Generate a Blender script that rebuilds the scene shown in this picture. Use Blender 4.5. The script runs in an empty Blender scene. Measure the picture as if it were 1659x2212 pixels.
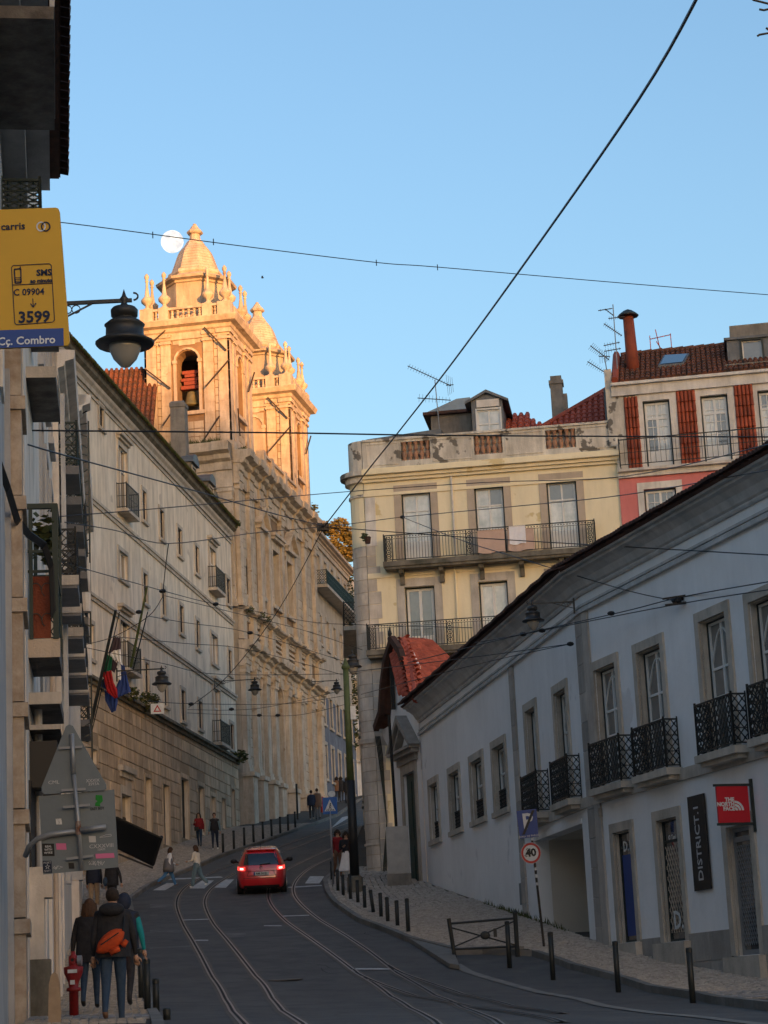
import bpy, bmesh, math, random
from math import sin, cos, pi, radians, sqrt
from mathutils import Vector, Matrix
random.seed(7)
sc = bpy.context.scene
# ---------------------------------------------------------------- camera
FP = 4600.0
PITCH, ROLL = radians(13.2), radians(2.8)
fw = Vector((0, cos(PITCH), sin(PITCH))); r0 = Vector((1, 0, 0)); u0 = Vector((0, -sin(PITCH), cos(PITCH)))
CR = cos(ROLL)*r0 - sin(ROLL)*u0; CU = sin(ROLL)*r0 + cos(ROLL)*u0
cd = bpy.data.cameras.new('camera'); cam = bpy.data.objects.new('camera', cd); sc.collection.objects.link(cam)
cam.matrix_world = Matrix((CR, CU, -fw)).transposed().to_4x4()
cd.sensor_fit = 'HORIZONTAL'; cd.sensor_width = 36; cd.lens = 36*FP/1659; cd.clip_start = .5; cd.clip_end = 9000
sc.camera = cam
# ---------------------------------------------------------------- light
SUN_EL, SUN_AZ = radians(2.6), radians(156)       # azimuth clockwise from +Y (the viewing direction)
w = bpy.data.worlds.new('World'); sc.world = w; w.use_nodes = True
nt = w.node_tree; bg = nt.nodes['Background']; sky = nt.nodes.new('ShaderNodeTexSky'); sky.sky_type = 'NISHITA'
sky.sun_disc = False; sky.sun_elevation = SUN_EL; sky.sun_rotation = SUN_AZ; sky.altitude = 0
sky.air_density = 1.0; sky.dust_density = 2.8; sky.ozone_density = 2.1
nt.links.new(sky.outputs[0], bg.inputs[0]); bg.inputs[1].default_value = .15
sd = bpy.data.lights.new('sun', 'SUN'); sun = bpy.data.objects.new('sun', sd); sc.collection.objects.link(sun)
sd.energy = 2.0; sd.angle = radians(.6); sd.color = (.86, .36, .1)
sdir = Vector((sin(SUN_AZ)*cos(SUN_EL), cos(SUN_AZ)*cos(SUN_EL), sin(SUN_EL)))
sun.rotation_euler = sdir.to_track_quat('Z', 'Y').to_euler()
sc.view_settings.view_transform = 'Standard'; sc.view_settings.look = 'None'
sc.view_settings.exposure = 2.25; sc.view_settings.gamma = 1
sc.render.resolution_x = 768; sc.render.resolution_y = 1024
# ---------------------------------------------------------------- measured points of the place
def ray(x, y): return FP*fw + (x-829.5)*CR + (1106-y)*CU
def P(x, y, Y): d = ray(x, y); return d*(Y/d.y)
GP = [(-900, 44), (-385, 44), (-250, 6), (-30, -3.4), (0, -1.6), (20, -.6), (30, -.15), (38, .03), (43, .27), (49, .83), (54, 1.5), (58, 2.0), (64, 2.7), (74, 4.0), (86, 5.75), (105, 8.45), (132, 12.1), (158, 15.6), (200, 21.5), (300, 30), (900, 40)]  # high ground behind the camera is added to carry the sun-blocking houses
def lerp(t, pts):
    if t <= pts[0][0]: return pts[0][1]
    for (a, b), (c, d) in zip(pts, pts[1:]):
        if t <= c: return b+(d-b)*(t-a)/(c-a)
    return pts[-1][1]
def gz(x, y): return lerp(y, GP) - .03*min(1, max(0, (66-y)/20))*max(-8, min(8, x))
def G(x, y, off=0.0):
    Y = 16.0
    while Y < 260:
        q = P(x, y, Y)
        if q.z <= gz(q.x, q.y)+off: return Vector((q.x, q.y, gz(q.x, q.y)+off))
        Y += .05
    return q
# pixel frames in which the photograph was measured
c1C = lambda x, y: (270+.2604*x, 459+.2604*y)
c2C = lambda x, y: (162+.2279*x, 864+.2279*y)
c3C = lambda x, y: (459+.1953*x, 918+.1953*y)
c4C = lambda x, y: (162+.2279*x, 1296+.2279*y)
c5C = lambda x, y: (459+.2197*x, 1296+.2197*y)
c6C = lambda x, y: (324+.2929*x, 1727.9+.2929*y)
c1R = lambda x, y: (729+.3743*x, 783+.3743*y)
c2R = lambda x, y: (729+.3418*x, 1080+.3418*y)
c3R = lambda x, y: (1269+.2441*x, 621+.2441*y)
c4R = lambda x, y: (702+.2807*x, 1350+.2807*y)
c5R = lambda x, y: (1026+.3815*x, 1188+.3815*y)
c6R = lambda x, y: (1053+.3651*x, 1620+.3651*y)
c7R = lambda x, y: (675+.3255*x, 1835.9+.3255*y)
# ---------------------------------------------------------------- materials
def M(name, c1, c2=None, rough=.85, ns=1.2, streak=0., sc2=None, bump=.25, bs=25., metal=0., rnd=0., spec=.4, emit=None, est=1., patch=None, coat=0.):
    m = bpy.data.materials.new(name); m.use_nodes = True; t = m.node_tree; N = t.nodes; L = t.links.new
    b = N['Principled BSDF']; b.inputs['Roughness'].default_value = rough; b.inputs['Metallic'].default_value = metal
    b.inputs['Specular IOR Level'].default_value = spec; b.inputs['Coat Weight'].default_value = coat
    if emit:
        b.inputs['Emission Color'].default_value = (*emit, 1); b.inputs['Emission Strength'].default_value = est
    if c2 is None and not streak and not rnd and not bump:
        b.inputs['Base Color'].default_value = (*c1, 1); return m
    g = N.new('ShaderNodeNewGeometry')
    c2 = c2 or tuple(v*.75 for v in c1)
    n1 = N.new('ShaderNodeTexNoise'); n1.inputs['Scale'].default_value = ns; n1.inputs['Detail'].default_value = 6; n1.inputs['Roughness'].default_value = .65
    L(g.outputs['Position'], n1.inputs['Vector'])
    r = N.new('ShaderNodeValToRGB'); r.color_ramp.elements[0].position = .35; r.color_ramp.elements[1].position = .68
    r.color_ramp.elements[0].color = (*c1, 1); r.color_ramp.elements[1].color = (*c2, 1); L(n1.outputs['Fac'], r.inputs['Fac'])
    out = r.outputs['Color']
    def mul(col, fac_socket, lo, hi, a, bb):
        mr = N.new('ShaderNodeMapRange'); mr.inputs['From Min'].default_value = a; mr.inputs['From Max'].default_value = bb
        mr.inputs['To Min'].default_value = lo; mr.inputs['To Max'].default_value = hi; L(fac_socket, mr.inputs['Value'])
        mx = N.new('ShaderNodeMix'); mx.data_type = 'RGBA'; mx.blend_type = 'MULTIPLY'; mx.inputs['Factor'].default_value = 1
        L(col, mx.inputs['A']); L(mr.outputs['Result'], mx.inputs['B']); return mx.outputs['Result']
    if streak:
        mp = N.new('ShaderNodeMapping'); mp.inputs['Scale'].default_value = (1.7, 1.7, .28); L(g.outputs['Position'], mp.inputs['Vector'])
        n2 = N.new('ShaderNodeTexNoise'); n2.inputs['Scale'].default_value = 1.3; n2.inputs['Detail'].default_value = 8; n2.inputs['Roughness'].default_value = .7
        L(mp.outputs[0], n2.inputs['Vector']); out = mul(out, n2.outputs['Fac'], 1-streak, 1, .3, .6)
    if rnd:
        oi = N.new('ShaderNodeObjectInfo'); out = mul(out, oi.outputs['Random'], 1-rnd, 1+rnd*.3, 0, 1)
    if patch:                                            # worn plaster showing a second coat
        n3 = N.new('ShaderNodeTexNoise'); n3.inputs['Scale'].default_value = patch[1]; n3.inputs['Detail'].default_value = 5; L(g.outputs['Position'], n3.inputs['Vector'])
        rr = N.new('ShaderNodeValToRGB'); rr.color_ramp.elements[0].position = patch[2]; rr.color_ramp.elements[1].position = patch[2]+.03; L(n3.outputs['Fac'], rr.inputs['Fac'])
        mx = N.new('ShaderNodeMix'); mx.data_type = 'RGBA'; L(rr.outputs['Color'], mx.inputs['Factor']); L(out, mx.inputs['A']); mx.inputs['B'].default_value = (*patch[0], 1); out = mx.outputs['Result']
    L(out, b.inputs['Base Color'])
    if bump:
        n4 = N.new('ShaderNodeTexNoise'); n4.inputs['Scale'].default_value = bs; n4.inputs['Detail'].default_value = 5; L(g.outputs['Position'], n4.inputs['Vector'])
        bp = N.new('ShaderNodeBump'); bp.inputs['Strength'].default_value = bump; bp.inputs['Distance'].default_value = .04
        L(n4.outputs['Fac'], bp.inputs['Height']); L(bp.outputs[0], b.inputs['Normal'])
    return m
mt = {}
def D(k, *a, **kw): mt[k] = M(k, *a, **kw)
D('asphalt', (.078, .075, .072), (.125, .118, .108), ns=1.3, rough=.8, bump=.6, bs=45, patch=((.12, .113, .105), .45, .6))
D('asphalt_patch', (.19, .18, .17), (.085, .083, .08), ns=2, rough=.8, bump=.5, bs=60)
D('earth', (.09, .08, .07), rough=.95)
D('cobble', (.43, .41, .38), (.21, .2, .185), ns=7, rough=.7, rnd=.35, bump=.3, bs=20)
D('cobble_joint', (.07, .065, .055), (.05, .045, .04), rough=.95)
D('granite', (.24, .225, .2), (.15, .14, .125), ns=1.5, rnd=.2)
D('road_paint', (.62, .61, .58), (.3, .3, .3), ns=6, rough=.7, bump=.2)
D('rail_steel', (.3, .25, .22), (.2, .15, .12), rough=.35, metal=.8, bump=0)
D('rail_groove', (.012, .012, .012), bump=0)
D('rail_bed', (.17, .145, .12), (.1, .09, .075), ns=4)
D('pale_plaster', (.9, .8, .66), (.78, .67, .53), ns=.5, streak=.4, bump=.15, bs=12, patch=((.6, .52, .43), .8, .66))
D('tan_stone', (.74, .58, .41), (.56, .43, .3), ns=1.1, streak=.5, rnd=.28, bump=.35, bs=9)
D('joint', (.4, .31, .215), rough=.95)
D('church_joint', (.3, .2, .12), (.2, .14, .09), rough=.95)
D('clay_baluster', (.42, .22, .13), (.3, .17, .11), ns=5)
D('trim_stone', (.62, .56, .48), (.48, .42, .35), ns=1.3, streak=.35, rnd=.1)
D('mossy_stone', (.24, .21, .165), (.09, .085, .06), ns=1.5, streak=.45)
D('church_stone', (.64, .56, .45), (.5, .42, .32), ns=.9, streak=.35, rnd=.2, bump=.4, bs=7, patch=((.36, .27, .185), .9, .66))
D('church_trim', (.68, .59, .48), (.5, .41, .31), ns=1.4, streak=.4, bump=.4, bs=7, patch=((.34, .26, .18), 1.3, .67))
D('cream_stone', (.72, .65, .56), (.55, .48, .4), ns=1.5, streak=.3, rnd=.2, bump=.3)
D('yellow_plaster', (.92, .8, .56), (.86, .74, .49), ns=.6, streak=.12, bump=.12, bs=10, patch=((.7, .56, .3), 1.1, .67))
D('parapet_plaster', (.82, .75, .64), (.62, .55, .45), ns=1.2, streak=.45, bump=.3, patch=((.17, .15, .125), 1.6, .58))
D('brown_trim', (.55, .45, .35), (.48, .39, .3), ns=2, streak=.15)
D('white_plaster', (.86, .86, .85), (.76, .76, .75), ns=.35, streak=.07, bump=.18, bs=6, patch=((.66, .66, .66), .6, .66))
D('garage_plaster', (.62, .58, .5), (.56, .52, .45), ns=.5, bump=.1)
D('cornice_grey', (.6, .6, .59), (.46, .46, .45), ns=.8, streak=.3)
D('pilaster_stone', (.5, .46, .41), (.38, .35, .31), ns=1.4, streak=.3, rnd=.25)
D('jamb_stone', (.58, .52, .44), (.44, .39, .32), ns=2.2, streak=.3, rnd=.1)
D('pink_plaster', (.72, .23, .21), (.64, .19, .17), ns=.7, streak=.15, bump=.1)
D('offwhite', (.86, .8, .72), (.68, .62, .55), ns=1.4, streak=.35, bump=.2)
D('terracotta', (.46, .1, .045), (.3, .065, .03), ns=2.5, rnd=.35, rough=.75)
D('red_roof', (.5, .12, .07), (.33, .075, .05), ns=2, rnd=.3)
D('old_tile', (.25, .09, .05), (.07, .045, .03), ns=2.2, rnd=.4, rough=.95)
D('dark_tile', (.11, .05, .035), (.05, .028, .02), ns=3, rnd=.3)
D('iron', (.018, .022, .022), bump=0, rough=.5)
D('green_iron', (.012, .03, .028), bump=0, rough=.5)
D('pole_green', (.11, .14, .045), (.075, .095, .03), ns=4, rough=.6, streak=.2)
D('lamp_paint', (.02, .022, .024), (.035, .032, .028), ns=6, bump=.1, rough=.45)
D('lamp_glass', (.32, .3, .26), bump=0, rough=.25, coat=.5)
D('white_paint', (.74, .73, .7), (.66, .65, .61), ns=3, bump=.05, rough=.5)
D('dark_frame', (.02, .028, .026), bump=0, rough=.5)
D('glass', (.03, .035, .04), bump=0, rough=.04, spec=1.0, coat=1.0)
D('glass_curtain', (.7, .7, .66), (.42, .45, .43), ns=2.2, streak=.3, bump=0, rough=.12, spec=.8, coat=1.0)
D('glass_grey', (.12, .13, .13), (.17, .18, .18), ns=2, bump=0, rough=.08, spec=.8, coat=1.0)
D('dark_wood', (.045, .035, .028), (.03, .022, .018), ns=3, rough=.7)
D('green_door', (.012, .05, .042), (.01, .035, .03), ns=3, rough=.5)
D('slab_dark', (.2, .18, .16), (.07, .062, .055), ns=2.5, streak=.3)
D('grey_stone_under', (.2, .2, .205), (.15, .15, .155), ns=2)
D('marble_veined', (.52, .44, .35), (.32, .24, .17), ns=3.5, streak=.2)
D('near_grey', (.5, .5, .5), (.36, .36, .36), ns=.8, streak=.25)
D('rust_sheet', (.2, .05, .022), (.13, .03, .015), ns=1.6, streak=.2)
D('zinc', (.17, .175, .18), (.1, .105, .11), ns=2.5, rough=.5, metal=.3)
D('concrete', (.3, .27, .23), (.2, .18, .155), ns=2, streak=.4)
D('leaf', (.045, .07, .02), (.1, .09, .025), ns=2, rnd=.1, rough=.7, bump=0)
D('leaf_olive', (.12, .11, .03), (.2, .14, .035), ns=1.2, rough=.7, bump=0)
D('bark', (.1, .075, .05), rough=.95)
D('wire', (.01, .01, .011), bump=0, rough=.5)
D('steel_grey', (.3, .31, .32), (.24, .25, .26), ns=3, rough=.45, metal=.4, bump=.05)
D('sign_back', (.17, .2, .215), (.14, .165, .18), ns=2, rough=.5, metal=.2, bump=.05)
D('rust', (.16, .06, .03), (.3, .27, .24), ns=9, rough=.8)
D('sign_yellow', (.62, .33, .005), (.56, .3, .005), ns=2, rough=.45, bump=0)
D('sign_blue', (.015, .05, .22), bump=0, rough=.45)
D('sign_bright_blue', (.01, .12, .42), (.012, .1, .34), ns=5, bump=0, rough=.45)
D('sign_white', (.7, .7, .68), (.55, .55, .52), ns=8, bump=0, rough=.5)
D('sign_red', (.5, .03, .02), (.4, .03, .02), ns=8, bump=0, rough=.5)
D('black', (.012, .012, .012), bump=0, rough=.5)
D('black_cloth', (.014, .014, .017), (.03, .03, .034), ns=9, bump=.3, bs=18)
D('shop_red', (.52, .006, .018), bump=0, rough=.5)
D('print_grey', (.5, .5, .5), bump=0)
D('green_print', (.02, .2, .03), bump=0)
D('pink_print', (.6, .16, .3), bump=0)
D('car_red', (.6, .01, .015), (.55, .01, .015), rough=.28, spec=.6, coat=1.0, bump=0)
D('car_glass', (.008, .01, .012), bump=0, rough=.05, spec=.6, coat=.6)
D('tyre', (.015, .015, .015), bump=0, rough=.9)
D('tail_light', (.7, .02, .02), bump=0, rough=.2, emit=(1, .05, .04), est=.35)
D('tail_core', (1, .5, .4), bump=0, rough=.2, emit=(1, .3, .25), est=1.2)
D('plate', (.6, .62, .6), bump=0)
D('chrome', (.5, .5, .5), bump=0, rough=.15, metal=1.)
D('hydrant', (.3, .018, .018), (.22, .015, .012), ns=12, rough=.45)
D('skin', (.42, .24, .16), bump=0, rough=.6)
D('hair_dark', (.02, .014, .01), (.045, .028, .018), ns=30, bump=.4, bs=60)
D('hair_brown', (.09, .045, .022), (.05, .025, .012), ns=30, bump=.4, bs=60)
D('denim', (.02, .045, .085), (.035, .06, .1), ns=12, bump=.3, bs=30)
D('denim_bright', (.05, .17, .36), (.09, .22, .4), ns=9)
D('denim_pale', (.12, .19, .22), (.17, .24, .26), ns=9)
D('cloth_white', (.88, .86, .82), (.75, .73, .7), ns=8, bump=.3, bs=14)
D('cloth_cream', (.84, .77, .64), (.7, .63, .5), ns=8, bump=.3, bs=14)
D('cloth_beige', (.4, .3, .2), (.33, .24, .16), ns=7, bump=.3, bs=14)
D('cloth_grey', (.16, .15, .15), (.2, .19, .19), ns=7, bump=.3, bs=14)
D('cloth_teal', (.01, .26, .28), (.01, .2, .22), ns=7, bump=.3, bs=14)
D('cloth_orange', (.55, .075, .015), (.42, .05, .012), ns=7, bump=.4, bs=18)
D('cloth_red', (.26, .015, .02), (.2, .012, .015), ns=8, bump=.3, bs=14)
D('cloth_navy', (.015, .022, .045), (.022, .03, .055), ns=8, bump=.4, bs=12)
D('cloth_brown', (.2, .11, .065), (.15, .08, .05), ns=8)
D('towel', (.6, .42, .33), (.54, .37, .29), ns=5, bump=.3, bs=20)
D('towel_white', (.88, .84, .84), (.8, .76, .77), ns=5, bump=.3, bs=20)
D('flag_green', (.01, .12, .06), (.008, .1, .05), ns=6, bump=0)
D('flag_red', (.4, .01, .015), (.32, .01, .012), ns=6, bump=0)
D('flag_blue', (.03, .065, .24), (.025, .05, .19), ns=6, bump=0)
D('flag_dark', (.075, .05, .06), (.06, .04, .05), ns=6, bump=0)
D('bronze', (.22, .19, .09), (.13, .14, .08), ns=5, rough=.5, metal=.3)
D('red_wood', (.3, .07, .045), (.22, .06, .045), ns=6)
D('tile_blue', (.2, .23, .29), (.11, .13, .18), ns=1.3, streak=.2)
D('ochre', (.3, .16, .02), bump=0)
D('moon', (.04, .04, .04), (.03, .03, .03), ns=.06, bump=0, emit=(1, .97, .92), est=.27)
_t = mt['moon'].node_tree; _n = _t.nodes.new('ShaderNodeTexNoise'); _n.inputs['Scale'].default_value = .16; _n.inputs['Detail'].default_value = 4; _g = _t.nodes.new('ShaderNodeNewGeometry'); _r = _t.nodes.new('ShaderNodeValToRGB')
_r.color_ramp.elements[0].position = .42; _r.color_ramp.elements[1].position = .6; _r.color_ramp.elements[0].color = (.62, .64, .66, 1); _r.color_ramp.elements[1].color = (1, .96, .86, 1)
_t.links.new(_g.outputs['Position'], _n.inputs['Vector']); _t.links.new(_n.outputs['Fac'], _r.inputs['Fac']); _t.links.new(_r.outputs['Color'], _t.nodes['Principled BSDF'].inputs['Emission Color'])
# ---------------------------------------------------------------- objects
C = sc.collection
def tag(o, label=None, cat=None, group=None, kind=None):
    if label: o['label'] = label
    if cat: o['category'] = cat
    if group: o['group'] = group
    if kind: o['kind'] = kind
    return o
def empty(name, loc, rz=0., label=None, cat=None, group=None):
    o = bpy.data.objects.new(name, None); C.objects.link(o); o.location = loc; o.rotation_euler = (0, 0, rz); o.empty_display_size = .2
    return tag(o, label, cat, group)
def perp(d):
    d = d.normalized(); a = Vector((0, 0, 1)) if abs(d.z) < .95 else Vector((1, 0, 0))
    x = d.cross(a).normalized(); return x, x.cross(d).normalized()
class MB:
    def __init__(s, dz=0.): s.v = []; s.f = []; s.m = []; s.dz = dz; s.cm = 0
    def _a(s, vs): i = len(s.v); s.v += [(a[0], a[1], a[2]+s.dz) for a in vs]; return i
    def _f(s, f): s.f.append(tuple(f)); s.m.append(s.cm)
    def box(s, x0, x1, y0, y1, z0, z1):
        if x1 < x0: x0, x1 = x1, x0
        if y1 < y0: y0, y1 = y1, y0
        if z1 < z0: z0, z1 = z1, z0
        i = s._a([(x0, y0, z0), (x1, y0, z0), (x1, y1, z0), (x0, y1, z0), (x0, y0, z1), (x1, y0, z1), (x1, y1, z1), (x0, y1, z1)])
        for f in ((0, 3, 2, 1), (4, 5, 6, 7), (0, 1, 5, 4), (1, 2, 6, 5), (2, 3, 7, 6), (3, 0, 4, 7)): s._f([i+k for k in f])
        return s
    def quad(s, *p): i = s._a(p); s._f(range(i, i+len(p))); return s
    def prism(s, pts, d):                     # pts polygon, extruded by vector d
        n = len(pts); i = s._a(list(pts)+[tuple(Vector(q)+Vector(d)) for q in pts])
        s._f([i+k for k in range(n)][::-1]); s._f([i+n+k for k in range(n)])
        for k in range(n): s._f([i+k, i+(k+1) % n, i+n+(k+1) % n, i+n+k])
        return s
    def tube(s, pts, r, n=6, cap=True):
        pts = [Vector(q) for q in pts]; rs = r if isinstance(r, (list, tuple)) else [r]*len(pts); first = None
        for k, q in enumerate(pts):
            d = pts[min(k+1, len(pts)-1)]-pts[max(k-1, 0)]; a, b = perp(d)
            i = s._a([q+(a*cos(2*pi*j/n)+b*sin(2*pi*j/n))*rs[k] for j in range(n)])
            if k:
                for j in range(n): s._f([prev+j, prev+(j+1) % n, i+(j+1) % n, i+j])
            elif cap: s._f([i+j for j in range(n)][::-1])
            prev = i
        if cap: s._f([prev+j for j in range(n)])
        return s
    def bar(s, p, q, wx, wy=None, up=(0, 0, 1)):
        p, q = Vector(p), Vector(q); d = (q-p).normalized(); u = Vector(up)
        if abs(d.dot(u)) > .98: u = Vector((0, 1, 0)) if abs(d.y) < .9 else Vector((1, 0, 0))
        x = d.cross(u).normalized()*wx/2; y = x.cross(d).normalized()*(wy or wx)/2
        i = s._a([p-x-y, p+x-y, p+x+y, p-x+y, q-x-y, q+x-y, q+x+y, q-x+y])
        for f in ((0, 3, 2, 1), (4, 5, 6, 7), (0, 1, 5, 4), (1, 2, 6, 5), (2, 3, 7, 6), (3, 0, 4, 7)): s._f([i+k for k in f])
        return s
    def lathe(s, prof, c=(0, 0, 0), n=12, ph=0., sx=1., sy=1.):
        prev = None
        for k, (r, z) in enumerate(prof):
            i = s._a([(c[0]+sx*r*cos(ph+2*pi*j/n), c[1]+sy*r*sin(ph+2*pi*j/n), c[2]+z) for j in range(n)])
            if prev is not None:
                for j in range(n): s._f([prev+j, prev+(j+1) % n, i+(j+1) % n, i+j])
            else: s._f([i+j for j in range(n)][::-1])
            prev = i
        s._f([prev+j for j in range(n)]); return s
    def ball(s, c, r, n=10, m=6, sx=1, sy=1, sz=1):
        return s.lathe([(max(.001, r*sin(pi*k/m)), -r*sz*cos(pi*k/m)) for k in range(m+1)], c, n, 0, sx, sy)
    def build(s, name, mat, parent=None, smooth=False, **kw):
        me = bpy.data.meshes.new(name); me.from_pydata(s.v, [], s.f)
        ms = mat if isinstance(mat, (list, tuple)) else [mat]
        for q in ms: me.materials.append(mt[q])
        if len(ms) > 1: me.polygons.foreach_set('material_index', s.m)
        if smooth: me.polygons.foreach_set('use_smooth', [True]*len(me.polygons))
        me.update(); o = bpy.data.objects.new(name, me); C.objects.link(o)
        if parent: o.parent = parent
        return tag(o, **kw)
def inst(name, mesh, parent, loc, scale=(1, 1, 1), rot=(0, 0, 0)):
    o = bpy.data.objects.new(name, mesh); C.objects.link(o); o.parent = parent; o.location = loc; o.scale = scale; o.rotation_euler = rot; return o
def umesh(mb, name, mat, smooth=False):
    o = mb.build(name, mat, smooth=smooth); me = o.data; bpy.data.objects.remove(o); return me
def copy_tree(o, parent=None):
    c = o.copy(); C.objects.link(c)
    if parent: c.parent = parent
    for ch in list(o.children): copy_tree(ch, c)
    return c
_bm = {}
def block_mesh(mat):                          # unit dressed stone, front face at y=0..1 outward, chamfered
    if mat not in _bm:
        mb = MB(); e = .03
        i = mb._a([(0, 0, 0), (1, 0, 0), (1, 0, 1), (0, 0, 1), (e, 1, e), (1-e, 1, e), (1-e, 1, 1-e), (e, 1, 1-e)])
        for f in ((4, 7, 6, 5), (0, 4, 5, 1), (1, 5, 6, 2), (2, 6, 7, 3), (3, 7, 4, 0)): mb._f([i+k for k in f])
        mb.f = [tuple(reversed(f)) for f in mb.f]
        _bm[mat] = umesh(mb, 'dressed_block', mat)
    return _bm[mat]
class Fac:                                    # a vertical facade through two plan points; local x along, y outward, z up
    def __init__(s, A, B, z0):
        s.A = Vector((A[0], A[1], 0)); s.B = Vector((B[0], B[1], 0)); s.u = (s.B-s.A).normalized(); s.n = Vector((-s.u.y, s.u.x, 0))
        s.L = (s.B-s.A).length; s.z0 = z0; s.rz = math.atan2(s.u.y, s.u.x)
    def root(s, name, label, cat, group=None): s.o = empty(name, (s.A.x, s.A.y, s.z0), s.rz, label, cat, group); return s.o
    def mb(s): return MB(-s.z0)
    def hit(s, px, n=0.):
        d = ray(*px); q = s.A+s.n*n; t = q.dot(s.n)/d.dot(s.n); w_ = d*t; return (w_-s.A).dot(s.u), w_.z
    def S(s, x, y, n=0.): return s.hit((x, y), n)[0]
    def Z(s, x, y, n=0.): return s.hit((x, y), n)[1]
    def W(s, a, n, z): q = s.A+s.u*a+s.n*n; return Vector((q.x, q.y, z))
    def rect(s, f, xl, xr, yt, yb, n=0.):     # opening measured in a crop frame
        xc, yc = (xl+xr)/2, (yt+yb)/2
        a, b = s.hit(f(xl, yc), n)[0], s.hit(f(xr, yc), n)[0]
        return (min(a, b), max(a, b), s.hit(f(xc, yb), n)[1], s.hit(f(xc, yt), n)[1])
def wall(F, name, mat, s0, s1, z0, z1, holes, parent, n=0., depth=.3, thick=None):
    mb = F.mb(); hs = [h for h in holes if h[1] > s0 and h[0] < s1 and h[3] > z0 and h[2] < z1]
    hs = [(max(h[0], s0), min(h[1], s1), max(h[2], z0), min(h[3], z1)) for h in hs]
    xs = sorted(set([s0, s1]+[h[0] for h in hs]+[h[1] for h in hs]))
    for a, b in zip(xs, xs[1:]):
        if b-a < 1e-4: continue
        cov = sorted((h[2], h[3]) for h in hs if h[0] <= a+1e-5 and h[1] >= b-1e-5); z = z0
        for c, d in cov+[(z1, z1)]:
            if c > z+1e-4: mb.quad((a, n, z), (a, n, c), (b, n, c), (b, n, z))
            z = max(z, d)
    for a, b, c, d in hs:
        y = n-depth
        mb.quad((a, n, c), (a, y, c), (a, y, d), (a, n, d)); mb.quad((b, n, c), (b, n, d), (b, y, d), (b, y, c))
        mb.quad((a, n, d), (a, y, d), (b, y, d), (b, n, d)); mb.quad((a, n, c), (b, n, c), (b, y, c), (a, y, c))
    if thick:
        mb.quad((s0, n, z0), (s0, n-thick, z0), (s0, n-thick, z1), (s0, n, z1)); mb.quad((s1, n, z0), (s1, n, z1), (s1, n-thick, z1), (s1, n-thick, z0))
        mb.quad((s0, n, z1), (s0, n-thick, z1), (s1, n-thick, z1), (s1, n, z1)); mb.quad((s0, n-thick, z0), (s1, n-thick, z0), (s1, n-thick, z1), (s0, n-thick, z1))
    return mb.build(name, mat, parent)
_pm = {}
_rw = random.Random(31)
def pane_mesh(mat):
    if mat not in _pm: _pm[mat] = umesh(MB().box(0, 1, -1, 0, 0, 1), 'pane', mat)
    return _pm[mat]
def window(F, r, parent, sur=.16, smat='trim_stone', depth=.28, nv=2, hz=(.72,), fmat='white_paint', gmat='glass', hood=None, dark=None, n=0., proud=.05, panel=0., sill=True, fw_=.055, bars=0, arch=False, name='window'):
    a, b, c, d = r; mb = F.mb(); y0, y1 = n-.02, n+proud
    mb.box(a-sur, a, y0, y1, c, d); mb.box(b, b+sur, y0, y1, c, d); mb.box(a-sur, b+sur, y0, y1, d, d+sur*1.1)
    if sill: mb.box(a-sur-.04, b+sur+.04, y0, y1+.06, c-sur*.8, c)
    if hood:
        mb.box(a-sur*.8, b+sur*.8, y0, y1-.01, d+sur*1.1, d+hood*.5); mb.box(a-sur-.05, b+sur+.05, y0, y1+.1, d+hood*.5, d+hood*.75); mb.box(a-sur-.14, b+sur+.14, y0, y1+.22, d+hood*.75, d+hood)
    w_ = mb.build(name, smat, parent)
    y = n-depth; f = F.mb(); t = fw_; m0, m1, c1, d1 = a, b, c, d
    if dark:                                    # dark outer frame
        g = F.mb(); q = .06
        g.box(a, a+q, y-.04, y+.06, c, d); g.box(b-q, b, y-.04, y+.06, c, d); g.box(a+q, b-q, y-.04, y+.06, d-q, d)
        if dark == 2: g.box(a+q, b-q, y-.04, y+.06, c, c+q)
        g.build('outer_frame', 'dark_frame', w_); a, b, d = a+q, b-q, d-q
        if dark == 2: c += q
    f.box(a, a+t, y-.03, y+.03, c, d); f.box(b-t, b, y-.03, y+.03, c, d); f.box(a+t, b-t, y-.03, y+.03, d-t, d); f.box(a+t, b-t, y-.03, y+.03, c, c+t)
    zs = [c+t]+[c+(d-c)*k for k in hz]+[d-t]; cols = [a+t+(b-a-2*t)*k/nv for k in range(nv+1)]
    for k in hz: f.box(a+t, b-t, y-.028, y+.028, c+(d-c)*k-t*.5, c+(d-c)*k+t*.5)
    for k in range(1, nv): f.box(cols[k]-t*.6, cols[k]+t*.6, y-.032, y+.036, c+t, d-t)
    if panel: f.box(a+t, b-t, y-.02, y+.022, c+t, c+panel)
    for k in range(bars):                       # thin glazing bars
        zz = c+panel+(d-c-panel)*(k+1)/(bars+1); f.box(a+t, b-t, y-.012, y+.02, zz-.014, zz+.014)
        if k == 0:
            for j in range(nv): xm = (cols[j]+cols[j+1])/2; f.box(xm-.014, xm+.014, y-.012, y+.02, c+panel, d-t)
    if arch:
        for j in range(nv):
            xa, xb = (a+t, b-t); R_ = (xb-xa); 
        pts = [(a+t+(b-a-2*t)*k/10, y+.01, c+(d-c)*.70+(d-c)*.24*sin(pi*k/10)) for k in range(11)]
        for p, q in zip(pts, pts[1:]): f.bar(p, q, .04, .03)
    f.build('frame', fmat, w_)
    pm = None if isinstance(gmat, list) else pane_mesh(gmat)
    for j in range(nv):
        for z_, z2 in zip(zs, zs[1:]):
            inst('pane', pane_mesh(_rw.choice(gmat)) if isinstance(gmat, list) else pm, w_, (cols[j], y-.005, z_-F.z0), (cols[j+1]-cols[j], .012, z2-z_))
    return w_
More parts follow.
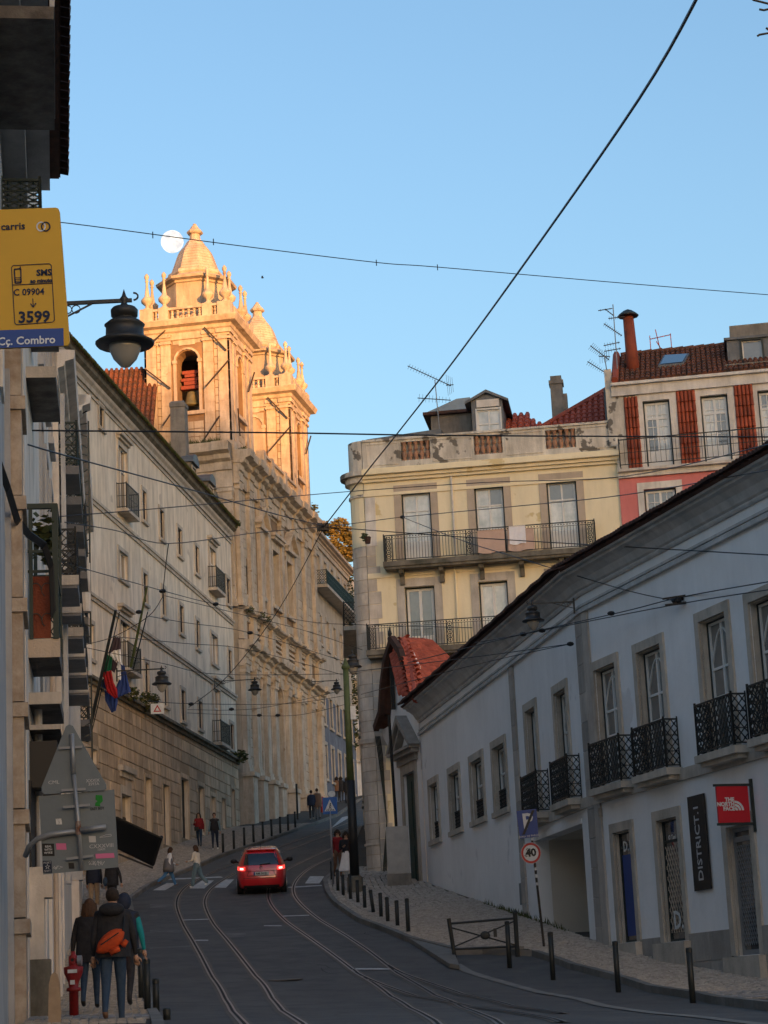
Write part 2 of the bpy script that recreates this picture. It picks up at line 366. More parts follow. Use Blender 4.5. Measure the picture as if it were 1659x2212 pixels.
def doorway(F, r, parent, dmat='dark_wood', sur=.18, smat='trim_stone', depth=.35, leaves=2, name='door', hood=None, light=0.):
    a, b, c, d = r; mb = F.mb()
    w_ = F.mb().box(a-sur, a, -.02, .05, c, d).box(b, b+sur, -.02, .05, c, d).box(a-sur, b+sur, -.02, .05, d, d+sur*1.1)
    if hood: w_.box(a-sur-.1, b+sur+.1, -.02, .12, d+hood*.6, d+hood*.8).box(a-sur-.2, b+sur+.2, -.02, .25, d+hood*.8, d+hood).box(a-sur*.7, b+sur*.7, -.02, .04, d+sur*1.1, d+hood*.6)
    w_ = w_.build(name+'_surround', smat, parent)
    q = F.mb(); y = -depth; wd = (b-a)/leaves
    for k in range(leaves):
        x0, x1 = a+wd*k+.01, a+wd*(k+1)-.01; top = d-light
        q.box(x0, x1, y-.06, y, c, top-.01)
        for z0_, z1_ in ((.06, .38), (.45, .93)): q.box(x0+.08, x1-.08, y, y+.025, c+(top-c)*z0_, c+(top-c)*z1_)
    q.build('door_leaf', dmat, w_)
    if light: F.mb().box(a, b, y-.05, y-.02, d-light, d).build('fanlight', 'glass', w_)
    return w_
def railing(F, s0, s1, z0, h, out, parent, mat='iron', kind='bar', step=.13, n0=0., name='railing', panels=(), ret=(1, 1)):
    mb = F.mb(); segs = [((s0, out), (s1, out))]
    if ret[0]: segs.append(((s0, n0), (s0, out)))
    if ret[1]: segs.append(((s1, n0), (s1, out)))
    for (a, na), (b, nb) in segs:
        L_ = sqrt((a-b)**2+(na-nb)**2)
        if L_ < .02: continue
        A_, B_ = Vector((a, na, 0)), Vector((b, nb, 0)); V = lambda t, z: A_+(B_-A_)*t+Vector((0, 0, z0+z))
        mb.bar(V(0, h), V(1, h), .05, .035); mb.bar(V(0, .06), V(1, .06), .03, .03); mb.bar(V(0, 0), V(0, h+.06), .04); mb.bar(V(1, 0), V(1, h+.06), .04)
        k = max(1, round(L_/step))
        if kind == 'bar':
            mb.bar(V(0, h-.14), V(1, h-.14), .018)
            for j in range(1, k):
                mb.bar(V(j/k, .06), V(j/k, h-.14), .018); p = V(j/k, h-.07); mb.ball(p, .03, 5, 3)
        elif kind == 'lattice':
            for zz in (h*.34, h*.67): mb.bar(V(0, zz), V(1, zz), .02)
            k = max(2, round(L_/.17)); rows = 5
            for j in range(k):
                for r_ in range(rows):
                    za, zb = .06+(h-.06)*r_/rows, .06+(h-.06)*(r_+1)/rows
                    mb.bar(V(j/k, za), V((j+1)/k, zb), .02); mb.bar(V((j+1)/k, za), V(j/k, zb), .02)
                    m_ = V((j+.5)/k, (za+zb)/2); mb.ball(m_, .032, 4, 2)
        elif kind == 'simple':
            for j in range(1, k): mb.bar(V(j/k, .06), V(j/k, h), .018)
            mb.bar(V(0, h*.5), V(1, h*.5), .02)
    for c_ in panels:                           # ornate cast panels
        for j in range(5):
            zc = z0+.12+(h-.2)*(j+.5)/5
            for q in range(8):
                a_, b_ = 2*pi*q/8, 2*pi*(q+1)/8; mb.bar((c_+.09*cos(a_), out, zc+.085*sin(a_)), (c_+.09*cos(b_), out, zc+.085*sin(b_)), .022)
            mb.ball((c_, out, zc), .035, 5, 3)
        for q in (-.13, .13): mb.bar((c_+q, out, z0), (c_+q, out, z0+h), .03)
    return mb.build(name, mat, parent)
def blocks(F, parent, mat, s0, s1, z0, z1, bw, bh, skip, proud=.02, n=0., lim=300, axis='s', fixed=0., zslope=None):
    me = block_mesh(mat); cnt = 0; rest = F.mb(); z = z0; row = 0
    while z < z1-.05:
        h_ = min(bh, z1-z); x = s0-(bw*.5 if row % 2 else 0)
        while x < s1-.02:
            ww = bw*random.uniform(.75, 1.3); a, b = max(x, s0), min(x+ww, s1); x += ww
            if s1-b < bw*.3: b = s1; x = s1
            if b-a < .08: continue
            segs = [(a, b)]
            for k in skip:
                if k[2] < z+h_-.03 and k[3] > z+.03:
                    ns = []
                    for (p, q) in segs:
                        if k[0] >= q or k[1] <= p: ns.append((p, q))
                        else:
                            if k[0]-p > .08: ns.append((p, k[0]))
                            if q-k[1] > .08: ns.append((k[1], q))
                    segs = ns
            for a_, b_ in segs:
                pr = proud*random.uniform(.7, 1.3); g_ = .012
                if cnt < lim:
                    if axis == 's': inst('stone_block', me, parent, (a_+g_, n, z+g_-F.z0), (b_-a_-2*g_, pr, h_-2*g_))
                    else: inst('stone_block', me, parent, (fixed, b_-g_, z+g_-F.z0), (b_-a_-2*g_, pr, h_-2*g_), (0, 0, -pi/2))
                    cnt += 1
                else:
                    if axis == 's': rest.box(a_+g_, b_-g_, n, n+pr, z+g_, z+h_-g_)
                    else: rest.box(fixed, fixed+pr, a_+g_, b_-g_, z+g_, z+h_-g_)
        z += h_; row += 1
    if rest.v: rest.build('stone_blocks', mat, parent, kind='stuff')
def cyl_tile(mat, name='tile'):
    mb = MB(); n = 5
    for k in range(n):
        a, b = pi*k/n, pi*(k+1)/n
        mb.quad((-cos(a)*.5, 0, sin(a)*.5), (-cos(b)*.5, 0, sin(b)*.5), (-cos(b)*.42, 1, sin(b)*.42), (-cos(a)*.42, 1, sin(a)*.42))
    mb.quad(*[(-cos(pi*k/n)*.5, 0, sin(pi*k/n)*.5) for k in range(n+1)])
    return umesh(mb, name, mat)
def ground_patch(f_in, f_out, y0, y1, step, off, name, mat, nx=6, **kw):
    mb = MB(); ys = []; y = y0
    while y < y1: ys.append(y); y += step
    ys.append(y1); rows = []
    for y in ys:
        a, b = f_in(y), f_out(y); rows.append(mb._a([(a+(b-a)*k/nx, y, gz(a+(b-a)*k/nx, y)+off) for k in range(nx+1)]))
    for p, q in zip(rows, rows[1:]):
        for k in range(nx): mb._f([p+k, p+k+1, q+k+1, q+k])
    return mb.build(name, mat, **kw)
_txt = {}
def text(s, size, mat, parent, mw, name='lettering', ext=.002, align='CENTER', sx=1., bold=0.):
    cu = bpy.data.curves.new('t', 'FONT'); cu.body = s; cu.size = size; cu.extrude = ext; cu.align_x = align; cu.align_y = 'CENTER'; cu.resolution_u = 2; cu.offset = bold
    t = bpy.data.objects.new('t', cu); C.objects.link(t); dg = bpy.context.evaluated_depsgraph_get(); dg.update()
    me = bpy.data.meshes.new_from_object(t.evaluated_get(dg)); bpy.data.objects.remove(t)
    me.materials.clear(); me.materials.append(mt[mat]); me.transform(Matrix.Scale(sx, 4, (1, 0, 0)))
    o = bpy.data.objects.new(name, me); C.objects.link(o); o.parent = parent; o.matrix_local = mw; return o
def TM(loc, x=(1, 0, 0), y=(0, 0, 1)):          # matrix whose text x and y run along the given local axes
    x = Vector(x).normalized(); y = Vector(y); y = (y-x*y.dot(x)).normalized(); z = x.cross(y); m = Matrix((x, y, z)).transposed().to_4x4(); m.translation = Vector(loc); return m
def foliage(mb, c, r, n, leaf, sz=1., seed=0, fill=.5):
    rd = random.Random(seed)
    for _ in range(n):
        d = Vector((rd.gauss(0, 1), rd.gauss(0, 1), rd.gauss(0, 1))).normalized(); k = r*(fill+(1-fill)*rd.random()); q = Vector(c)+Vector((d.x*k, d.y*k, d.z*k*sz))
        a, b = perp(Vector((rd.gauss(0, 1), rd.gauss(0, 1), rd.gauss(0, 1)+.3))); l = leaf*rd.uniform(.6, 1.4)
        mb.quad(q-a*l, q-b*l*.5, q+a*l, q+b*l*.5)

def proj_dbg(q):
    d=q.dot(fw); return 829.5+FP*q.dot(CR)/d, 1106-FP*q.dot(CU)/d
# ================================================================ GROUND
def pl(pts): return lambda y: lerp(y, pts)
cL = pl([(10, -1.0), (28.2, -3.15), (47, -5.55), (75.3, -9.45), (80.4, -9.4), (85, -8.85), (90, -8.24), (94.7, -7.82), (99, -7.16), (102.7, -6.5), (111.9, -5.4), (118.8, -4.45), (126.7, -3.6), (150, -2.6), (175, -.5)])
wL = pl([(10, -2.4), (31.6, -5.47), (77, -11.4), (78, -13.75), (119.5, -8.9), (120.5, -8.6), (141, -4.9), (156, -2.8), (175, -1)])
cR = pl([(10, 5.6), (30, 5.3), (39.5, 5.19), (45.7, 4.37), (50.1, 3.42), (52.3, 2.8), (52.6, 1.15), (55.6, .09), (62.8, -1.34), (70, -2.3), (74.1, -2.64), (79, -2.9), (84, -2.5), (96, -2.2), (112, -2.1), (150, 1.5), (175, 4)])
wR = pl([(10, 19.5), (29.2, 12.1), (45.8, 7.0), (52.7, 4.85), (60.6, 3.5), (75.6, .9), (79.3, -.15), (81.4, -.4), (82, -1.1), (112, -1.3), (150, 3), (175, 6)])
gb = MB(); ys = [-900, -500, -385, -340, -250, -120, -60, -30, -12]+list(range(0, 200, 4))+[220, 300, 500, 900]; xs = [-600, -200, -80, -40, -20, -8, 0, 8, 20, 40, 80, 200, 600]
rows = [gb._a([(x, y, gz(x, y)-.25) for x in xs]) for y in ys]
for p, q in zip(rows, rows[1:]):
    for k in range(len(xs)-1): gb._f([p+k, p+k+1, q+k+1, q+k])
gb.build('ground', 'earth', kind='structure')
road = ground_patch(lambda y: cL(y)-.02, lambda y: cR(y)+.02 if y > 55 else wR(y), 10, 176, .5, 0, 'road', 'asphalt', nx=14, kind='structure')
lpv = ground_patch(wL, lambda y: cL(y)-.14, 12, 176, .5, .1, 'pavement', 'cobble_joint', nx=6, kind='structure')
rpv = ground_patch(lambda y: cR(y)+.14, wR, 26, 176, .4, .1, 'pavement', 'cobble_joint', nx=6, kind='structure')
# cobbles: the nearest as single pieces, the rest joined
cm = umesh(MB().prism([(-.5, -.5, 0), (.5, -.5, 0), (.5, .5, 0), (-.5, .5, 0)], (0, 0, 1)), 'cobblestone', 'cobble')
def cobbles(a, b, y0, y1, parent, single, sp=.125, big=.2, seed=1):
    rd = random.Random(seed); rest = MB(); n = 0; y = y0
    while y < y1:
        s_ = sp if y < 66 else big; x = a(y)+.05
        while x < b(y)-.05:
            xx, yy = x+rd.uniform(-.012, .012), y+.03*sin(x*2.3+y)+rd.uniform(-.01, .01); z = gz(xx, yy)+.1; h = .02*rd.uniform(.5, 1.3)+.004; e = s_*.44*rd.uniform(.85, 1.05); an = rd.uniform(-.2, .2)
            if n < single and seed == 1 or n < single and yy > 30: inst('cobblestone', cm, parent, (xx, yy, z-.005), (2*e, 2*e, h+.005), (radians(3), 0, an)); n += 1
            else:
                c_, s__ = cos(an)*e, sin(an)*e
                i = rest._a([(xx-c_+s__, yy-s__-c_, z+h), (xx+c_+s__, yy+s__-c_, z+h), (xx+c_-s__, yy+s__+c_, z+h), (xx-c_-s__, yy-s__+c_, z+h), (xx-c_*1.1+s__*1.1, yy-s__*1.1-c_*1.1, z-.01), (xx+c_*1.1+s__*1.1, yy+s__*1.1-c_*1.1, z-.01), (xx+c_*1.1-s__*1.1, yy+s__*1.1+c_*1.1, z-.01), (xx-c_*1.1-s__*1.1, yy-s__*1.1+c_*1.1, z-.01)])
                for f in ((0, 1, 2, 3), (4, 5, 1, 0), (5, 6, 2, 1), (6, 7, 3, 2), (7, 4, 0, 3)): rest._f([i+k for k in f])
            x += s_
        y += s_
    rest.build('cobblestones', 'cobble', parent, kind='stuff')
cobbles(lambda y: cR(y)+.14, lambda y: wR(y) if y > 43 else min(wR(y), .172*y), 36.5, 84, rpv, 290, seed=1)
cobbles(wL, lambda y: cL(y)-.14, 29, 118, lpv, 290, seed=2)
# kerbs as single stones
kb = umesh(MB().box(0, 1, 0, 1, 0, 1), 'kerb_stone', 'granite')
def kerb(c, y0, y1, side, parent, n=290, ln=1.0, off=.14, h=.3, skip=None):
    y = y0
    while y < y1:
        L_ = ln*random.uniform(.8, 1.2); a = Vector((c(y), y, gz(c(y), y))); b = Vector((c(y+L_), y+L_, gz(c(y+L_), y+L_))); d = b-a
        o = inst('kerb_stone', kb, parent, (a.x, a.y, a.z+off-h), (d.length-.02, .16, h)); x_ = d.normalized(); yv = Vector((0, 0, 1)).cross(x_).normalized()*(1 if side > 0 else -1)
        m = Matrix((x_*(d.length-.02), yv*.16, x_.cross(yv)*h*(1 if side > 0 else -1))).transposed().to_4x4(); m.translation = a+Vector((0, 0, off-h))-yv*.0
        o.matrix_local = m; y += L_ if d.length < ln*2 else L_*.5
kerb(cL, 22, 150, 1, lpv); kerb(cR, 26, 52, -1, rpv); kerb(cR, 52.6, 112, -1, rpv)
a_, b_ = Vector((1.15, 52.5, gz(1.1, 52.5)+.12)), Vector((2.8, 52.4, gz(2.8, 52.4)+.12))
MB().box(1.05, 2.85, 52.28, 52.44, gz(2, 52.3)-.2, gz(2, 52.3)+.15).build('kerb_stone', 'granite', rpv)
corner = [Vector((1.15, 52.5, 0)), Vector((1.2, 49.3, 0)), Vector((.98, 49.6, 0)), Vector((.1, 55.6, 0))]
MB().prism([(q.x, q.y, gz(q.x, q.y)+.02) for q in corner], (0, 0, .1)).build('kerb_stone', 'granite', rpv)
def strip(pts, wd, off, name, mat, parent=None, **kw):   # a strip of constant width lying on the ground
    mb = MB(); P_ = [Vector((q[0], q[1], 0)) for q in pts]; D_ = []
    for p, q in zip(P_, P_[1:]):
        n = max(1, int((q-p).length/.8)); D_ += [p+(q-p)*k/n for k in range(n)]
    D_.append(P_[-1]); prev = None
    for k, q in enumerate(D_):
        d = (D_[min(k+1, len(D_)-1)]-D_[max(k-1, 0)]).normalized(); nn = Vector((-d.y, d.x, 0))*wd/2
        i = mb._a([(v.x, v.y, gz(v.x, v.y)+off) for v in (q-nn, q+nn)])
        if prev is not None: mb._f([prev, prev+1, i+1, i])
        prev = i
    return mb.build(name, mat, parent, **kw)
def sm(pts, k=3):                              # Catmull-Rom smoothing of plan points
    out = []
    for i in range(len(pts)-1):
        a, b, c, d = pts[max(i-1, 0)], pts[i], pts[i+1], pts[min(i+2, len(pts)-1)]
        for j in range(k):
            t = j/k; out.append(tuple(.5*((2*b[m])+(-a[m]+c[m])*t+(2*a[m]-5*b[m]+4*c[m]-d[m])*t*t+(-a[m]+3*b[m]-3*c[m]+d[m])*t**3) for m in range(2)))
    return out+[pts[-1]]
def gp2(L_, off=0): return [(q.x, q.y) for q in (G(*p, off) for p in L_)]
R1 = [(526, 2211.8), (488, 2158.5), (450, 2097), (411.9, 2026.7), (385.5, 1974), (379.6, 1944.6), (400, 1915), (447, 1890.5), (511.5, 1864), (602, 1830), (680, 1803), (757, 1776)]
R2 = [(652, 2211.8), (578.9, 2138), (523, 2073.5), (470.5, 2009), (447, 1971), (439.7, 1944.6), (452.9, 1921), (488, 1897.8), (530, 1876), (602, 1844), (680, 1815), (757, 1788)]
R3 = [(942, 2210), (883.3, 2174.4), (821.5, 2132), (762.9, 2096), (704.8, 2053), (646.2, 2012), (602.3, 1976.9), (581.8, 1950.5), (577.4, 1927), (592, 1895), (622.8, 1877), (675.5, 1851), (734, 1826), (760, 1816)]
R4 = [(1075.4, 2210), (987.5, 2168), (902.9, 2128.9), (837.8, 2086.5), (756, 2028), (675.5, 1976.9), (640.3, 1944.6), (630, 1918), (640.3, 1898), (675.5, 1871), (722, 1851), (760, 1838)]
S1 = [(762.9, 2096), (815, 2128.9), (902.9, 2151.6), (987.5, 2168), (1098, 2185.8), (1215, 2210)]
S2 = [(837.8, 2086.5), (902.9, 2119), (984, 2141.9), (1065.6, 2161.4), (1215, 2190.7)]
def smooth_plan(q, it=10):
    D_ = []
    for a, b in zip(q, q[1:]):
        n = max(1, int(sqrt((a[0]-b[0])**2+(a[1]-b[1])**2)/.7)); D_ += [(a[0]+(b[0]-a[0])*k/n, a[1]+(b[1]-a[1])*k/n) for k in range(n)]
    D_.append(q[-1])
    for _ in range(it): D_ = [D_[0]]+[tuple((D_[i-1][m]+2*D_[i][m]+D_[i+1][m])/4 for m in range(2)) for i in range(1, len(D_)-1)]+[D_[-1]]
    return D_
tr = tag(empty('tram_track', (0, 0, 0)), 'steel tram rails with dark grooves curving up the asphalt street', 'tram track')
for k, R_ in enumerate((R1, R2, R3, R4, S1, S2)):
    q = sm(gp2(R_)); 
    if k < 4: d = Vector((q[0][0]-q[2][0], q[0][1]-q[2][1])).normalized(); q = [(q[0][0]+d.x*9, q[0][1]+d.y*9)]+q
    q = smooth_plan(q, 14); o_ = .006+.004*(k >= 4)
    strip(q, .26, o_, 'rail_bed', 'rail_bed', tr); strip(q, .13, o_+.01, 'rail', 'rail_steel', tr); strip(q, .05, o_+.014, 'rail_groove', 'rail_groove', tr)
mk = tag(empty('road_marking', (0, 0, 0)), 'white zebra crossing and stop lines painted across the street', 'road marking')
def poly(pts, off, mat, name, parent=None, sub=1, **kw):
    q = [G(*p) for p in pts]; return MB().quad(*[(v.x, v.y, v.z+off) for v in q]).build(name, mat, parent, **kw)
for pts in ([(20, 668), (110, 668), (205, 615), (125, 615)], [(290, 655), (400, 655), (472, 596), (385, 596)], [(470, 650), (560, 650), (620, 588), (545, 588)], [(1143, 618), (1250, 618), (1285, 565), (1180, 565)], [(650, 646), (690, 646), (700, 600), (690, 600)]):
    poly([c6C(*p) for p in pts], .008, 'road_paint', 'crossing_bar', mk)
poly([c6C(*p) for p in [(1018, 652), (1270, 636), (1265, 629), (1018, 643)]], .008, 'road_paint', 'stop_line', mk)
poly([c6C(*p) for p in [(115, 592), (540, 574), (520, 566), (115, 584)]], .008, 'road_paint', 'stop_line', mk)
for pts in ([(245, 885), (436, 879), (436, 885), (245, 891)], [(840, 927), (970, 927), (970, 933), (840, 933)], [(980, 856), (1175, 850), (1175, 856), (980, 862)], [(330, 1034), (430, 1034), (430, 1042), (330, 1042)], [(1330, 215), (1418, 128), (1470, 118), (1475, 128)]):
    poly([c6C(*p) for p in pts], .008, 'road_paint', 'painted_dash', mk)
for pts in ([(285, 790), (525, 790), (525, 800), (285, 800)],): poly([c7R(*p) for p in pts], .016, 'road_paint', 'painted_dash', mk)
pt = tag(empty('asphalt_repair', (0, 0, 0)), 'lighter repaired strips of asphalt left of the tram rails', 'road patch')
for pts in ([(0, 960), (235, 960), (300, 1085), (0, 1100)], [(0, 770), (180, 770), (180, 795), (0, 800)], [(0, 850), (60, 846), (60, 856), (0, 858)], [(545, 980), (710, 985), (690, 1010), (590, 1015)]):
    poly([c6C(*p) for p in pts], .004, 'asphalt_patch', 'patch', pt)
mh = tag(empty('manhole', (0, 0, 0)), 'round iron manhole cover in the road between the tram rails', 'manhole'); q_ = G(*c6C(1000, 1330)); mh.location = q_
MB().lathe([(.38, 0.012), (.38, .02), (.001, .02)], n=20).build('cover', 'rail_bed', mh); mh.rotation_euler = (.06, 0, 0)
ck = MB(); rd = random.Random(21)
for _ in range(26):
    x, y = rd.uniform(-3, 3.5), rd.uniform(30, 60); x += -(y-30)*.09; a = rd.uniform(0, pi); pts = [(x, y)]
    for k in range(rd.randint(3, 8)): a += rd.uniform(-.7, .7); x += cos(a)*.35; y += sin(a)*.5; pts.append((x, y))
    for (x0, y0), (x1, y1) in zip(pts, pts[1:]):
        if cL(y0)+.3 < x0 < (cR(y0) if y0 > 52 else 5)-.3: ck.quad((x0, y0, gz(x0, y0)+.005), (x0+.02, y0, gz(x0, y0)+.005), (x1+.02, y1, gz(x1, y1)+.005), (x1, y1, gz(x1, y1)+.005))
ck.build('road_cracks', 'rail_groove', pt, kind='stuff')
# flush granite strip along the loading bay
gs = sm(gp2([(985, 2084), (1010, 2099), (1049, 2112), (1131, 2135), (1257, 2160), (1418, 2190), (1659, 2216)]))
st = strip(gs, .24, .012, 'granite_strip', 'granite', kind='structure')
# man with weeds along the white wall foot
wd = MB(); rd = random.Random(5)
for _ in range(260):
    y = rd.choice([rd.uniform(56, 66), rd.uniform(60, 64)]); x = wR(y)-.06-rd.random()*.12; z = gz(x, y)+.1; h = rd.uniform(.05, .22)
    wd.quad((x, y, z), (x+.03, y, z), (x+rd.uniform(-.08, .08), y+rd.uniform(-.08, .08), z+h))
wd.build('grass', 'leaf', kind='stuff', label='weeds growing along the foot of the white wall')
# ================================================================ RIGHT WHITE BUILDING
pts_ = [(12.1, 29.2), (7.0, 45.8), (4.85, 52.7), (3.5, 60.6), (.9, 75.6)]
WZ = .3
Wn = Fac(pts_[0], pts_[2], WZ); Wm = Fac(pts_[2], pts_[3], WZ); Wf = Fac(pts_[3], pts_[4], WZ)
wb = Wn.root('white_building', 'long low white building with iron balconies and tiled eaves following the kerb on the right', 'building')
def sub(F, nm): o = empty(nm, (0, 0, 0)); o.parent = wb; o.matrix_local = wb.matrix_basis.inverted() @ (Matrix.Translation((F.A.x, F.A.y, F.z0)) @ Matrix.Rotation(F.rz, 4, 'Z')); return o
bpy.context.view_layer.update()
zt = Wn.Z(1300, 1178); ztf = zt                                     # top of wall below the cornice
zstr = Wn.Z(*c5R(1000, 1290))
zt = 10.4
nearw = [Wn.rect(c5R, 1585, 1760, 250, 1060), Wn.rect(c5R, 1300, 1455, 365, 1140), Wn.rect(c5R, 942, 1082, 545, 1250), Wn.rect(c5R, 700, 822, 650, 1320)]
midw = [Wm.rect(c5R, 470, 538, 785, 1420), Wm.rect(c5R, 305, 362, 890, 1490)]
zb = sum(r[2] for r in nearw)/4; 
ground_ = [Wn.rect(c6R, 772, 872, 475, 1140), Wn.rect(c6R, 1030, 1155, 400, 1135), Wn.rect(c6R, 1450, 1590, 440, 1215)]
garage = Wm.rect(c6R, 300, 585, 480, 1120)
garage = (max(.6, garage[0]), garage[1], 0.8, garage[3])
Wsm = [Wf.rect(c4R, 815, 880, 1215, 1655), Wf.rect(c4R, 968, 1045, 1125, 1580), Wf.rect(c4R, 1133, 1225, 1030, 1500), Wf.rect(c4R, 1305, 1400, 920, 1430)]
def wall_in(F, par, holes, deep=None):
    return wall(F, 'wall', 'white_plaster', 0 if F is not Wm else 0, F.L, -.8, zt, holes, par, depth=.38)
E2 = sub(Wm, 'facade_bay'); E3 = sub(Wf, 'facade_bay'); E1 = sub(Wn, 'facade_bay')
wall_in(Wn, E1, nearw+ground_); wm_ = wall(Wm, 'wall', 'white_plaster', 0, Wm.L, -.8, zt, midw+[garage], E2, depth=.38); wall_in(Wf, E3, Wsm)
# garage recess
ga = Wm.mb(); a, b, c, d = garage
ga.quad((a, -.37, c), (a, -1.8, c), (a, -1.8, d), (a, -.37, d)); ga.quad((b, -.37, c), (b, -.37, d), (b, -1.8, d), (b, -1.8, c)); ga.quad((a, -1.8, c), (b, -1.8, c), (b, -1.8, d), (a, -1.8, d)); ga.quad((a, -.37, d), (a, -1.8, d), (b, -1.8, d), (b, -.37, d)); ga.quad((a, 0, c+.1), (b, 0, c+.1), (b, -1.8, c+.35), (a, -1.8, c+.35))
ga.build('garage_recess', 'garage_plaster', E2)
def wparts(F, par, wins, drk=1, **kw):
    for r in wins: window(F, r, par, smat='jamb_stone', depth=.2, dark=drk, **kw)
# reveals in stone: thin linings
def lining(F, par, wins):
    for r in wins:
        a, b, c, d = r; F.mb().box(a, a+.03, -.33, -.021, c, d-.03).box(b-.03, b, -.33, -.021, c, d-.03).box(a, b, -.33, -.021, d-.03, d).build('stone_reveal', 'jamb_stone', par)
lining(Wn, E1, nearw+ground_); lining(Wm, E2, midw); lining(Wf, E3, Wsm)
wparts(Wn, E1, nearw, sur=.2, hz=(.42, .64), arch=True, gmat='glass_grey', sill=False); wparts(Wm, E2, midw, sur=.2, hz=(.42, .64), arch=True, gmat='glass_grey', sill=False)
wparts(Wf, E3, Wsm, sur=.2, hz=(.35, .6), gmat='glass_grey', sill=True)
for r in Wsm: railing(Wf, r[0], r[1], r[2], .62, -.12, E3, kind='lattice', n0=-.12, ret=(0, 0))
# balconies
def balc(F, par, f, xl, xr, yt, yb, out=.34):
    a, b, c, d = F.rect(f, xl, xr, yt, yb, out); F.mb().box(a-.1, b+.1, 0, out+.06, c-.16, c).box(a, b, 0, out-.04, c-.26, c-.16).build('balcony_slab', 'jamb_stone', par)
    railing(F, a, b, c, d-c, out, par, kind='lattice', name='balcony_railing')
for q in ((1550, 1760, 735, 1045), (1252, 1462, 845, 1140), (895, 1078, 985, 1262), (650, 822, 1075, 1335)): balc(Wn, E1, c5R, *q)
for q in ((430, 526, 1185, 1430), (264, 352, 1270, 1505)): balc(Wm, E2, c5R, *q)
# bands, pilasters, cornice
for F, par in ((Wn, E1), (Wm, E2), (Wf, E3)):
    if F is not Wf: F.mb().box(0, F.L, .003, .07, zstr-.26, zstr).build('string_course', 'jamb_stone', par)
    F.mb().box(-.02, F.L+.02, 0, .1, 9.5, 9.6).box(-.02, F.L+.02, .0, .06, 9.66, 9.72).build('moulding', 'cornice_grey', par)
    mb = F.mb(); prof = [(0, 9.95), (.05, 9.95), (.08, 10.0), (.08, 10.04), (.13, 10.08), (.22, 10.24), (.36, 10.36), (.46, 10.4), (.47, 10.46), (.56, 10.47), (.6, 10.55), (0, 10.55)]
    for (n0, z_0), (n1, z_1) in zip(prof, prof[1:]): mb.quad((-.3*n0/.6, n0, z_0), (-.3*n1/.6, n1, z_1), (F.L+.15*n1, n1, z_1), (F.L+.15*n0, n0, z_0))
    mb.build('cornice', 'cornice_grey', par)
    tm = cyl_tile('dark_tile', 'eave_tile') if F is Wn else tm; k = int(F.L/.17)
    for j in range(k):
        inst('eave_tile', tm, par, (.17*j+.08, .78+.02*sin(j*7.), 10.58-F.z0), (.16, -.5, .16), (-.32, 0, random.uniform(-.04, .04)))
    F.mb().quad((-.25, .66, 10.56), (F.L+.1, .66, 10.56), (F.L+.1, -3.5, 10.85), (-.25, -3.5, 10.85)).quad((-.25, .66, 10.56), (F.L+.1, .66, 10.56), (F.L+.1, .56, 10.5), (-.25, .56, 10.5)).build('roof', 'dark_tile', par)
    rb = F.mb()
    for j in range(int(F.L/.34)): rb.tube([(.34*j+.1, .5, 10.66), (.34*j+.1, -3.4, 10.9)], .09, 5)
    rb.build('roof_tiles', 'old_tile', par, kind='stuff')
zt2 = 9.5
for F, par, (x0, x1) in ((Wm, E2, (548, 600)), (Wf, E3, (205, 245))):
    a, b = sorted((F.S(*c5R(x0, 900)), F.S(*c5R(x1, 900)))); a, b = (max(a, 0), b) if F is Wm else (a, b)
    if F is Wm: a, b = -.02, .62
    else: a, b = -.02, .5
    z = -.4 if F is Wm else .6
    while z < zt2-.1: F.mb().box(a, b, .004, .06, z+.006, min(z+.72, zt2)-.006).build('pilaster_block', 'pilaster_stone', par); z += .72
Wn.mb().box(Wn.L-.38, Wn.L, .004, .055, -.2, zt2).build('pilaster', 'pilaster_stone', E1)
# stone dado with sloping foot
ddz = Wn.Z(*c6R(1300, 1075)); gs_ = sorted(ground_); sp_e = [4.0]+[v for r in gs_ for v in (r[0]-.2, r[1]+.2)]+[gs_[-1][1]+.3]
for a_, b_ in list(zip(sp_e[::2], sp_e[1::2])):
    n_ = max(1, round((b_-a_)/1.1))
    for k in range(n_):
        x0, x1 = a_+(b_-a_)*k/n_, a_+(b_-a_)*(k+1)/n_
        for z0_, z1_ in ((-.9, ddz-.62), (ddz-.62, ddz)): Wn.mb().box(x0+.006, x1-.006, .003, .055, z0_+.006, z1_-.006).build('dado_stone', 'pilaster_stone', E1)
for r in ground_: Wn.mb().box(r[0]-.3, r[1]+.3, .003, .22, r[2]-.9, r[2]-.02).build('door_step', 'jamb_stone', E1)
r = ground_[0]; w1 = window(Wn, r, E1, sur=.2, smat='jamb_stone', depth=.13, nv=1, hz=(.86,), fmat='dark_frame', gmat='glass', name='shop_window', sill=False)
Wn.mb().box(r[0]+.14, r[1]-.14, -.124, -.112, r[2]+.15, r[3]-.55).build('poster', 'sign_blue', w1)
text('D.1', .34, 'sign_white', E1, TM(((r[0]+r[1])/2, -.1, r[3]-.36-WZ), (-1, 0, 0)), bold=.008)
r = ground_[1]; w2 = window(Wn, r, E1, sur=.2, smat='jamb_stone', depth=.13, nv=1, hz=(.82,), fmat='dark_frame', gmat='glass', name='shop_window', sill=False)
grl = Wn.mb(); s_ = .14; hh = r[3]-r[2]
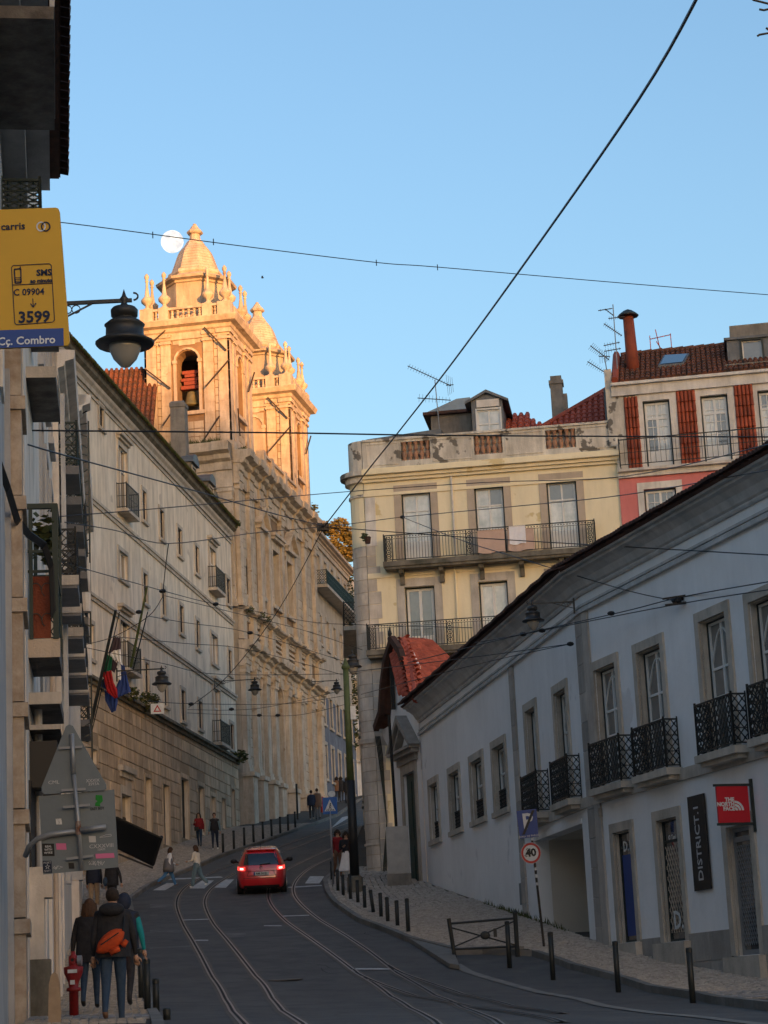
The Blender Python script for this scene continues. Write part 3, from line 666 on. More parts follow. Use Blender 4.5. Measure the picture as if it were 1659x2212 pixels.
def grille(F, r, y, z0, z1, mat, par, s_=.13):
    g = F.mb(); a, b = r[0]+.1, r[1]-.1; k = -int((b-a)/s_)-1
    while a+k*s_ < b+(z1-z0):
        for sg in (1, -1):
            x0 = a+k*s_; za, zb_ = z0, z1; xa, xb = x0, x0+(z1-z0)*.55
            t0, t1 = max(0, (a-xa)/(xb-xa)), min(1, (b-xa)/(xb-xa))
            if t1 > t0:
                p0, p1 = (xa+(xb-xa)*t0, z0+(z1-z0)*t0), (xa+(xb-xa)*t1, z0+(z1-z0)*t1)
                if sg < 0: p0, p1 = (a+b-p0[0], p0[1]), (a+b-p1[0], p1[1])
                g.bar((p0[0], y, p0[1]), (p1[0], y, p1[1]), .014)
        k += 1
        if k > 60: break
    return g.build('security_grille', mat, par)
grille(Wn, r, -.11, r[2]+.2, r[3]-.6, 'brown_trim', w2)
text('D.', .55, 'sign_white', E1, TM(((r[0]+r[1])/2, -.085, r[2]+.45-WZ), (-1, 0, 0)), bold=.015)
text('\u00a9 Taxi', .15, 'sign_white', E1, TM(((r[0]+r[1])/2, -.085, r[3]-.42-WZ), (-1, 0, 0)))
r = ground_[2]; w3 = window(Wn, r, E1, sur=.22, smat='jamb_stone', depth=.13, nv=1, hz=(.9,), fmat='steel_grey', gmat='glass', name='shop_door', sill=False, fw_=.11); grille(Wn, r, -.11, r[2]+.2, r[3]-.4, 'steel_grey', w3, .1)
F = Wm; a, b, c, d = garage
F.mb().box(b, b+.22, .003, .04, c, d).box(a-.05, b+.22, .003, .04, d, d+.12).build('garage_surround', 'white_plaster', E2)
a_, b_, c_, d_ = Wf.rect(c6R, 195, 222, 785, 915); Wf.mb().box(a_, b_, .0, .03, c_, d_).build('meter_cover', 'sign_back', E3)
a_, b_, c_, d_ = Wn.rect(c5R, 660, 680, 812, 905); Wn.mb().box(a_, b_, 0, .03, c_, d_).build('wall_plaque', 'cloth_brown', E1)
Wn.mb().box(Wn.S(*c6R(668, 370))-.08, Wn.S(*c6R(686, 370))+.06, 0, .1, Wn.Z(*c6R(677, 398)), Wn.Z(*c6R(677, 345))).build('junction_box', 'pilaster_stone', E1)
wall(Wn, 'rear_mass', 'white_plaster', -.2, Wn.L, -1, 10.4, [], E1, n=-6)
# street banner, hanging sign
a, b, c, d = Wn.rect(c6R, 1216, 1316, 262, 832)
ban = empty('banner', tuple(Wn.W(a, .0, c)), Wn.rz, 'black vertical shop banner reading DISTRICT.1 on the white wall', 'banner')
MB().box(0, b-a, .03, .06, 0, d-c).build('panel', 'black', ban)
text('DISTRICT.1', (d-c)*.165, 'print_grey', ban, TM(((b-a)*.5, .068, (d-c)*.5), (0, 0, 1), (1, 0, 0)), bold=.004)
q0 = P(*c6R(1555, 200), 46.2); sgn = empty('shop_sign', (0, 0, 0), 0, 'red square hanging shop sign reading THE NORTH FACE', 'shop sign')
s0, zt_ = Wn.hit(c6R(1575, 320)); bp = Wn.W(s0, 0, 0); nn = Wn.n
def onp(px, Y0=None):                                                # point on the blade plane, which sticks straight out of the wall
    d = ray(*px); pn = Wn.u; t = bp.dot(pn)/d.dot(pn); return d*t
tl, tr_, bl, br = (onp(c6R(*p)) for p in ((1350, 218), (1535, 214), (1362, 432), (1548, 428)))
wd_ = (tr_-tl).length; hgt = (tl-bl).length; sgn.location = bp+Vector((0, 0, bl.z)); sgn.rotation_euler = (0, 0, Wn.rz)
n1 = (tl-bp).dot(nn); n2 = n1-wd_
SH = tl.z-bl.z
MB().box(-.03, .03, n2, n1, 0, SH).build('panel', 'shop_red', sgn)
mbx = MB(); mbx.bar((0, 0, SH+.03), (0, n1+.05, SH+.03), .05); mbx.bar((0, 0, -.03), (0, n1+.03, -.03), .05); mbx.box(-.04, .04, 0, .05, -.2, SH+.15); mbx.build('bracket', 'dark_frame', sgn)
cx_ = (n1+n2)/2; hz_ = SH*.09
for i, s_ in enumerate(('THE', 'NORTH', 'FACE')):
    text(s_, SH*.15, 'sign_white', sgn, TM((-.036, cx_-.02, SH*(.63-.125*i)), (0, -1, 0)), align='RIGHT', bold=.006)
lg = MB()
for R_ in (.27, .18, .09):
    n = 10; c0 = (-.034, cx_-SH*.03, SH*.33); pts = []
    for k in range(n+1): t = pi/2*k/n; pts.append((t, R_*SH))
    for (t, rr), (t2, _) in zip(pts, pts[1:]):
        lg.quad(*[(c0[0]-.004, c0[1]-SH*.005-r_*cos(pi/2-a_), c0[2]+r_*sin(pi/2-a_)) for a_, r_ in ((t, rr), (t2, rr), (t2, rr-.065*SH), (t, rr-.065*SH))])
lg.build('logo', 'sign_white', sgn)
# ================================================================ PORTAL
PZ = 4.1; Pf = Fac((.88, 75.65), (-.15, 79.6), PZ)
pr = Pf.root('gabled_portal', 'small gabled entrance with green door and red tiled roof ending the white wall', 'building')
pdoor = Pf.rect(c4R, 640, 700, 1130, 2005); pdoor = (.9, 2.5, PZ+.05, pdoor[3])
zE, zP = 10.6, Pf.Z(865, 1388)
wall(Pf, 'wall', 'white_plaster', 0, Pf.L, 3.2, zE, [pdoor], pr, depth=.5)
Pf.mb().prism([(0, 0, zE), (Pf.L, 0, zE), (Pf.L*.78, 0, zE+1.6), (Pf.L*.55, 0, zP-.15), (Pf.L*.42, 0, zP-.15), (.5, 0, zE+1.5)], (0, -.3, 0)).build('gable', 'white_plaster', pr)
wall(Pf, 'rear_mass', 'white_plaster', 0, Pf.L, 3, zE, [], pr, n=-.5)
dw = doorway(Pf, pdoor, pr, 'green_door', sur=.32, smat='jamb_stone', depth=.1)
mb = Pf.mb(); a, b, c, d = pdoor; h0 = Pf.Z(875, 1655)
mb.box(a-.5, b+.5, 0, .12, d+.35, d+.6).box(a-.7, b+.7, 0, .3, d+.6, d+.75).box(a-.8, b+.8, 0, .42, d+.75, d+.85); m_ = (a+b)/2
for s_ in (-1, 1):
    mb.prism([(m_, 0, d+2.1), (m_, 0, d+1.85), (m_+s_*1.5, 0, d+.85), (m_+s_*1.75, 0, d+.85)], (0, .42, 0)); mb.prism([(m_, 0, d+1.82), (m_, 0, d+1.66), (m_+s_*1.1, 0, d+.86), (m_+s_*1.3, 0, d+.86)], (0, .28, 0))
mb.build('pediment', 'pilaster_stone', pr)
# curved barrel roof running back from the gable
prof = [(-.35, zE-.1), (-.05, zE+.35), (.3, zE+1.35), (.9, zE+2.1), (Pf.L*.48, zP+.1), (Pf.L-1.0, zE+2.1), (Pf.L-.35, zE+1.3), (Pf.L+.1, zE+.3), (Pf.L+1.0, zE-.15)]
mb = Pf.mb()
for p, q in list(zip(prof, prof[1:]))[-3:]: mb.quad((p[0], .3, p[1]), (q[0], .3, q[1]), (q[0], -5.5, q[1]), (p[0], -5.5, p[1]))
mb.build('roof', 'dark_tile', pr)
tm2 = cyl_tile('red_roof', 'roof_tile')
for p, q in zip(prof, prof[1:]):
    A_, B_ = Vector((p[0], 0, p[1])), Vector((q[0], 0, q[1])); L_ = (B_-A_).length; 
    for k in range(0):
        kk = max(1, round(L_/.5)); z0_ = A_+(B_-A_)*(k/kk); z1_ = A_+(B_-A_)*((k+1)/kk)
        lo, hi = (z0_, z1_) if z1_.z > z0_.z else (z1_, z0_)
        for j in range(20):
            y = .15-j*.28; d_ = (hi-lo); o = inst('roof_tile', tm2, pr, (0, 0, 0)); x_ = Vector((0, 1, 0)); yv = d_.normalized(); zv = x_.cross(yv)
            if zv.z < 0: zv = -zv
            m = Matrix((x_*.24, yv*(L_/kk*1.12), zv*.24)).transposed().to_4x4(); m.translation = lo+Vector((0, y, .0-PZ))+zv*.02; o.matrix_local = m
bpy.context.view_layer.update(); iP = pr.matrix_world.inverted()
def hip(q, n, name):                            # a hipped slope: q = ridge top, outer top, outer bottom, ridge bottom
    q = [P(*v) for v in q]; MB().quad(*[tuple(iP @ v) for v in q]).build('roof_slope', 'red_roof', pr)
    for k in range(n):
        t = (k+.5)/n; A_, B_ = q[0]+(q[3]-q[0])*t, q[1]+(q[2]-q[1])*t; d_ = B_-A_; m_ = max(1, round(d_.length/.5)); wv = (q[3]-q[0])/n; nv_ = d_.cross(wv).normalized()
        if nv_.y > 0: nv_ = -nv_
        for j in range(m_):
            o = inst('roof_tile', tm2, pr, (0, 0, 0)); lo = B_+(A_-B_)*(j/m_); m = Matrix((wv*.98, (A_-B_)/m_*1.12, nv_*wv.length)).transposed().to_4x4(); m.translation = lo+nv_*(.02+.0*j); o.matrix_local = iP @ m
hip([(872, 1386, 77.5), (930, 1391, 80.0), (972, 1432, 80.0), (900, 1512, 73.5)], 14, 'r'); hip([(872, 1386, 77.5), (846, 1402, 78.6), (868, 1502, 75.3), (900, 1512, 73.5)], 13, 'l')
rt = [(872, 1386, 77.45), (880, 1402, 77), (887, 1425, 76.3), (891, 1455, 75.3), (896, 1485, 74.3), (900, 1512, 73.4)]
for a_, b_ in zip(rt, rt[1:]): MB().tube([tuple(iP @ (P(*a_)+Vector((0, -.04, .05)))), tuple(iP @ (P(*b_)+Vector((0, -.04, .02))))], [.13, .16], 8).build('ridge_tile', 'red_roof', pr)
vb = Pf.mb()
for p, q in zip(prof, prof[1:]): vb.bar((p[0], .32, p[1]+.02), (q[0], .32, q[1]+.02), .2, .26)
vb.build('verge', 'dark_tile', pr); 
mb = Pf.mb(); mb.prism([(Pf.L-.1, .1, zE-.2), (Pf.L+1.0, .1, zE-.2), (Pf.L+.7, .1, zE-.55), (Pf.L-.1, .1, zE-1.1)], (0, -2.5, 0)); mb.build('eave_cove', 'cornice_grey', pr)
mb = Pf.mb(); mb.bar((Pf.L*.75, .12, zE+.3), (Pf.L*.75, .12, zE+2.9), .14); mb.lathe([(.1, 0), (.1, .1), (.05, .15), (.09, .25), (.0, .55)], (Pf.L*.75, .12, zE+2.9-PZ+PZ), 6); mb.build('finial_post', 'iron', pr)
cab = empty('utility_cabinet', G(*c4R(575, 2010), .1), 0, 'grey metal utility cabinet standing beside the portal', 'cabinet')
MB().box(-.42, .42, -.12, .2, 0, .42).build('plinth', 'concrete', cab); MB().box(-.39, .39, -.1, .2, .42, 2.05).build('body', 'steel_grey', cab); MB().box(-.36, .36, -.125, -.1, .47, 2.0).build('door', 'steel_grey', cab)
bx = empty('post_box', G(*c4R(520, 2000), .1)+Vector((0, .6, 0)), 0, 'small ochre box on the wall beside the cabinet', 'box'); MB().box(-.1, .1, 0, .2, 1.2, 1.5).build('body', 'ochre', bx); MB().box(-.08, .1, 0, .2, 1.55, 1.85).build('lid', 'ochre', bx)
pp = empty('drain_pipe', G(*c4R(600, 2005), .1)+Vector((-.1, .3, 0)), 0, 'dark drain pipe down the corner of the portal', 'pipe'); MB().tube([(0, 0, 0), (-.05, 0, 3), (-.1, .0, 6.0)], .06).build('pipe', 'black', pp)
def flatten(bay, root):
    bpy.context.view_layer.update()
    for ch in list(bay.children):
        m = bay.matrix_local @ ch.matrix_local; ch.parent = root; ch.matrix_local = m
    bpy.data.objects.remove(bay)
for e in (E1, E2, E3): flatten(e, wb)
# ================================================================ YELLOW BUILDING
YZ = 5.0; Yw = P(1336, 1500, 80.2); 
yx0 = P(797, 1200, 81.4).x
Yf = Fac((P(1336, 1000, 80.0).x, 80.0), (-.75, 81.2), YZ)
yb = Yf.root('yellow_building', 'yellow corner building with iron balconies and weathered plaster parapet behind the white wall', 'building')
z_par0 = Yf.Z(1000, 1003); z_par1 = Yf.Z(1000, 939)
yw1 = [Yf.rect(c1R, 375, 545, 745, 1140), Yf.rect(c1R, 797, 968, 712, 1100), Yf.rect(c1R, 1215, 1390, 682, 1070)]
zt1, zb1 = sum(r[3] for r in yw1)/3, sum(r[2] for r in yw1)/3; yw1 = [(r[0], r[1], zb1, zt1) for r in yw1]
yw2 = [Yf.rect(c2R, 432, 622, 545, 925), Yf.rect(c2R, 900, 1085, 512, 890)]
zt2_, zb2 = yw2[0][3], yw2[0][2]; yw2 = [(r[0], r[1], zb2, zt2_) for r in yw2]; yw2.append((yw1[2][0], yw1[2][1], zb2, zt2_))
wall(Yf, 'wall', 'yellow_plaster', 0, Yf.L-.0, 3.5, z_par0, yw1+yw2, yb)
wall(Yf, 'rear_wall', 'yellow_plaster', 0, Yf.L, 3.5, z_par0, [], yb, n=-9)
for r in yw1: window(Yf, r, yb, sur=.28, smat='brown_trim', depth=.2, dark=1, nv=2, hz=(.74,), panel=.75, gmat=['glass_curtain', 'glass_curtain', 'glass_grey'], sill=False, proud=.03)
for k, r in enumerate(yw2): window(Yf, r, yb, sur=.3, smat='trim_stone', depth=.25, dark=1, nv=2, hz=(), panel=.45, gmat=['glass_grey', 'glass_curtain', 'glass_grey'][k], sill=False, proud=.04, fw_=.09)
# parapet with three baluster openings
bo = [Yf.rect(c1R, 366, 535, 455, 558), Yf.rect(c1R, 787, 952, 420, 530), Yf.rect(c1R, 1200, 1375, 383, 492)]
bz0, bz1 = sum(r[2] for r in bo)/3, sum(r[3] for r in bo)/3; bo = [(r[0], r[1], bz0, bz1) for r in bo]
wall(Yf, 'parapet', 'parapet_plaster', 0, Yf.L, z_par0, z_par1, bo, yb, n=.0, depth=.22, thick=.22)
mb = Yf.mb(); mb.box(-.05, Yf.L, -.26, .06, z_par1, z_par1+.09)
for a, b in ((bo[0][1]+.1, bo[1][0]-.1), (bo[1][1]+.1, bo[2][0]-.1), (.1, bo[0][0]-.1) if bo[0][0] > 1 else (.1, .2), (bo[2][1]+.1, Yf.L-.1), (.1, bo[2][0]-.1)):
    pass
mb.build('parapet_coping', 'parapet_plaster', yb)
pr_ = Yf.mb()
S3 = sorted(bo); edges = [.15, S3[0][0]-.1, S3[0][1]+.1, S3[1][0]-.1, S3[1][1]+.1, S3[2][0]-.1, S3[2][1]+.1, Yf.L-.15]
for a, b in zip(edges[::2], edges[1::2]):
    for (x0, x1, z0_, z1_) in ((a, b, z_par0+.22, z_par0+.27), (a, b, z_par1-.12, z_par1-.07), (a, a+.05, z_par0+.27, z_par1-.12), (b-.05, b, z_par0+.27, z_par1-.12)): pr_.box(x0, x1, .002, .03, z0_, z1_)
pr_.build('parapet_panels', 'parapet_plaster', yb, kind='stuff')
bal_prof = [(.085, 0), (.085, .06), (.05, .1), (.1, .3), (.08, .42), (.04, .52), (.06, .55), (.085, .6), (.06, .7), (.05, .85), (.085, .94), (.085, 1)]
bal2 = umesh(MB().lathe(bal_prof, n=8), 'baluster', 'clay_baluster', True)
bal = umesh(MB().lathe([(.085, 0), (.085, .06), (.05, .1), (.1, .3), (.08, .42), (.04, .52), (.06, .55), (.085, .6), (.06, .7), (.05, .85), (.085, .94), (.085, 1)], n=8), 'baluster', 'church_trim', True)
for r in bo:
    for k in range(5): inst('baluster', bal2, yb, (r[0]+(r[1]-r[0])*(k+.5)/5, -.11, r[2]-YZ), (1.1, 1.1, r[3]-r[2]))
mb = Yf.mb()
for n1_, z0_, z1_ in ((.1, .0, .1), (.3, -.12, 0), (.36, -.2, -.12), (.22, -.34, -.2), (.12, -.46, -.34), (.05, -1.02, -.9)): mb.box(-.05, Yf.L+.02, -.01 if n1_ < .2 else .0, n1_, z_par0+z0_, z_par0+z1_-.004)
mb.build('cornice', 'yellow_plaster', yb)
# rounded corner of dressed stone
cx, cn, cr = Yf.L+.02, -.62, .62
def arc_piece(z0_, z1_, mat, nm, r=cr, a0=0, a1=100, g=.01, k=6):
    mb = Yf.mb(); 
    for j in range(k):
        t0, t1 = radians(90-(a0+(a1-a0)*j/k)), radians(90-(a0+(a1-a0)*(j+1)/k))
        mb.prism([(cx+r*cos(t0), cn+r*sin(t0), z0_+g), (cx+r*cos(t1), cn+r*sin(t1), z0_+g), (cx+(r-.3)*cos(t1), cn+(r-.3)*sin(t1), z0_+g), (cx+(r-.3)*cos(t0), cn+(r-.3)*sin(t0), z0_+g)], (0, 0, z1_-z0_-2*g))
    return mb.build(nm, mat, yb)
zl = Yf.Z(800, 1180)
z = 3.8; row = 0
while z < zl:
    h_ = random.choice([.42, .5, .58]); z1_ = min(z+h_, zl); m_ = random.uniform(30, 70)
    arc_piece(z, z1_, 'cream_stone', 'stone_block', a1=m_, k=4); arc_piece(z, z1_, 'cream_stone', 'stone_block', a0=m_+1.2, a1=110, k=4); 
    Yf.mb().box(Yf.L-random.choice([.35, .5]), Yf.L, .0, .025, z+.01, z1_-.01).build('stone_block', 'cream_stone', yb); z = z1_; row += 1
arc_piece(zl, z_par0, 'yellow_plaster', 'corner_wall', a1=110); arc_piece(3.5, z_par0, 'joint', 'corner_core', r=cr-.015, a1=110)
Yf.mb().box(Yf.L-.42, Yf.L-.02, .0, .03, zl, z_par0-1.05).build('corner_strip', 'offwhite', yb)
arc_piece(z_par0, z_par1+.09, 'parapet_plaster', 'parapet_corner', a1=110); arc_piece(z_par0-.2, z_par0+.0, 'parapet_plaster', 'cornice_corner', r=cr+.36, a1=120); arc_piece(z_par0-.44, z_par0-.2, 'parapet_plaster', 'cornice_corner', r=cr+.18, a1=120); arc_piece(z_par0-1.02, z_par0-.9, 'parapet_plaster', 'cornice_corner', r=cr+.05, a1=120)
zc_ = Yf.Z(810, 1598); arc_piece(zc_-.12, zc_+.06, 'cream_stone', 'string_corner', r=cr+.08, a1=115); zc_ = Yf.Z(810, 1820); arc_piece(zc_-.1, zc_, 'cream_stone', 'string_corner', r=cr+.05, a1=115)
sf = Fac((Yf.W(Yf.L+cr, -.6, 0).x, Yf.W(Yf.L+cr, -.6, 0).y), (-1.5, 95), YZ)
sb = MB(); p0_, p1_ = Yf.W(Yf.L+cr*.99, -.7, 3), Vector((-1.5, 95, 3)); dd = Vector((0, 0, z_par1-3))
# side wall along the street
o = MB(-YZ); A_ = Yf.W(0, 0, 0)
def loc(v): v = Vector((v[0], v[1], 0))-Yf.A; return (v.dot(Yf.u), v.dot(Yf.n))
(a0, b0), (a1, b1) = loc(p0_), loc(p1_)
o.quad((a0, b0, 3), (a1, b1, 3), (a1, b1, z_par1), (a0, b0, z_par1)); o.build('side_wall', 'yellow_plaster', yb)
# balconies
for (f, xa, xb, ys, yr, outr) in ((c1R, 272, 1497, 1150, 1000, .62), (c2R, 192, 1500, 950, 790, .62)):
    a, b = sorted((Yf.S(*f(xa, ys), outr), Yf.S(*f(xb, ys), outr))); zs_ = Yf.Z(*f(xa+15, ys), outr); zr = Yf.Z(*f(xa+15, yr), outr)
    Yf.mb().box(a-.06, b+.06, 0, outr+.06, zs_-.2, zs_).box(a, b, 0, outr, zs_-.3, zs_-.2).build('balcony_slab', 'mossy_stone', yb)
    railing(Yf, a, b, zs_, zr-zs_, outr, yb, step=.115, kind='bar', name='balcony_railing', panels=[a+.18, b-.18, (a+b)/2+.75])
    for k in range(6 if f is c1R else 3):
        x = b-.6-k*1.55; Yf.mb().prism([(x-.09, 0, zs_-.3), (x-.09, .5, zs_-.3), (x-.09, .45, zs_-.45), (x-.09, .2, zs_-.55), (x-.09, .12, zs_-.85), (x-.09, 0, zs_-.85)], (.18, 0, 0)).build('bracket', 'mossy_stone', yb)
    if f is c1R: z_b1, s_b1 = zs_, (a, b)
Yf.mb().box(0, Yf.L, .003, .04, z_b1-.5, z_b1-.3).build('string_course', 'yellow_plaster', yb)
x = Yf.S(*c1R(665, 800)); Yf.mb().tube([(x, .08, zb1), (x, .08, zt1+.35), (x, .02, zt1+.6)], .045).build('rain_pipe', 'offwhite', yb)
x = Yf.S(*c2R(752, 600)); Yf.mb().tube([(x, .07, zb2-2), (x, .07, z_b1-.3)], .04).build('rain_pipe', 'yellow_plaster', yb)
for (x0, x1, y0, y1, m_, lab) in ((805, 962, 968, 1098, 'towel', 'wide beige towel hung over the yellow building balcony rail, left one'), (980, 1130, 962, 1085, 'towel', 'beige cloth hung on the balcony rail behind the white towel'), (988, 1083, 945, 1048, 'towel_white', 'white towel draped over the balcony rail of the yellow building')):
    o_ = .68 if m_ == 'towel' else .72; a, b = sorted((Yf.S(*c1R(x0, y0), o_), Yf.S(*c1R(x1, y0), o_))); zt_, zb_ = Yf.Z(*c1R((x0+x1)/2, y0), o_), Yf.Z(*c1R((x0+x1)/2, y1), o_)
    t = empty('towel', tuple(Yf.W(a, o_, zb_)), Yf.rz, lab, 'towel', 'laundry on the yellow building balcony'); mb = MB(); nx, nz = 12, 6; L_ = b-a; H_ = zt_-zb_
    for s_ in (0, -.14):
        i = mb._a([(L_*i_/nx, s_+.02*sin(i_*1.7+j_*.4)*(1-j_/nz), H_*j_/nz+(.03*sin(i_*.6) if j_ == 0 else 0)) for j_ in range(nz+1) for i_ in range(nx+1)])
        for j_ in range(nz):
            for i_ in range(nx): q = i+j_*(nx+1)+i_; mb._f([q, q+1, q+nx+2, q+nx+1])
        if s_: break
    mb.box(0, L_, -.13, .02, H_, H_+.02); mb.build('cloth', m_, t, True)
# roof things
zr0 = z_par1-.2
rb = Yf.mb(); xa, xb = sorted((Yf.S(*c1R(1330, 370), -2), Yf.S(*c1R(560, 410), -2)))
rd_a, rd_b = xa, xb; zr_top = Yf.Z(*c1R(770, 310), -2.5)
def slope_roof(F, root, x0, x1, n0, z0, n1, z1, mat, bmat, sp=.26, ln=.45, stuff=True, hipl=0, hipr=0, nm='roof', rad=.12):
    b = F.mb(); b.quad((x0, n0, z0), (x1, n0, z0), (x1-hipr, n1, z1), (x0+hipl, n1, z1)); b.build(nm, bmat, root)
    r = F.mb(); L_ = sqrt((n1-n0)**2+(z1-z0)**2); k = max(1, round(L_/ln)); x = x0+sp/2
    while x < x1:
        for j in range(k):
            t0, t1 = j/k, (j+1.12)/k; lo, hi = x0+hipl*(t0+t1)/2, x1-hipr*(t0+t1)/2
            if lo-.05 <= x <= hi+.05:
                p, q = Vector((x+random.uniform(-.012, .012), n0+(n1-n0)*t0, z0+(z1-z0)*t0+.05)), Vector((x, n0+(n1-n0)*t1, z0+(z1-z0)*t1+.02)); r.tube([p, q], [rad, rad*.8], 6)
        x += sp
    return r.build('roof_tiles', mat, root, kind='stuff')
slope_roof(Yf, yb, Yf.S(*c1R(1250, 380), -1), Yf.S(*c1R(570, 400), -1), -1, zr0-.1, -4.2, zr_top+.35, 'red_roof', 'red_roof', hipr=2.6, hipl=1.2)
# dormer
a, b = sorted((Yf.S(*c1R(775, 300), -1.2), Yf.S(*c1R(955, 300), -1.2))); dz1 = Yf.Z(*c1R(865, 205), -1.2); dz0 = z_par1-.4; dpk = Yf.Z(*c1R(865, 160), -1.2)
wr = Yf.rect(c1R, 808, 940, 272, 400, -1.2); wr = (wr[0], wr[1], wr[2]-.15, wr[3])
wall(Yf, 'dormer_wall', 'zinc', a, b, dz0, dz1, [wr], yb, n=-1.2, depth=.12)
Yf.mb().prism([(a, -1.2, dz1), (b, -1.2, dz1), ((a+b)/2, -1.2, dpk-.05)], (0, -.1, 0)).build('dormer_gable', 'zinc', yb)
m_ = (a+b)/2; Yf.mb().prism([(a-.25, -1.05, dz1-.12), (m_, -1.05, dpk), (b+.25, -1.05, dz1-.12), (b+.25, -1.05, dz1-.22), (m_, -1.05, dpk-.12), (a-.25, -1.05, dz1-.22)], (0, -3, 0)).build('dormer_roof', 'zinc', yb)
Yf.mb().quad((a, -1.2, dz0), (a, -4, dz0+.9), (a, -4, dz1), (a, -1.2, dz1)).quad((b, -1.2, dz0), (b, -4, dz0+.9), (b, -4, dz1), (b, -1.2, dz1)).build('dormer_cheek', 'zinc', yb)
window(Yf, wr, yb, sur=.06, smat='white_paint', depth=.05, nv=2, hz=(.45,), gmat='glass_curtain', n=-1.2, name='dormer_window')
Yf.mb().box(wr[0], wr[1], -1.2, -1.1, wr[3]+.1, wr[3]+.4).build('shutter_box', 'offwhite', yb)
# dark metal shed roof, skylight dome, grey cheek
a, b = sorted((Yf.S(*c1R(190, 420), -.6), Yf.S(*c1R(600, 400), -.6))); z0_ = Yf.Z(*c1R(400, 432), -.6)
Yf.mb().prism([(a, -.5, z0_-.3), (b+.15, -.5, z0_-.3), (b+.15, -.5, z0_+.02), (a, -.5, z0_+.22)], (0, -3, 0)).build('flat_roof_edge', 'zinc', yb)
a, b = sorted((Yf.S(*c1R(540, 350), -2.4), Yf.S(*c1R(775, 350), -2.4))); z0_, z1_ = Yf.Z(*c1R(640, 400), -2.4), Yf.Z(*c1R(640, 300), -2.4); zz = Yf.Z(*c1R(700, 212), -2.4)
Yf.mb().box(a, b, -5, -2.4, z0_-.4, z1_).build('skylight_base', 'concrete', yb); Yf.mb().box(a-.0, b+.3, -5.2, -2.2, z1_, z1_+.12).build('skylight_rim', 'dark_tile', yb)
Yf.mb().prism([(a, -2.3, z1_+.12), (b+.2, -2.3, z1_+.12), (b-.3, -2.3, z1_+.3), (b-1.1, -2.3, zz), (a, -2.3, zz+.02)], (0, -2.4, 0)).build('skylight', 'glass_grey', yb)
a, b = sorted((Yf.S(*c1R(1228, 150), -5), Yf.S(*c1R(1298, 150), -5))); z1_ = Yf.Z(*c1R(1262, 75), -5)
Yf.mb().box(a, b, -5.6, -5, z_par1-1, z1_-.35).box(a-.05, b+.05, -5.65, -4.95, z1_-.35, z1_-.2).box(a+.02, b-.02, -5.6, -5.02, z1_-.2, z1_).build('chimney', 'concrete', yb)
a, b = sorted((Yf.S(*c1R(1300, 200), -5), Yf.S(*c1R(1325, 200), -5))); Yf.mb().box(a, b, -5.6, -5.1, z_par1-1, Yf.Z(*c1R(1310, 175), -5)).build('chimney', 'concrete', yb)
# red hipped roof to the right
pa, pb_, pc = Yf.hit(c1R(1150, 335), -3), Yf.hit(c1R(1610, 118), -6), Yf.hit(c1R(1610, 360), -3)
rr = Yf.mb(); V0, V1, V2, V3 = (pa[0], -3, pa[1]-.4), (pc[0]-1.0, -3, pa[1]-.4), (pb_[0]-.6, -6.5, pb_[1]), (pb_[0]+.1, -6.5, pb_[1])
slope_roof(Yf, yb, pc[0]-1.0, pa[0], -3, pa[1]-.5, -6.5, pb_[1], 'red_roof', 'red_roof', hipr=pa[0]-pb_[0]-.1, sp=.24, ln=.42)
rg = Yf.mb(); rg.tube([(pa[0], -3, pa[1]-.38), (pb_[0]+.05, -6.5, pb_[1]+.1)], .12, 6); rg.build('ridge_tiles', 'red_roof', yb)
# ================================================================ PINK BUILDING
pxl, pxr = P(1336, 900, 79.7), P(1760, 900, 79.0)
Kf = Fac((P(1800, 900, 78.6).x, 78.6), (P(1326, 900, 79.9).x, 79.9), 1.5)
kb_ = Kf.root('pink_building', 'pink and white building with tile-clad piers and mossy red roof above the white wall', 'building')
zsl = Kf.Z(*c3R(270, 1625)); zbm = Kf.Z(*c3R(270, 1695)); zev = Kf.Z(*c3R(300, 868))
kw = [Kf.rect(c3R, 508, 748, 1000, 1590), Kf.rect(c3R, 1018, 1262, 948, 1535), Kf.rect(c3R, 1525, 1780, 905, 1470)]
zt_ = sum(r[3] for r in kw[:2])/2; kw = [(r[0], r[1], zsl, zt_) for r in kw]
kp = [Kf.rect(c3R, 512, 800, 1775, 2190)]
wall(Kf, 'upper_wall', 'offwhite', 0, Kf.L, zsl, zev, kw, kb_, depth=.2); wall(Kf, 'lower_wall', 'pink_plaster', 0, Kf.L, 1, zbm, kp, kb_)
Kf.mb().box(0, Kf.L, 0, .12, zbm, zsl-.1).box(0, Kf.L, 0, .3, zsl-.1, zsl).build('string_course', 'offwhite', kb_)
wall(Kf, 'rear_mass', 'offwhite', 0, Kf.L, 1, zev, [], kb_, n=-8)
mb = Kf.mb(); A0 = Kf.L; mb.quad((A0, 0, 1), (A0, -8, 1), (A0, -8, zev), (A0, 0, zev)); mb.prism([(A0, .1, zev), (A0, -8, zev), (A0, -4, zev+2.3)], (-.25, 0, 0)); mb.build('end_wall', 'offwhite', kb_)
for r in kw: window(Kf, r, kb_, sur=.26, smat='offwhite', depth=.18, dark=1, nv=2, hz=(.76,), panel=.7, bars=3, gmat=['glass_curtain', 'glass_curtain', 'glass_grey'], sill=False, proud=.06, fw_=.08)
window(Kf, kp[0], kb_, sur=.24, smat='offwhite', depth=.2, dark=1, nv=2, hz=(), bars=3, gmat='glass_grey', fw_=.08)
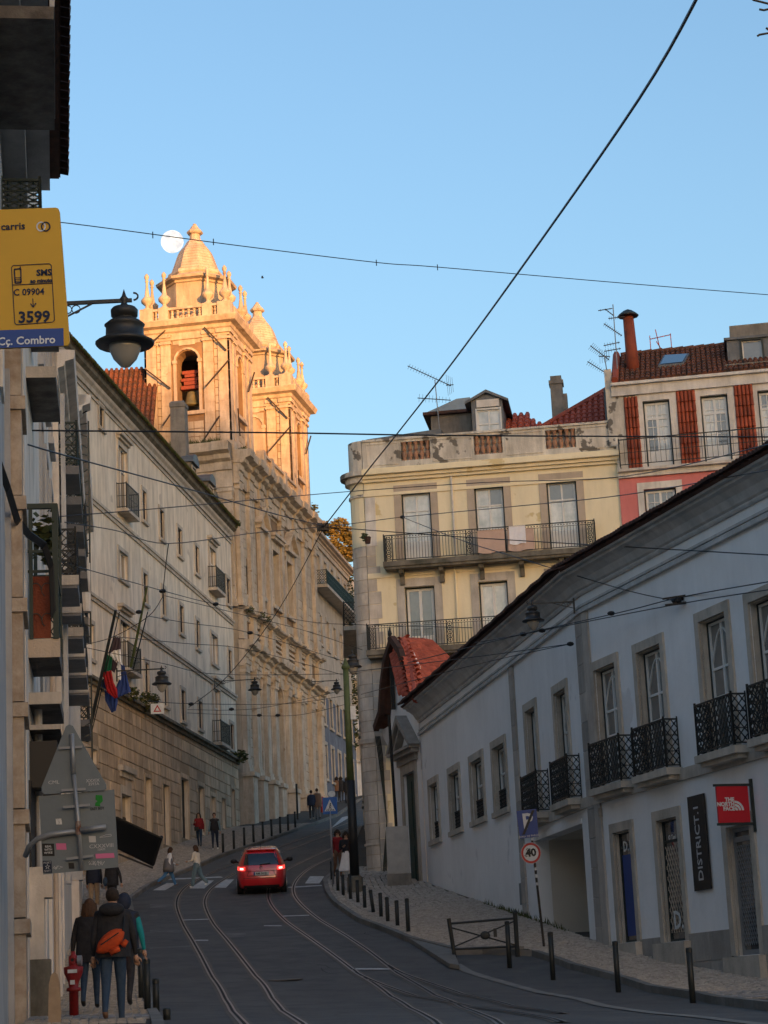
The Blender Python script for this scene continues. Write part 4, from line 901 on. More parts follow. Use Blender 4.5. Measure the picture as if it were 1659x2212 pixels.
for r in kw:                                   # segmental hood mouldings
    m_, hw = (r[0]+r[1])/2, (r[1]-r[0])/2+.42; mb = Kf.mb()
    pts = [(m_+hw*cos(pi*k/10), .09, r[3]+.34+.26*sin(pi*k/10)) for k in range(11)]
    for p, q in zip(pts, pts[1:]): mb.bar(p, q, .09, .16)
    mb.build('hood_moulding', 'offwhite', kb_)
tmt = cyl_tile('terracotta', 'clay_tile')
tm3 = umesh(MB().box(0, 0, 0, 0, 0, 0), 'x', 'terracotta')
cmb = MB(); n = 6
for k in range(n): a_, b_ = pi*k/n, pi*(k+1)/n; cmb.quad((-cos(a_)*.5, sin(a_)*.42, 0), (-cos(b_)*.5, sin(b_)*.42, 0), (-cos(b_)*.4, sin(b_)*.2, 1), (-cos(a_)*.4, sin(a_)*.2, 1))
cmb.quad(*[(-cos(pi*k/n)*.5, sin(pi*k/n)*.42, 0) for k in range(n+1)]); vt = umesh(cmb, 'clay_tile', 'terracotta')
for (x0, x1, y0, y1) in ((342, 468, 975, 1595), (805, 978, 920, 1548), (1315, 1488, 860, 1490)):
    r = Kf.rect(c3R, x0, x1, y0, y1); wd_ = r[1]-r[0]; nc = 4 if x0 < 400 else 5; rows = 7; H_ = (r[3]-zsl)/rows
    Kf.mb().box(r[0], r[1], .0, .04, zsl, r[3]).build('pier_backing', 'terracotta', kb_)
    for i in range(nc):
        for j in range(rows): inst('clay_tile', vt, kb_, (r[0]+wd_*(i+.5)/nc, .05, zsl+H_*j-1.5), (wd_/nc*1.02, .34, H_*1.04))
a, b = sorted((Kf.S(*c3R(275, 1385), .7), Kf.S(*c3R(1700, 1260), .7))); railing(Kf, a, b, zsl+.02, 1.05, .6, kb_, step=.2, kind='simple', name='balcony_railing')
k = 0; z = zbm
Kf.mb().box(Kf.L-.42, Kf.L, .003, .06, zsl, zev).build('corner_pier', 'parapet_plaster', kb_)
Kf.mb().box(-.1, Kf.L+.02, 0, .16, zev-.45, zev-.05).box(-.1, Kf.L+.02, 0, .3, zev-.05, zev+.06).build('cornice', 'offwhite', kb_)
zrg = Kf.Z(*c3R(600, 580), -3.2); slope_roof(Kf, kb_, 0, Kf.L-.1, .25, zev+.06, -3.2, zrg, 'old_tile', 'dark_tile', sp=.2, ln=.4, rad=.1)
ridge = Kf.mb(); 
for j in range(int(Kf.L/.42)): ridge.tube([(j*.42, -3.2, zrg+.07), (j*.42+.44, -3.2, zrg+.05)], [.12, .1], 6)
ridge.build('ridge_tiles', 'old_tile', kb_)
Kf.mb().tube([(Kf.L-.15, .3, zev+.15), (Kf.L-.15, -3.2, zrg+.1)], .14, 6).build('verge_tiles', 'terracotta', kb_)
qq = Kf.hit(c3R(405, 700), -1.2); x = qq[0]; z0_, z1_ = Kf.Z(*c3R(405, 745), -1.2), Kf.Z(*c3R(385, 255), -1.2)
mb = Kf.mb(); mb.tube([(x, -1.2, z0_-.4), (x+.05, -1.2, z1_)], [.27, .22], 10); mb.build('flue', 'terracotta', kb_, True); Kf.mb().lathe([(.42, z1_), (.42, z1_+.05), (.2, z1_+.22), (.03, z1_+.3)], (x+.05, -1.2, 0), 10).build('flue_cap', 'dark_frame', kb_)
def on_roof(px): # point on the pink roof plane
    d = ray(*px); A_ = Kf.W(0, .25, zev+.06); B_ = Kf.W(0, -3.2, zrg)-A_; nn_ = Kf.u.cross(B_); t = A_.dot(nn_)/d.dot(nn_); w_ = d*t; v = w_-Kf.A; return (v.dot(Kf.u), v.dot(Kf.n), w_.z)
q4 = [Vector(on_roof(c3R(*p)))+Vector((0, .03, .16)) for p in ((628, 725), (855, 702), (905, 618), (680, 632))]
Kf.mb().prism([tuple(q) for q in q4], (0, -.02, -.16)).build('roof_window_frame', 'zinc', kb_)
cq = sum(q4, Vector())/4; Kf.mb().quad(*[tuple(cq+(q-cq)*.86+Vector((0, .01, .02))) for q in q4]).build('roof_window', 'glass', kb_)
r = Kf.rect(c3R, 1240, 1900, 440, 735, -.9); a, b = r[0], r[1]; wr = Kf.rect(c3R, 1370, 1545, 465, 655, -.9)
wall(Kf, 'dormer_wall', 'zinc', a, b, r[2]-.5, r[3], [wr], kb_, n=-.9, depth=.15, thick=3); Kf.mb().box(a-.1, b+.1, -4, -.8, r[3], r[3]+.1).build('dormer_roof', 'zinc', kb_)
window(Kf, wr, kb_, sur=.08, smat='dark_frame', depth=.1, nv=1, hz=(), gmat='glass_grey', n=-.9, name='dormer_window')
r = Kf.rect(c3R, 1257, 1800, 315, 440, -2); Kf.mb().box(r[0], r[1], -4, -2, r[2]-.5, r[3]).build('chimney_stack', 'concrete', kb_)
r = Kf.rect(c3R, 1222, 1700, 665, 735, -.2); mb = Kf.mb(); mb.bar((r[0], -.2, r[3]), (r[1], -.2, r[3]), .04); mb.bar((r[0], -.2, r[2]+.1), (r[1], -.2, r[2]+.1), .03)
for k in range(12): x0, x1 = r[0]+(r[1]-r[0])*k/12, r[0]+(r[1]-r[0])*(k+1)/12; mb.bar((x0, -.2, r[2]+.1 if k % 2 else r[3]), (x1, -.2, r[3] if k % 2 else r[2]+.1), .03)
mb.build('gutter_truss', 'concrete', kb_)
# end grey cheek between yellow and pink roofs
r = Kf.rect(c3R, 150, 240, 890, 1180, -1.5); Kf.mb().box(r[0], r[1], -3, -1.5, r[2]-.3, r[3]).build('party_wall', 'zinc', kb_)
Kf.mb().box(Kf.L-.02, Kf.L+.25, -1.0, .05, zsl+1, zev+.7).build('party_pier', 'parapet_plaster', kb_)
# ================================================================ LONG PALE BUILDING (left)
LZ = 6.5; Lf = Fac((-8.9, 119.5), (-13.9, 76.5), LZ)
lb = Lf.root('long_pale_building', 'long pale plaster building with brown stone base rising along the left side of the street', 'building')
zs1 = (Lf.Z(504, 1347)+Lf.Z(260, 1122))/2; zs2 = (Lf.Z(517, 1515)+Lf.Z(300, 1348))/2; zs3 = (Lf.Z(517, 1647)+Lf.Z(330, 1535))/2
zco = (Lf.Z(526, 1158, .5)+Lf.Z(282, 864, .5))/2; zfr = (Lf.Z(401, 1076)+Lf.Z(214, 864))/2
R_ = lambda f, *a: Lf.rect(f, *a)
row1 = [(R_(c2C, 226, 264, 70, 270), 0), (R_(c2C, 410, 490, 470, 1075), 2), (R_(c2C, 635, 670, 870, 1150), 0), (R_(c2C, 800, 836, 1050, 1320), 0), (R_(c2C, 970, 1006, 1225, 1480), 0), (R_(c2C, 1135, 1168, 1395, 1650), 0), (R_(c2C, 1273, 1330, 1420, 1810), 2), (R_(c2C, 1434, 1465, 1700, 1940), 0)]
row2 = [(R_(c2C, 412, 490, 1450, 1710), 1), (R_(c2C, 643, 680, 1650, 1930), 0), (R_(c2C, 822, 852, 1790, 2050), 0), (R_(c4C, 988, 1022, 60, 320), 0), (R_(c4C, 1145, 1175, 200, 460), 0), (R_(c4C, 1290, 1345, 340, 610), 1), (R_(c4C, 1450, 1480, 480, 710), 0)]
row3 = [(R_(c4C, 130, 172, 230, 560), 1), (R_(c4C, 425, 510, 190, 680), 2), (R_(c4C, 660, 695, 600, 900), 0), (R_(c4C, 840, 872, 730, 1010), 0), (R_(c4C, 1003, 1040, 860, 1150), 0), (R_(c4C, 1168, 1200, 965, 1225), 0), (R_(c4C, 1313, 1375, 850, 1370), 2), (R_(c4C, 1468, 1500, 1180, 1420), 0)]
base = [(R_(c4C, 148, 205, 1415, 1560), 0), (R_(c4C, 440, 525, 1850, 2330), 3), (R_(c4C, 668, 725, 1690, 2330), 4), (R_(c4C, 836, 892, 1755, 2330), 5), (R_(c4C, 1008, 1075, 1695, 2300), 5), (R_(c4C, 1168, 1222, 1770, 2250), 5), (R_(c4C, 1288, 1328, 1865, 2200), 5), (R_(c4C, 1388, 1422, 1880, 2170), 5), (R_(c4C, 1480, 1512, 1795, 2140), 5)]
base = [((r[0], r[1], max(r[2], gz(-11, 119.5-r[0]*.99)+.12) if k else r[2], r[3]), k) for r, k in base]
hol = [r for r, _ in row1+row2+row3+base]
wall(Lf, 'wall', 'pale_plaster', 0, Lf.L, 2, zco, hol, lb, depth=.45)
wall(Lf, 'rear_mass', 'pale_plaster', 0, Lf.L, 2, zco, [], lb, n=-10)
for r, k in row1+row2+row3:
    hood = .55 if k == 2 else None
    window(Lf, r, lb, sur=.17, depth=.1 if k else .07, nv=2 if k else 1, hz=(.66,) if k != 1 else (), gmat='glass', fmat='white_paint' if k else 'dark_wood', fw_=.05, hood=hood, proud=.06)
    if k == 2:
        w_ = .35; a, b = r[0]-w_, r[1]+w_; Lf.mb().box(a, b, 0, .5, r[2]-.15, r[2]).build('balcony_slab', 'trim_stone', lb); railing(Lf, a, b, r[2], 1.15, .45, lb, kind='simple', name='balcony_railing', step=.12)
for r, k in base:
    if k == 0: window(Lf, r, lb, sur=.15, nv=1, hz=(), gmat='glass_grey', smat='tan_stone')
    elif k == 3: doorway(Lf, r, lb, sur=.25, hood=1.2, light=.9, smat='trim_stone', depth=.2)
    elif k == 4: window(Lf, r, lb, sur=.15, nv=1, hz=(.2, .4, .6, .8), gmat='glass_grey', fmat='dark_frame', smat='tan_stone', sill=False)
    else: doorway(Lf, r, lb, sur=.2, smat='tan_stone', depth=.2, leaves=1)
wall(Lf, 'mortar', 'joint', 0, Lf.L, 2, zs3-.1, [r for r, k in base], lb, n=.006, depth=.01)
blocks(Lf, lb, 'tan_stone', 0, Lf.L, 5.5, zs3-.15, 2.0, .58, [(r[0]-.22, r[1]+.22, r[2]-.2, r[3]+.25) for r, k in base], proud=.04, lim=295)
Lf.mb().quad((0, .004, 2), (0, .004, zs3-.1), (Lf.L, .004, zs3-.1), (Lf.L, .004, 2)).build('mortar', 'joint', lb) if False else None
for zz, hh, o_ in ((zs1, .3, .12), (zs2, .28, .14), (zs3, .3, .3)):
    Lf.mb().box(0, Lf.L, 0, o_, zz-hh*.45, zz).box(0, Lf.L, .0, o_*.55, zz-hh, zz-hh*.45).build('string_course', 'trim_stone' if zz > zs3+1 else 'mossy_stone', lb)
mb = Lf.mb(); prof = [(0, zfr-.12), (.06, zfr-.12), (.06, zfr), (.0, zfr+.02), (.0, zco-.8), (.08, zco-.8), (.1, zco-.62), (.2, zco-.5), (.22, zco-.36), (.38, zco-.24), (.4, zco-.08), (.5, zco), (0, zco+.02)]
for (n0, z_0), (n1, z_1) in zip(prof, prof[1:]):
    mb.cm = 1 if z_1 > zco-.3 else 0; mb.quad((0, n0, z_0), (0, n1, z_1), (Lf.L, n1, z_1), (Lf.L, n0, z_0))
mb.cm = 0; i = mb._a([(0, n_, z_) for n_, z_ in prof]); mb._f(range(i, i+len(prof))); mb.build('cornice', ['trim_stone', 'mossy_stone'], lb)
slope_roof(Lf, lb, 0, Lf.L, .55, zco+.02, -5, zco+2.2, 'old_tile', 'dark_tile', sp=.28, ln=.5)
fm = MB(-LZ); rd = random.Random(3)
for _ in range(2500): fm.ball((rd.uniform(0, Lf.L), .6-rd.random()*.15, zco+.03+rd.random()*.04), .04+.05*rd.random(), 4, 2)
fm.build('moss', 'leaf', lb, kind='stuff')
for s_, z_, r_, n_ in ((.3, zco+.1, .35, 160), (1.0, zs3+.05, .5, 300), (23, zs3+.15, .6, 350), (26, zs3+.1, .4, 200)):
    f = MB(-LZ); foliage(f, (s_, .35, z_), r_, n_, .09, .8, int(s_*7)); f.build('clinging_plant', 'leaf', lb, kind='stuff')
# dormers
for (x0, x1, yt, yb_) in ((1030, 1150, 470, 640), (1200, 1310, 640, 900), (1350, 1460, 820, 1040), (1490, 1550, 1000, 1240)):
    r = Lf.rect(c2C, x0, x1, yt, yb_, -.5); a, b = r[0], r[0]+1.5; z0_ = zco+.15; z1_ = z0_+1.75
    wr = (a+.25, b-.25, z0_+.25, z1_-.2); wall(Lf, 'dormer_wall', 'mossy_stone', a, b, z0_, z1_, [wr], lb, n=-.5, depth=.1, thick=2.6)
    window(Lf, wr, lb, sur=.06, depth=.08, nv=2, hz=(.6,), gmat='glass_grey', n=-.5, name='dormer_window'); m_ = (a+b)/2; hw = .85
    pts = [(m_+hw*cos(pi*k/8), -.35, z1_+.55*sin(pi*k/8)) for k in range(9)]; Lf.mb().prism(pts, (0, -2.8, 0)).build('dormer_roof', 'zinc', lb); railing(Lf, a, b, z0_, .9, -.2, lb, kind='simple', n0=-.5, name='dormer_railing')
x = Lf.S(*c2C(990, 300), -1.2); zz = Lf.Z(*c2C(970, 10), -1.2); mb = Lf.mb(); mb.lathe([(.62, zco-.2), (.56, zz-.35), (.62, zz-.33), (.62, zz-.12), (.5, zz)], (x, -1.2, 0), 4, pi/4); mb.build('chimney', 'concrete', lb)
x2 = Lf.S(*c2C(930, 430), -.8); Lf.mb().box(x2-1.2, x2+1.8, -1.8, -.8, zco, zco+.95).build('roof_parapet', 'mossy_stone', lb)
# brown tiled roof seen left of the bell tower
hr = Fac((P(318, 800, 118).x, 118), (P(170, 800, 118).x, 118), 26); hro = hr.root('tiled_roof', 'brown tiled roof lit by low sun left of the near bell tower', 'roof')
slope_roof(hr, hro, -.2, hr.L, 0, hr.Z(250, 960), -4.5, hr.Z(290, 797, -4.5), 'old_tile', 'dark_tile', sp=.3, ln=.5)

# ================================================================ CHURCH
CZ = 11.0; Cf = Fac((-4.96, 141), (-8.68, 120.5), CZ)
ch = Cf.root('church', 'tall baroque stone church with two bell towers glowing orange in low sun above the street', 'church')
CL = Cf.L
Ef = Fac(tuple(Cf.W(CL, 0, 0).xy), tuple(Cf.W(CL, -6, 0).xy), CZ)      # face towards the camera
ez = lambda y: Ef.Z(480, y)
z_att, z_cor, z_arc = Cf.Z(527, 960), Cf.Z(527, 985), Cf.Z(527, 1030)
def czl(p1, p2): return (Cf.Z(*p1)+Cf.Z(*p2))/2
zE1 = czl((513, 1375), (680, 1490)); zP1 = Cf.Z(517, 1420)
zM = czl(c5C(250, 40), c5C(980, 590)); zT = czl((527, 985), (685, 1155)); zPl = Cf.Z(*c5C(290, 1690))
SX = lambda f, x, y: Cf.S(*f(x, y))
arches = []
for (x0, x1, yt, yb_) in ((487, 570, 760, 1820), (615, 695, 850, 1890), (757, 825, 950, 1950)):
    r = Cf.rect(c5C, x0, x1, yt, yb_); arches.append((r[0], r[1], zPl-1.5, r[3]))
za_ = sum(r[3] for r in arches)/3; arches = [(r[0], r[1], r[2], za_) for r in arches]
tw_ = []
for (x0, x1, yt, yb_) in ((508, 552, 1280, 1880), (655, 722, 1390, 2000), (812, 872, 1560, 2130)):
    r = Cf.rect(c3C, x0, x1, yt, yb_); tw_.append(r)
zw0, zw1 = sum(r[2] for r in tw_)/3, sum(r[3] for r in tw_)/3; tw_ = [(r[0], r[1], zw0, zw1) for r in tw_]
sw = [Cf.rect(c3C, 372, 420, 1560, 1860), Cf.rect(c3C, 385, 415, 1920, 1990), Cf.rect(c3C, 365, 400, 960, 1180)]
wall(Cf, 'wall', 'church_stone', 0, CL, 9, zT-.6, arches+tw_+sw, ch, depth=.9)
wall(Cf, 'joints', 'church_joint', 0, CL, 9, zT-.6, arches+tw_+sw, ch, n=.006, depth=.01)
wall(Cf, 'rear_mass', 'church_stone', 0, CL, 9, zT-.6, [], ch, n=-14)
for r in arches:
    a, b, c, d = r; rr = (b-a)/2; mb = Cf.mb()
    for k in range(8):                          # arch spandrels closing the square head
        t0, t1 = pi*k/8, pi*(k+1)/8; x0, x1 = (a+b)/2+rr*cos(t0), (a+b)/2+rr*cos(t1); z0_, z1_ = d-rr+rr*sin(t0), d-rr+rr*sin(t1)
        mb.prism([(x0, -.85, z0_), (x1, -.85, z1_), (x1, -.85, d+.02), (x0, -.85, d+.02)], (0, .87, 0))
    mb.build('arch', 'church_trim', ch)
    am = Cf.mb(); 
    for k in range(10):
        t0, t1 = pi*k/10, pi*(k+1)/10; am.bar(((a+b)/2+(rr+.12)*cos(t0), .04, d-rr+(rr+.12)*sin(t0)), ((a+b)/2+(rr+.12)*cos(t1), .04, d-rr+(rr+.12)*sin(t1)), .2, .16)
    am.box(a-.22, a-.02, 0, .1, c, d-rr).box(b+.02, b+.22, 0, .1, c, d-rr); am.prism([((a+b)/2-.15, 0, d-.1), ((a+b)/2+.15, 0, d-.1), ((a+b)/2+.28, 0, d+.55), ((a+b)/2-.28, 0, d+.55)], (0, .3, 0)); am.build('archivolt', 'church_trim', ch)
    Cf.mb().box(a, b, -.9, -.86, c, d).build('niche_back', 'church_stone', ch)
    Cf.mb().box(a+.1, b-.1, -.86, -.78, c, d-rr-2.2).box(a, b, -.86, -.6, d-rr-2.1, d-rr-1.75).build('portal_door', 'church_trim', ch); Cf.mb().box(a+.35, b-.35, -.8, -.74, c, d-rr-2.8).build('door_leaf', 'dark_wood', ch)
def pilaster(s, w_, z0_, z1_, o_=.28, cap=True, par=None, F=Cf, st='church_trim'):
    mb = F.mb(); nb_ = max(1, round((z1_-z0_)/.8))
    for k in range(nb_): za, zb_ = z0_+(z1_-z0_)*k/nb_, z0_+(z1_-z0_)*(k+1)/nb_; mb.box(s-w_/2, s+w_/2, 0, o_, za+.012, zb_-.012)
    mb.box(s-w_/2+.02, s+w_/2-.02, 0, o_-.03, z0_, z1_).box(s-w_/2-.1, s+w_/2+.1, 0, o_+.1, z0_, z0_+.25).box(s-w_/2-.06, s+w_/2+.06, 0, o_+.06, z0_+.25, z0_+.45)
    if cap: mb.box(s-w_/2-.12, s+w_/2+.12, 0, o_+.14, z1_-.22, z1_).box(s-w_/2-.05, s+w_/2+.05, 0, o_+.07, z1_-.7, z1_-.55); mb.prism([(s-w_/2, 0, z1_-.55), (s+w_/2, 0, z1_-.55), (s+w_/2+.1, 0, z1_-.22), (s-w_/2-.1, 0, z1_-.22)], (0, o_+.08, 0))
    return mb.build('pilaster', st, par or ch)
PS = [CL-.45, CL-2.9, CL-5.4, (arches[0][0]+arches[1][1])/2, (arches[1][0]+arches[2][1])/2, arches[2][0]-.8, 3.4, .5]
for k, s in enumerate(PS):
    pilaster(s, .8, zPl, zE1-1.15, .32); pilaster(s, .7, zM+.1, zT-1.6, .25); Cf.mb().box(s-.5, s+.5, 0, .6, 9, zPl-.25).box(s-.6, s+.6, 0, .72, zPl-.25, zPl).build('pedestal', 'church_trim', ch)
    Cf.mb().box(s-.42, s+.42, 0, .3, zE1+.1, zM-.35).build('pier', 'church_trim', ch)
_EM = Matrix.Translation((CL, 0, 0)) @ Matrix.Rotation(-pi/2, 4, 'Z')
def turn(o): o.matrix_local = _EM @ o.matrix_local; return o
def entab(F, par, s0, s1, ztop, hgt, out, brk, mat='church_trim', nm='entablature', dent=True):
    mb = F.mb(); pr = [(0, ztop-hgt), (.2*out, ztop-hgt), (.2*out, ztop-hgt*.62), (.3*out, ztop-hgt*.6), (.3*out, ztop-hgt*.42), (.55*out, ztop-hgt*.36), (.6*out, ztop-hgt*.26), (.95*out, ztop-hgt*.2), (out, ztop-hgt*.04), (out, ztop), (0, ztop+.03)]
    def run(a, b, ex):
        q = [(n_+ex*.45 if n_ > 0 else n_, z_) for n_, z_ in pr]
        for (n0, z_0), (n1, z_1) in zip(q, q[1:]): mb.quad((a, n0, z_0), (a, n1, z_1), (b, n1, z_1), (b, n0, z_0))
        for x in (a, b): i = mb._a([(x, n_, z_) for n_, z_ in q]); mb._f(range(i, i+len(q)))
    run(s0, s1, 0)
    for s, w_ in brk: run(s-w_/2, s+w_/2, .3)
    if dent:
        x = s0+.1
        while x < s1: mb.box(x, x+.14, 0, .5*out, ztop-hgt*.38, ztop-hgt*.3); x += .3
    return mb.build(nm, mat, par)
entab(Cf, ch, 0, CL, zE1, 1.5, .75, [(s, 1.1) for s in PS]); entab(Cf, ch, 0, CL, zM, .55, .55, [(s, .9) for s in PS], nm='string_course', dent=False)
entab(Cf, ch, 0, CL, zT, 2.0, 1.0, [(s, 1.0) for s in PS]); turn(entab(Ef, ch, 0, 9, zT+.35, 2.6, 1.0, [(.5, 1.0), (5.1, 1.0)], nm='entablature'))
turn(wall(Ef, 'side_wall', 'church_stone', 0, 9, 9, zT-.6, [], ch))
for s_ in (.45, 2.2, 4.9): turn(pilaster(s_, .75, zM, zT-2.3, .25, F=Ef))
# attic balustrade on the street front
mb = Cf.mb(); mb.box(5.5, CL-5.6, .2, .6, zT+1.0, zT+1.15).box(5.5, CL-5.6, .2, .6, zT, zT+.15); mb.build('balustrade_rail', 'church_trim', ch)
for k in range(26): inst('baluster', bal, ch, (5.6+k*(CL-11.2)/26, .4, zT+.15-CZ), (1.3, 1.3, .85))
for s in PS[2:7]: Cf.mb().box(s-.3, s+.3, .15, .65, zT, zT+1.25).build('balustrade_post', 'church_trim', ch)
for i, r in enumerate(tw_):
    window(Cf, (r[0], r[1], r[2], r[3]), ch, sur=.28, smat='church_trim', depth=.8, nv=1, hz=(.25, .5, .75), fmat='dark_wood', gmat='glass_grey', proud=.14)
    a, b, z = r[0]-.5, r[1]+.5, r[3]+.55; m_ = (a+b)/2; mb = Cf.mb(); mb.box(a, b, 0, .4, z, z+.2)
    if i != 1: mb.prism([(a-.1, 0, z+.2), (b+.1, 0, z+.2), (m_, 0, z+1.35)], (0, .2, 0)); mb.bar((a-.15, .25, z+.25), (m_, .25, z+1.45), .5, .16, (0, 0, 1)); mb.bar((b+.15, .25, z+.25), (m_, .25, z+1.45), .5, .16)
    else: mb.box(a-.1, b+.1, 0, .5, z+.2, z+.4)
    mb.box(a+.1, b-.1, 0, .15, z-.3, z); mb.build('window_pediment', 'church_trim', ch)
for r in sw[:1]: Cf.mb().box(r[0], r[1], -.85, -.8, r[2], r[3]).build('blind_panel', 'church_stone', ch)
window(Cf, sw[1], ch, sur=.15, smat='church_trim', depth=.5, nv=1, hz=(), fmat='dark_wood'); window(Cf, sw[2], ch, sur=.18, smat='church_trim', depth=.6, nv=1, hz=(), fmat='dark_wood')
blocks(Cf, ch, 'church_stone', 0, CL, zPl, zE1-1.5, 1.1, .55, [(r[0]-.25, r[1]+.25, r[2], r[3]+.6) for r in arches]+[(s-.42, s+.42, 0, 99) for s in PS], proud=.035, lim=90)
blocks(Cf, ch, 'church_stone', 0, CL, zM, zT-2, 1.1, .55, [(r[0]-.6, r[1]+.6, r[2]-.3, r[3]+2) for r in tw_]+sw+[(s-.38, s+.38, 0, 99) for s in PS], proud=.035, lim=90)
# louvred panels between the two cornices
for s0_, s1_ in zip(PS[1:6], PS[2:7]):
    a, b = min(s0_, s1_)+.5, max(s0_, s1_)-.5; mb = Cf.mb(); z = zE1+.15
    while z < zM-.6: mb.prism([(a, 0, z), (a, .12, z), (a, .02, z+.22), (a, 0, z+.22)], (b-a, 0, 0)); z += .3
    mb.build('slatted_panel', 'church_trim', ch)
for s_, z_ in ((CL-.5, zM-.1), (CL-3, zM), (CL-4.5, zM), (CL-.6, zT+.1), (CL-2, zT+.1)):
    f = MB(-CZ); foliage(f, (s_, .5, z_), .45, 120, .07, .5, int(s_*9)); f.build('clinging_plant', 'leaf', ch, kind='stuff')
f = MB(-CZ); rd = random.Random(8)
for _ in range(500): x, n_ = CL+.7+rd.random()*.3, -rd.uniform(.5, 6); z = zT+.35; f.quad((x, n_, z), (x, n_+.05, z), (x+rd.uniform(-.1, .1), n_+rd.uniform(-.2, .2), z+rd.uniform(.1, .4)))
f.build('ledge_weeds', 'leaf', ch, kind='stuff')
# ---- bell tower, built once in its own axes (x along the street front towards the camera = facing +x side)
TZ = ez(960); HW = 2.62
def tower():
    # origin at tower centre, z absolute minus CZ; +x faces the camera, +y faces the street
    t = bpy.data.objects.new('bell_tower', None)
    zb, zc0, zc1 = zT, ez(706), ez(684); zp0, zp1 = zc1, ez(654)
    mbw = MB(-CZ); az0, az1 = ez(881), ez(748); aw = .66
    hole = {0: 1, 1: 1, 2: 1, 3: 1}
    h = HW-.12
    # shaft with four arched belfry openings
    zhead = az1-aw; ring = []
    for q in range(4):
        c_, s_ = cos(pi/2*q), sin(pi/2*q); T = lambda x, y, z: (c_*x-s_*y, s_*x+c_*y, z)
        def Q(*p): mbw.quad(*[T(*v) for v in p])
        for y0, y1 in ((-h, -aw), (aw, h)): Q((h, y0, zb), (h, y1, zb), (h, y1, zc0), (h, y0, zc0))
        Q((h, -aw, zb), (h, aw, zb), (h, aw, az0), (h, -aw, az0))
        for k in range(8):
            a0, a1 = pi*k/8, pi*(k+1)/8; y0, y1, z0_, z1_ = aw*cos(a0), aw*cos(a1), zhead+aw*sin(a0), zhead+aw*sin(a1)
            Q((h, y0, z0_), (h, y1, z1_), (h, y1, zc0), (h, y0, zc0)); Q((h, y0, z0_), (h-1.0, y0, z0_), (h-1.0, y1, z1_), (h, y1, z1_))
        for sy in (-aw, aw): Q((h, sy, az0), (h-1.0, sy, az0), (h-1.0, sy, zhead), (h, sy, zhead))
        Q((h, -aw, az0), (h, aw, az0), (h-1, aw, az0), (h-1, -aw, az0))
        # inner face
        for y0, y1 in ((-h+1, -aw), (aw, h-1)): Q((h-1, y0, az0-1), (h-1, y1, az0-1), (h-1, y1, zc0), (h-1, y0, zc0))
    mbw.box(-h+.9, h-.9, -h+.9, h-.9, az0-.3, az0-.2).box(-h+.5, h-.5, -h+.5, h-.5, az1+.7, az1+.9)
    w_ = mbw.build('shaft', 'church_joint', t)
    tr = MB(-CZ)
    for q in range(4):
        c_, s_ = cos(pi/2*q), sin(pi/2*q)
        def Bx(x0, x1, y0, y1, z0_, z1_, m=tr):
            i = len(m.v); m.box(x0, x1, y0, y1, z0_, z1_)
            for k in range(i, len(m.v)): x, y, z = m.v[k]; m.v[k] = (c_*x-s_*y, s_*x+c_*y, z)
        for y0, y1, o_ in ((-HW, -HW+.72, .12), (HW-.72, HW, .12), (-1.62, -1.0, .1), (1.0, 1.62, .1)):
            [Bx(h, h+o_, y0, y1, zb+.6+k9*.62+.012, min(zb+.6+(k9+1)*.62, zc0-.35)-.012) for k9 in range(int((zc0-.95-zb)/.62)+1) if zb+.6+k9*.62 < zc0-.45]; Bx(h, h+o_-.02, y0+.02, y1-.02, zb+.6, zc0-.35); Bx(h, h+o_+.1, y0-.05, y1+.05, zc0-.75, zc0-.6); Bx(h, h+o_+.13, y0-.06, y1+.06, zc0-.35, zc0-.1); Bx(h, h+o_+.12, y0-.05, y1+.05, zb, zb+.6)
        for y0, y1 in ((-aw-.2, -aw-.02), (aw+.02, aw+.2)): Bx(h, h+.08, y0, y1, az0, zhead-.02); Bx(h-.02, h+.14, y0-.05, y1+.04, zhead-.12, zhead+.08)
        for k in range(8):
            a0, a1 = pi*k/8, pi*(k+1)/8; R1_ = aw+.12; i = len(tr.v)
            tr.bar((h+.03, R1_*cos(a0), zhead+R1_*sin(a0)), (h+.03, R1_*cos(a1), zhead+R1_*sin(a1)), .2, .12)
            for k2 in range(i, len(tr.v)): x, y, z = tr.v[k2]; tr.v[k2] = (c_*x-s_*y, s_*x+c_*y, z)
        Bx(h, h+.2, -aw-.35, aw+.35, az0-.22, az0); Bx(h, h+.05, -.5, .5, az1+.35, zc0-.4)
    for sx in (-1, 1):
        for sy in (-1, 1): tr.box(sx*(h-.25), sx*(HW-.004), sy*(h-.25), sy*(HW-.004), zb, zc0-.1)
    tr.build('pilasters', 'church_trim', t)
    cr_ = MB(-CZ); dz = zc1-zc0
    cr_.lathe([((HW+o_)*sqrt(2), z_) for o_, z_ in ((-.1, zc0-.55), (.02, zc0-.5), (.02, zc0-.1), (.15, zc0), (.2, zc0+dz*.3), (.5, zc0+dz*.45), (.62, zc0+dz*.9), (.62, zc1), (-.5, zc1+.02))], (0, 0, 0), 4, pi/4)
    cr_.build('cornice', 'church_trim', t)
    pm = MB(-CZ); hh = zp1-zp0
    for q in range(4):
        c_, s_ = cos(pi/2*q), sin(pi/2*q)
        def B2(*a):
            i = len(pm.v); pm.box(*a)
            for k in range(i, len(pm.v)): x, y, z = pm.v[k]; pm.v[k] = (c_*x-s_*y, s_*x+c_*y, z)
        X = HW+.12
        B2(X-.42, X, -X+.42, X-.421, zp1-.14, zp1); B2(X-.4, X-.02, -X+.42, X-.421, zp0, zp0+.12)
        for y in (-1.35, 1.35): B2(X-.5, X+.04, y-.3, y+.3, zp0+.005, zp1+.06)
        B2(X-.75, X+.06, -X-.06, -X+.75, zp0+.005, zp1+.06)
    pm.build('parapet', 'church_trim', t)
    bl = []
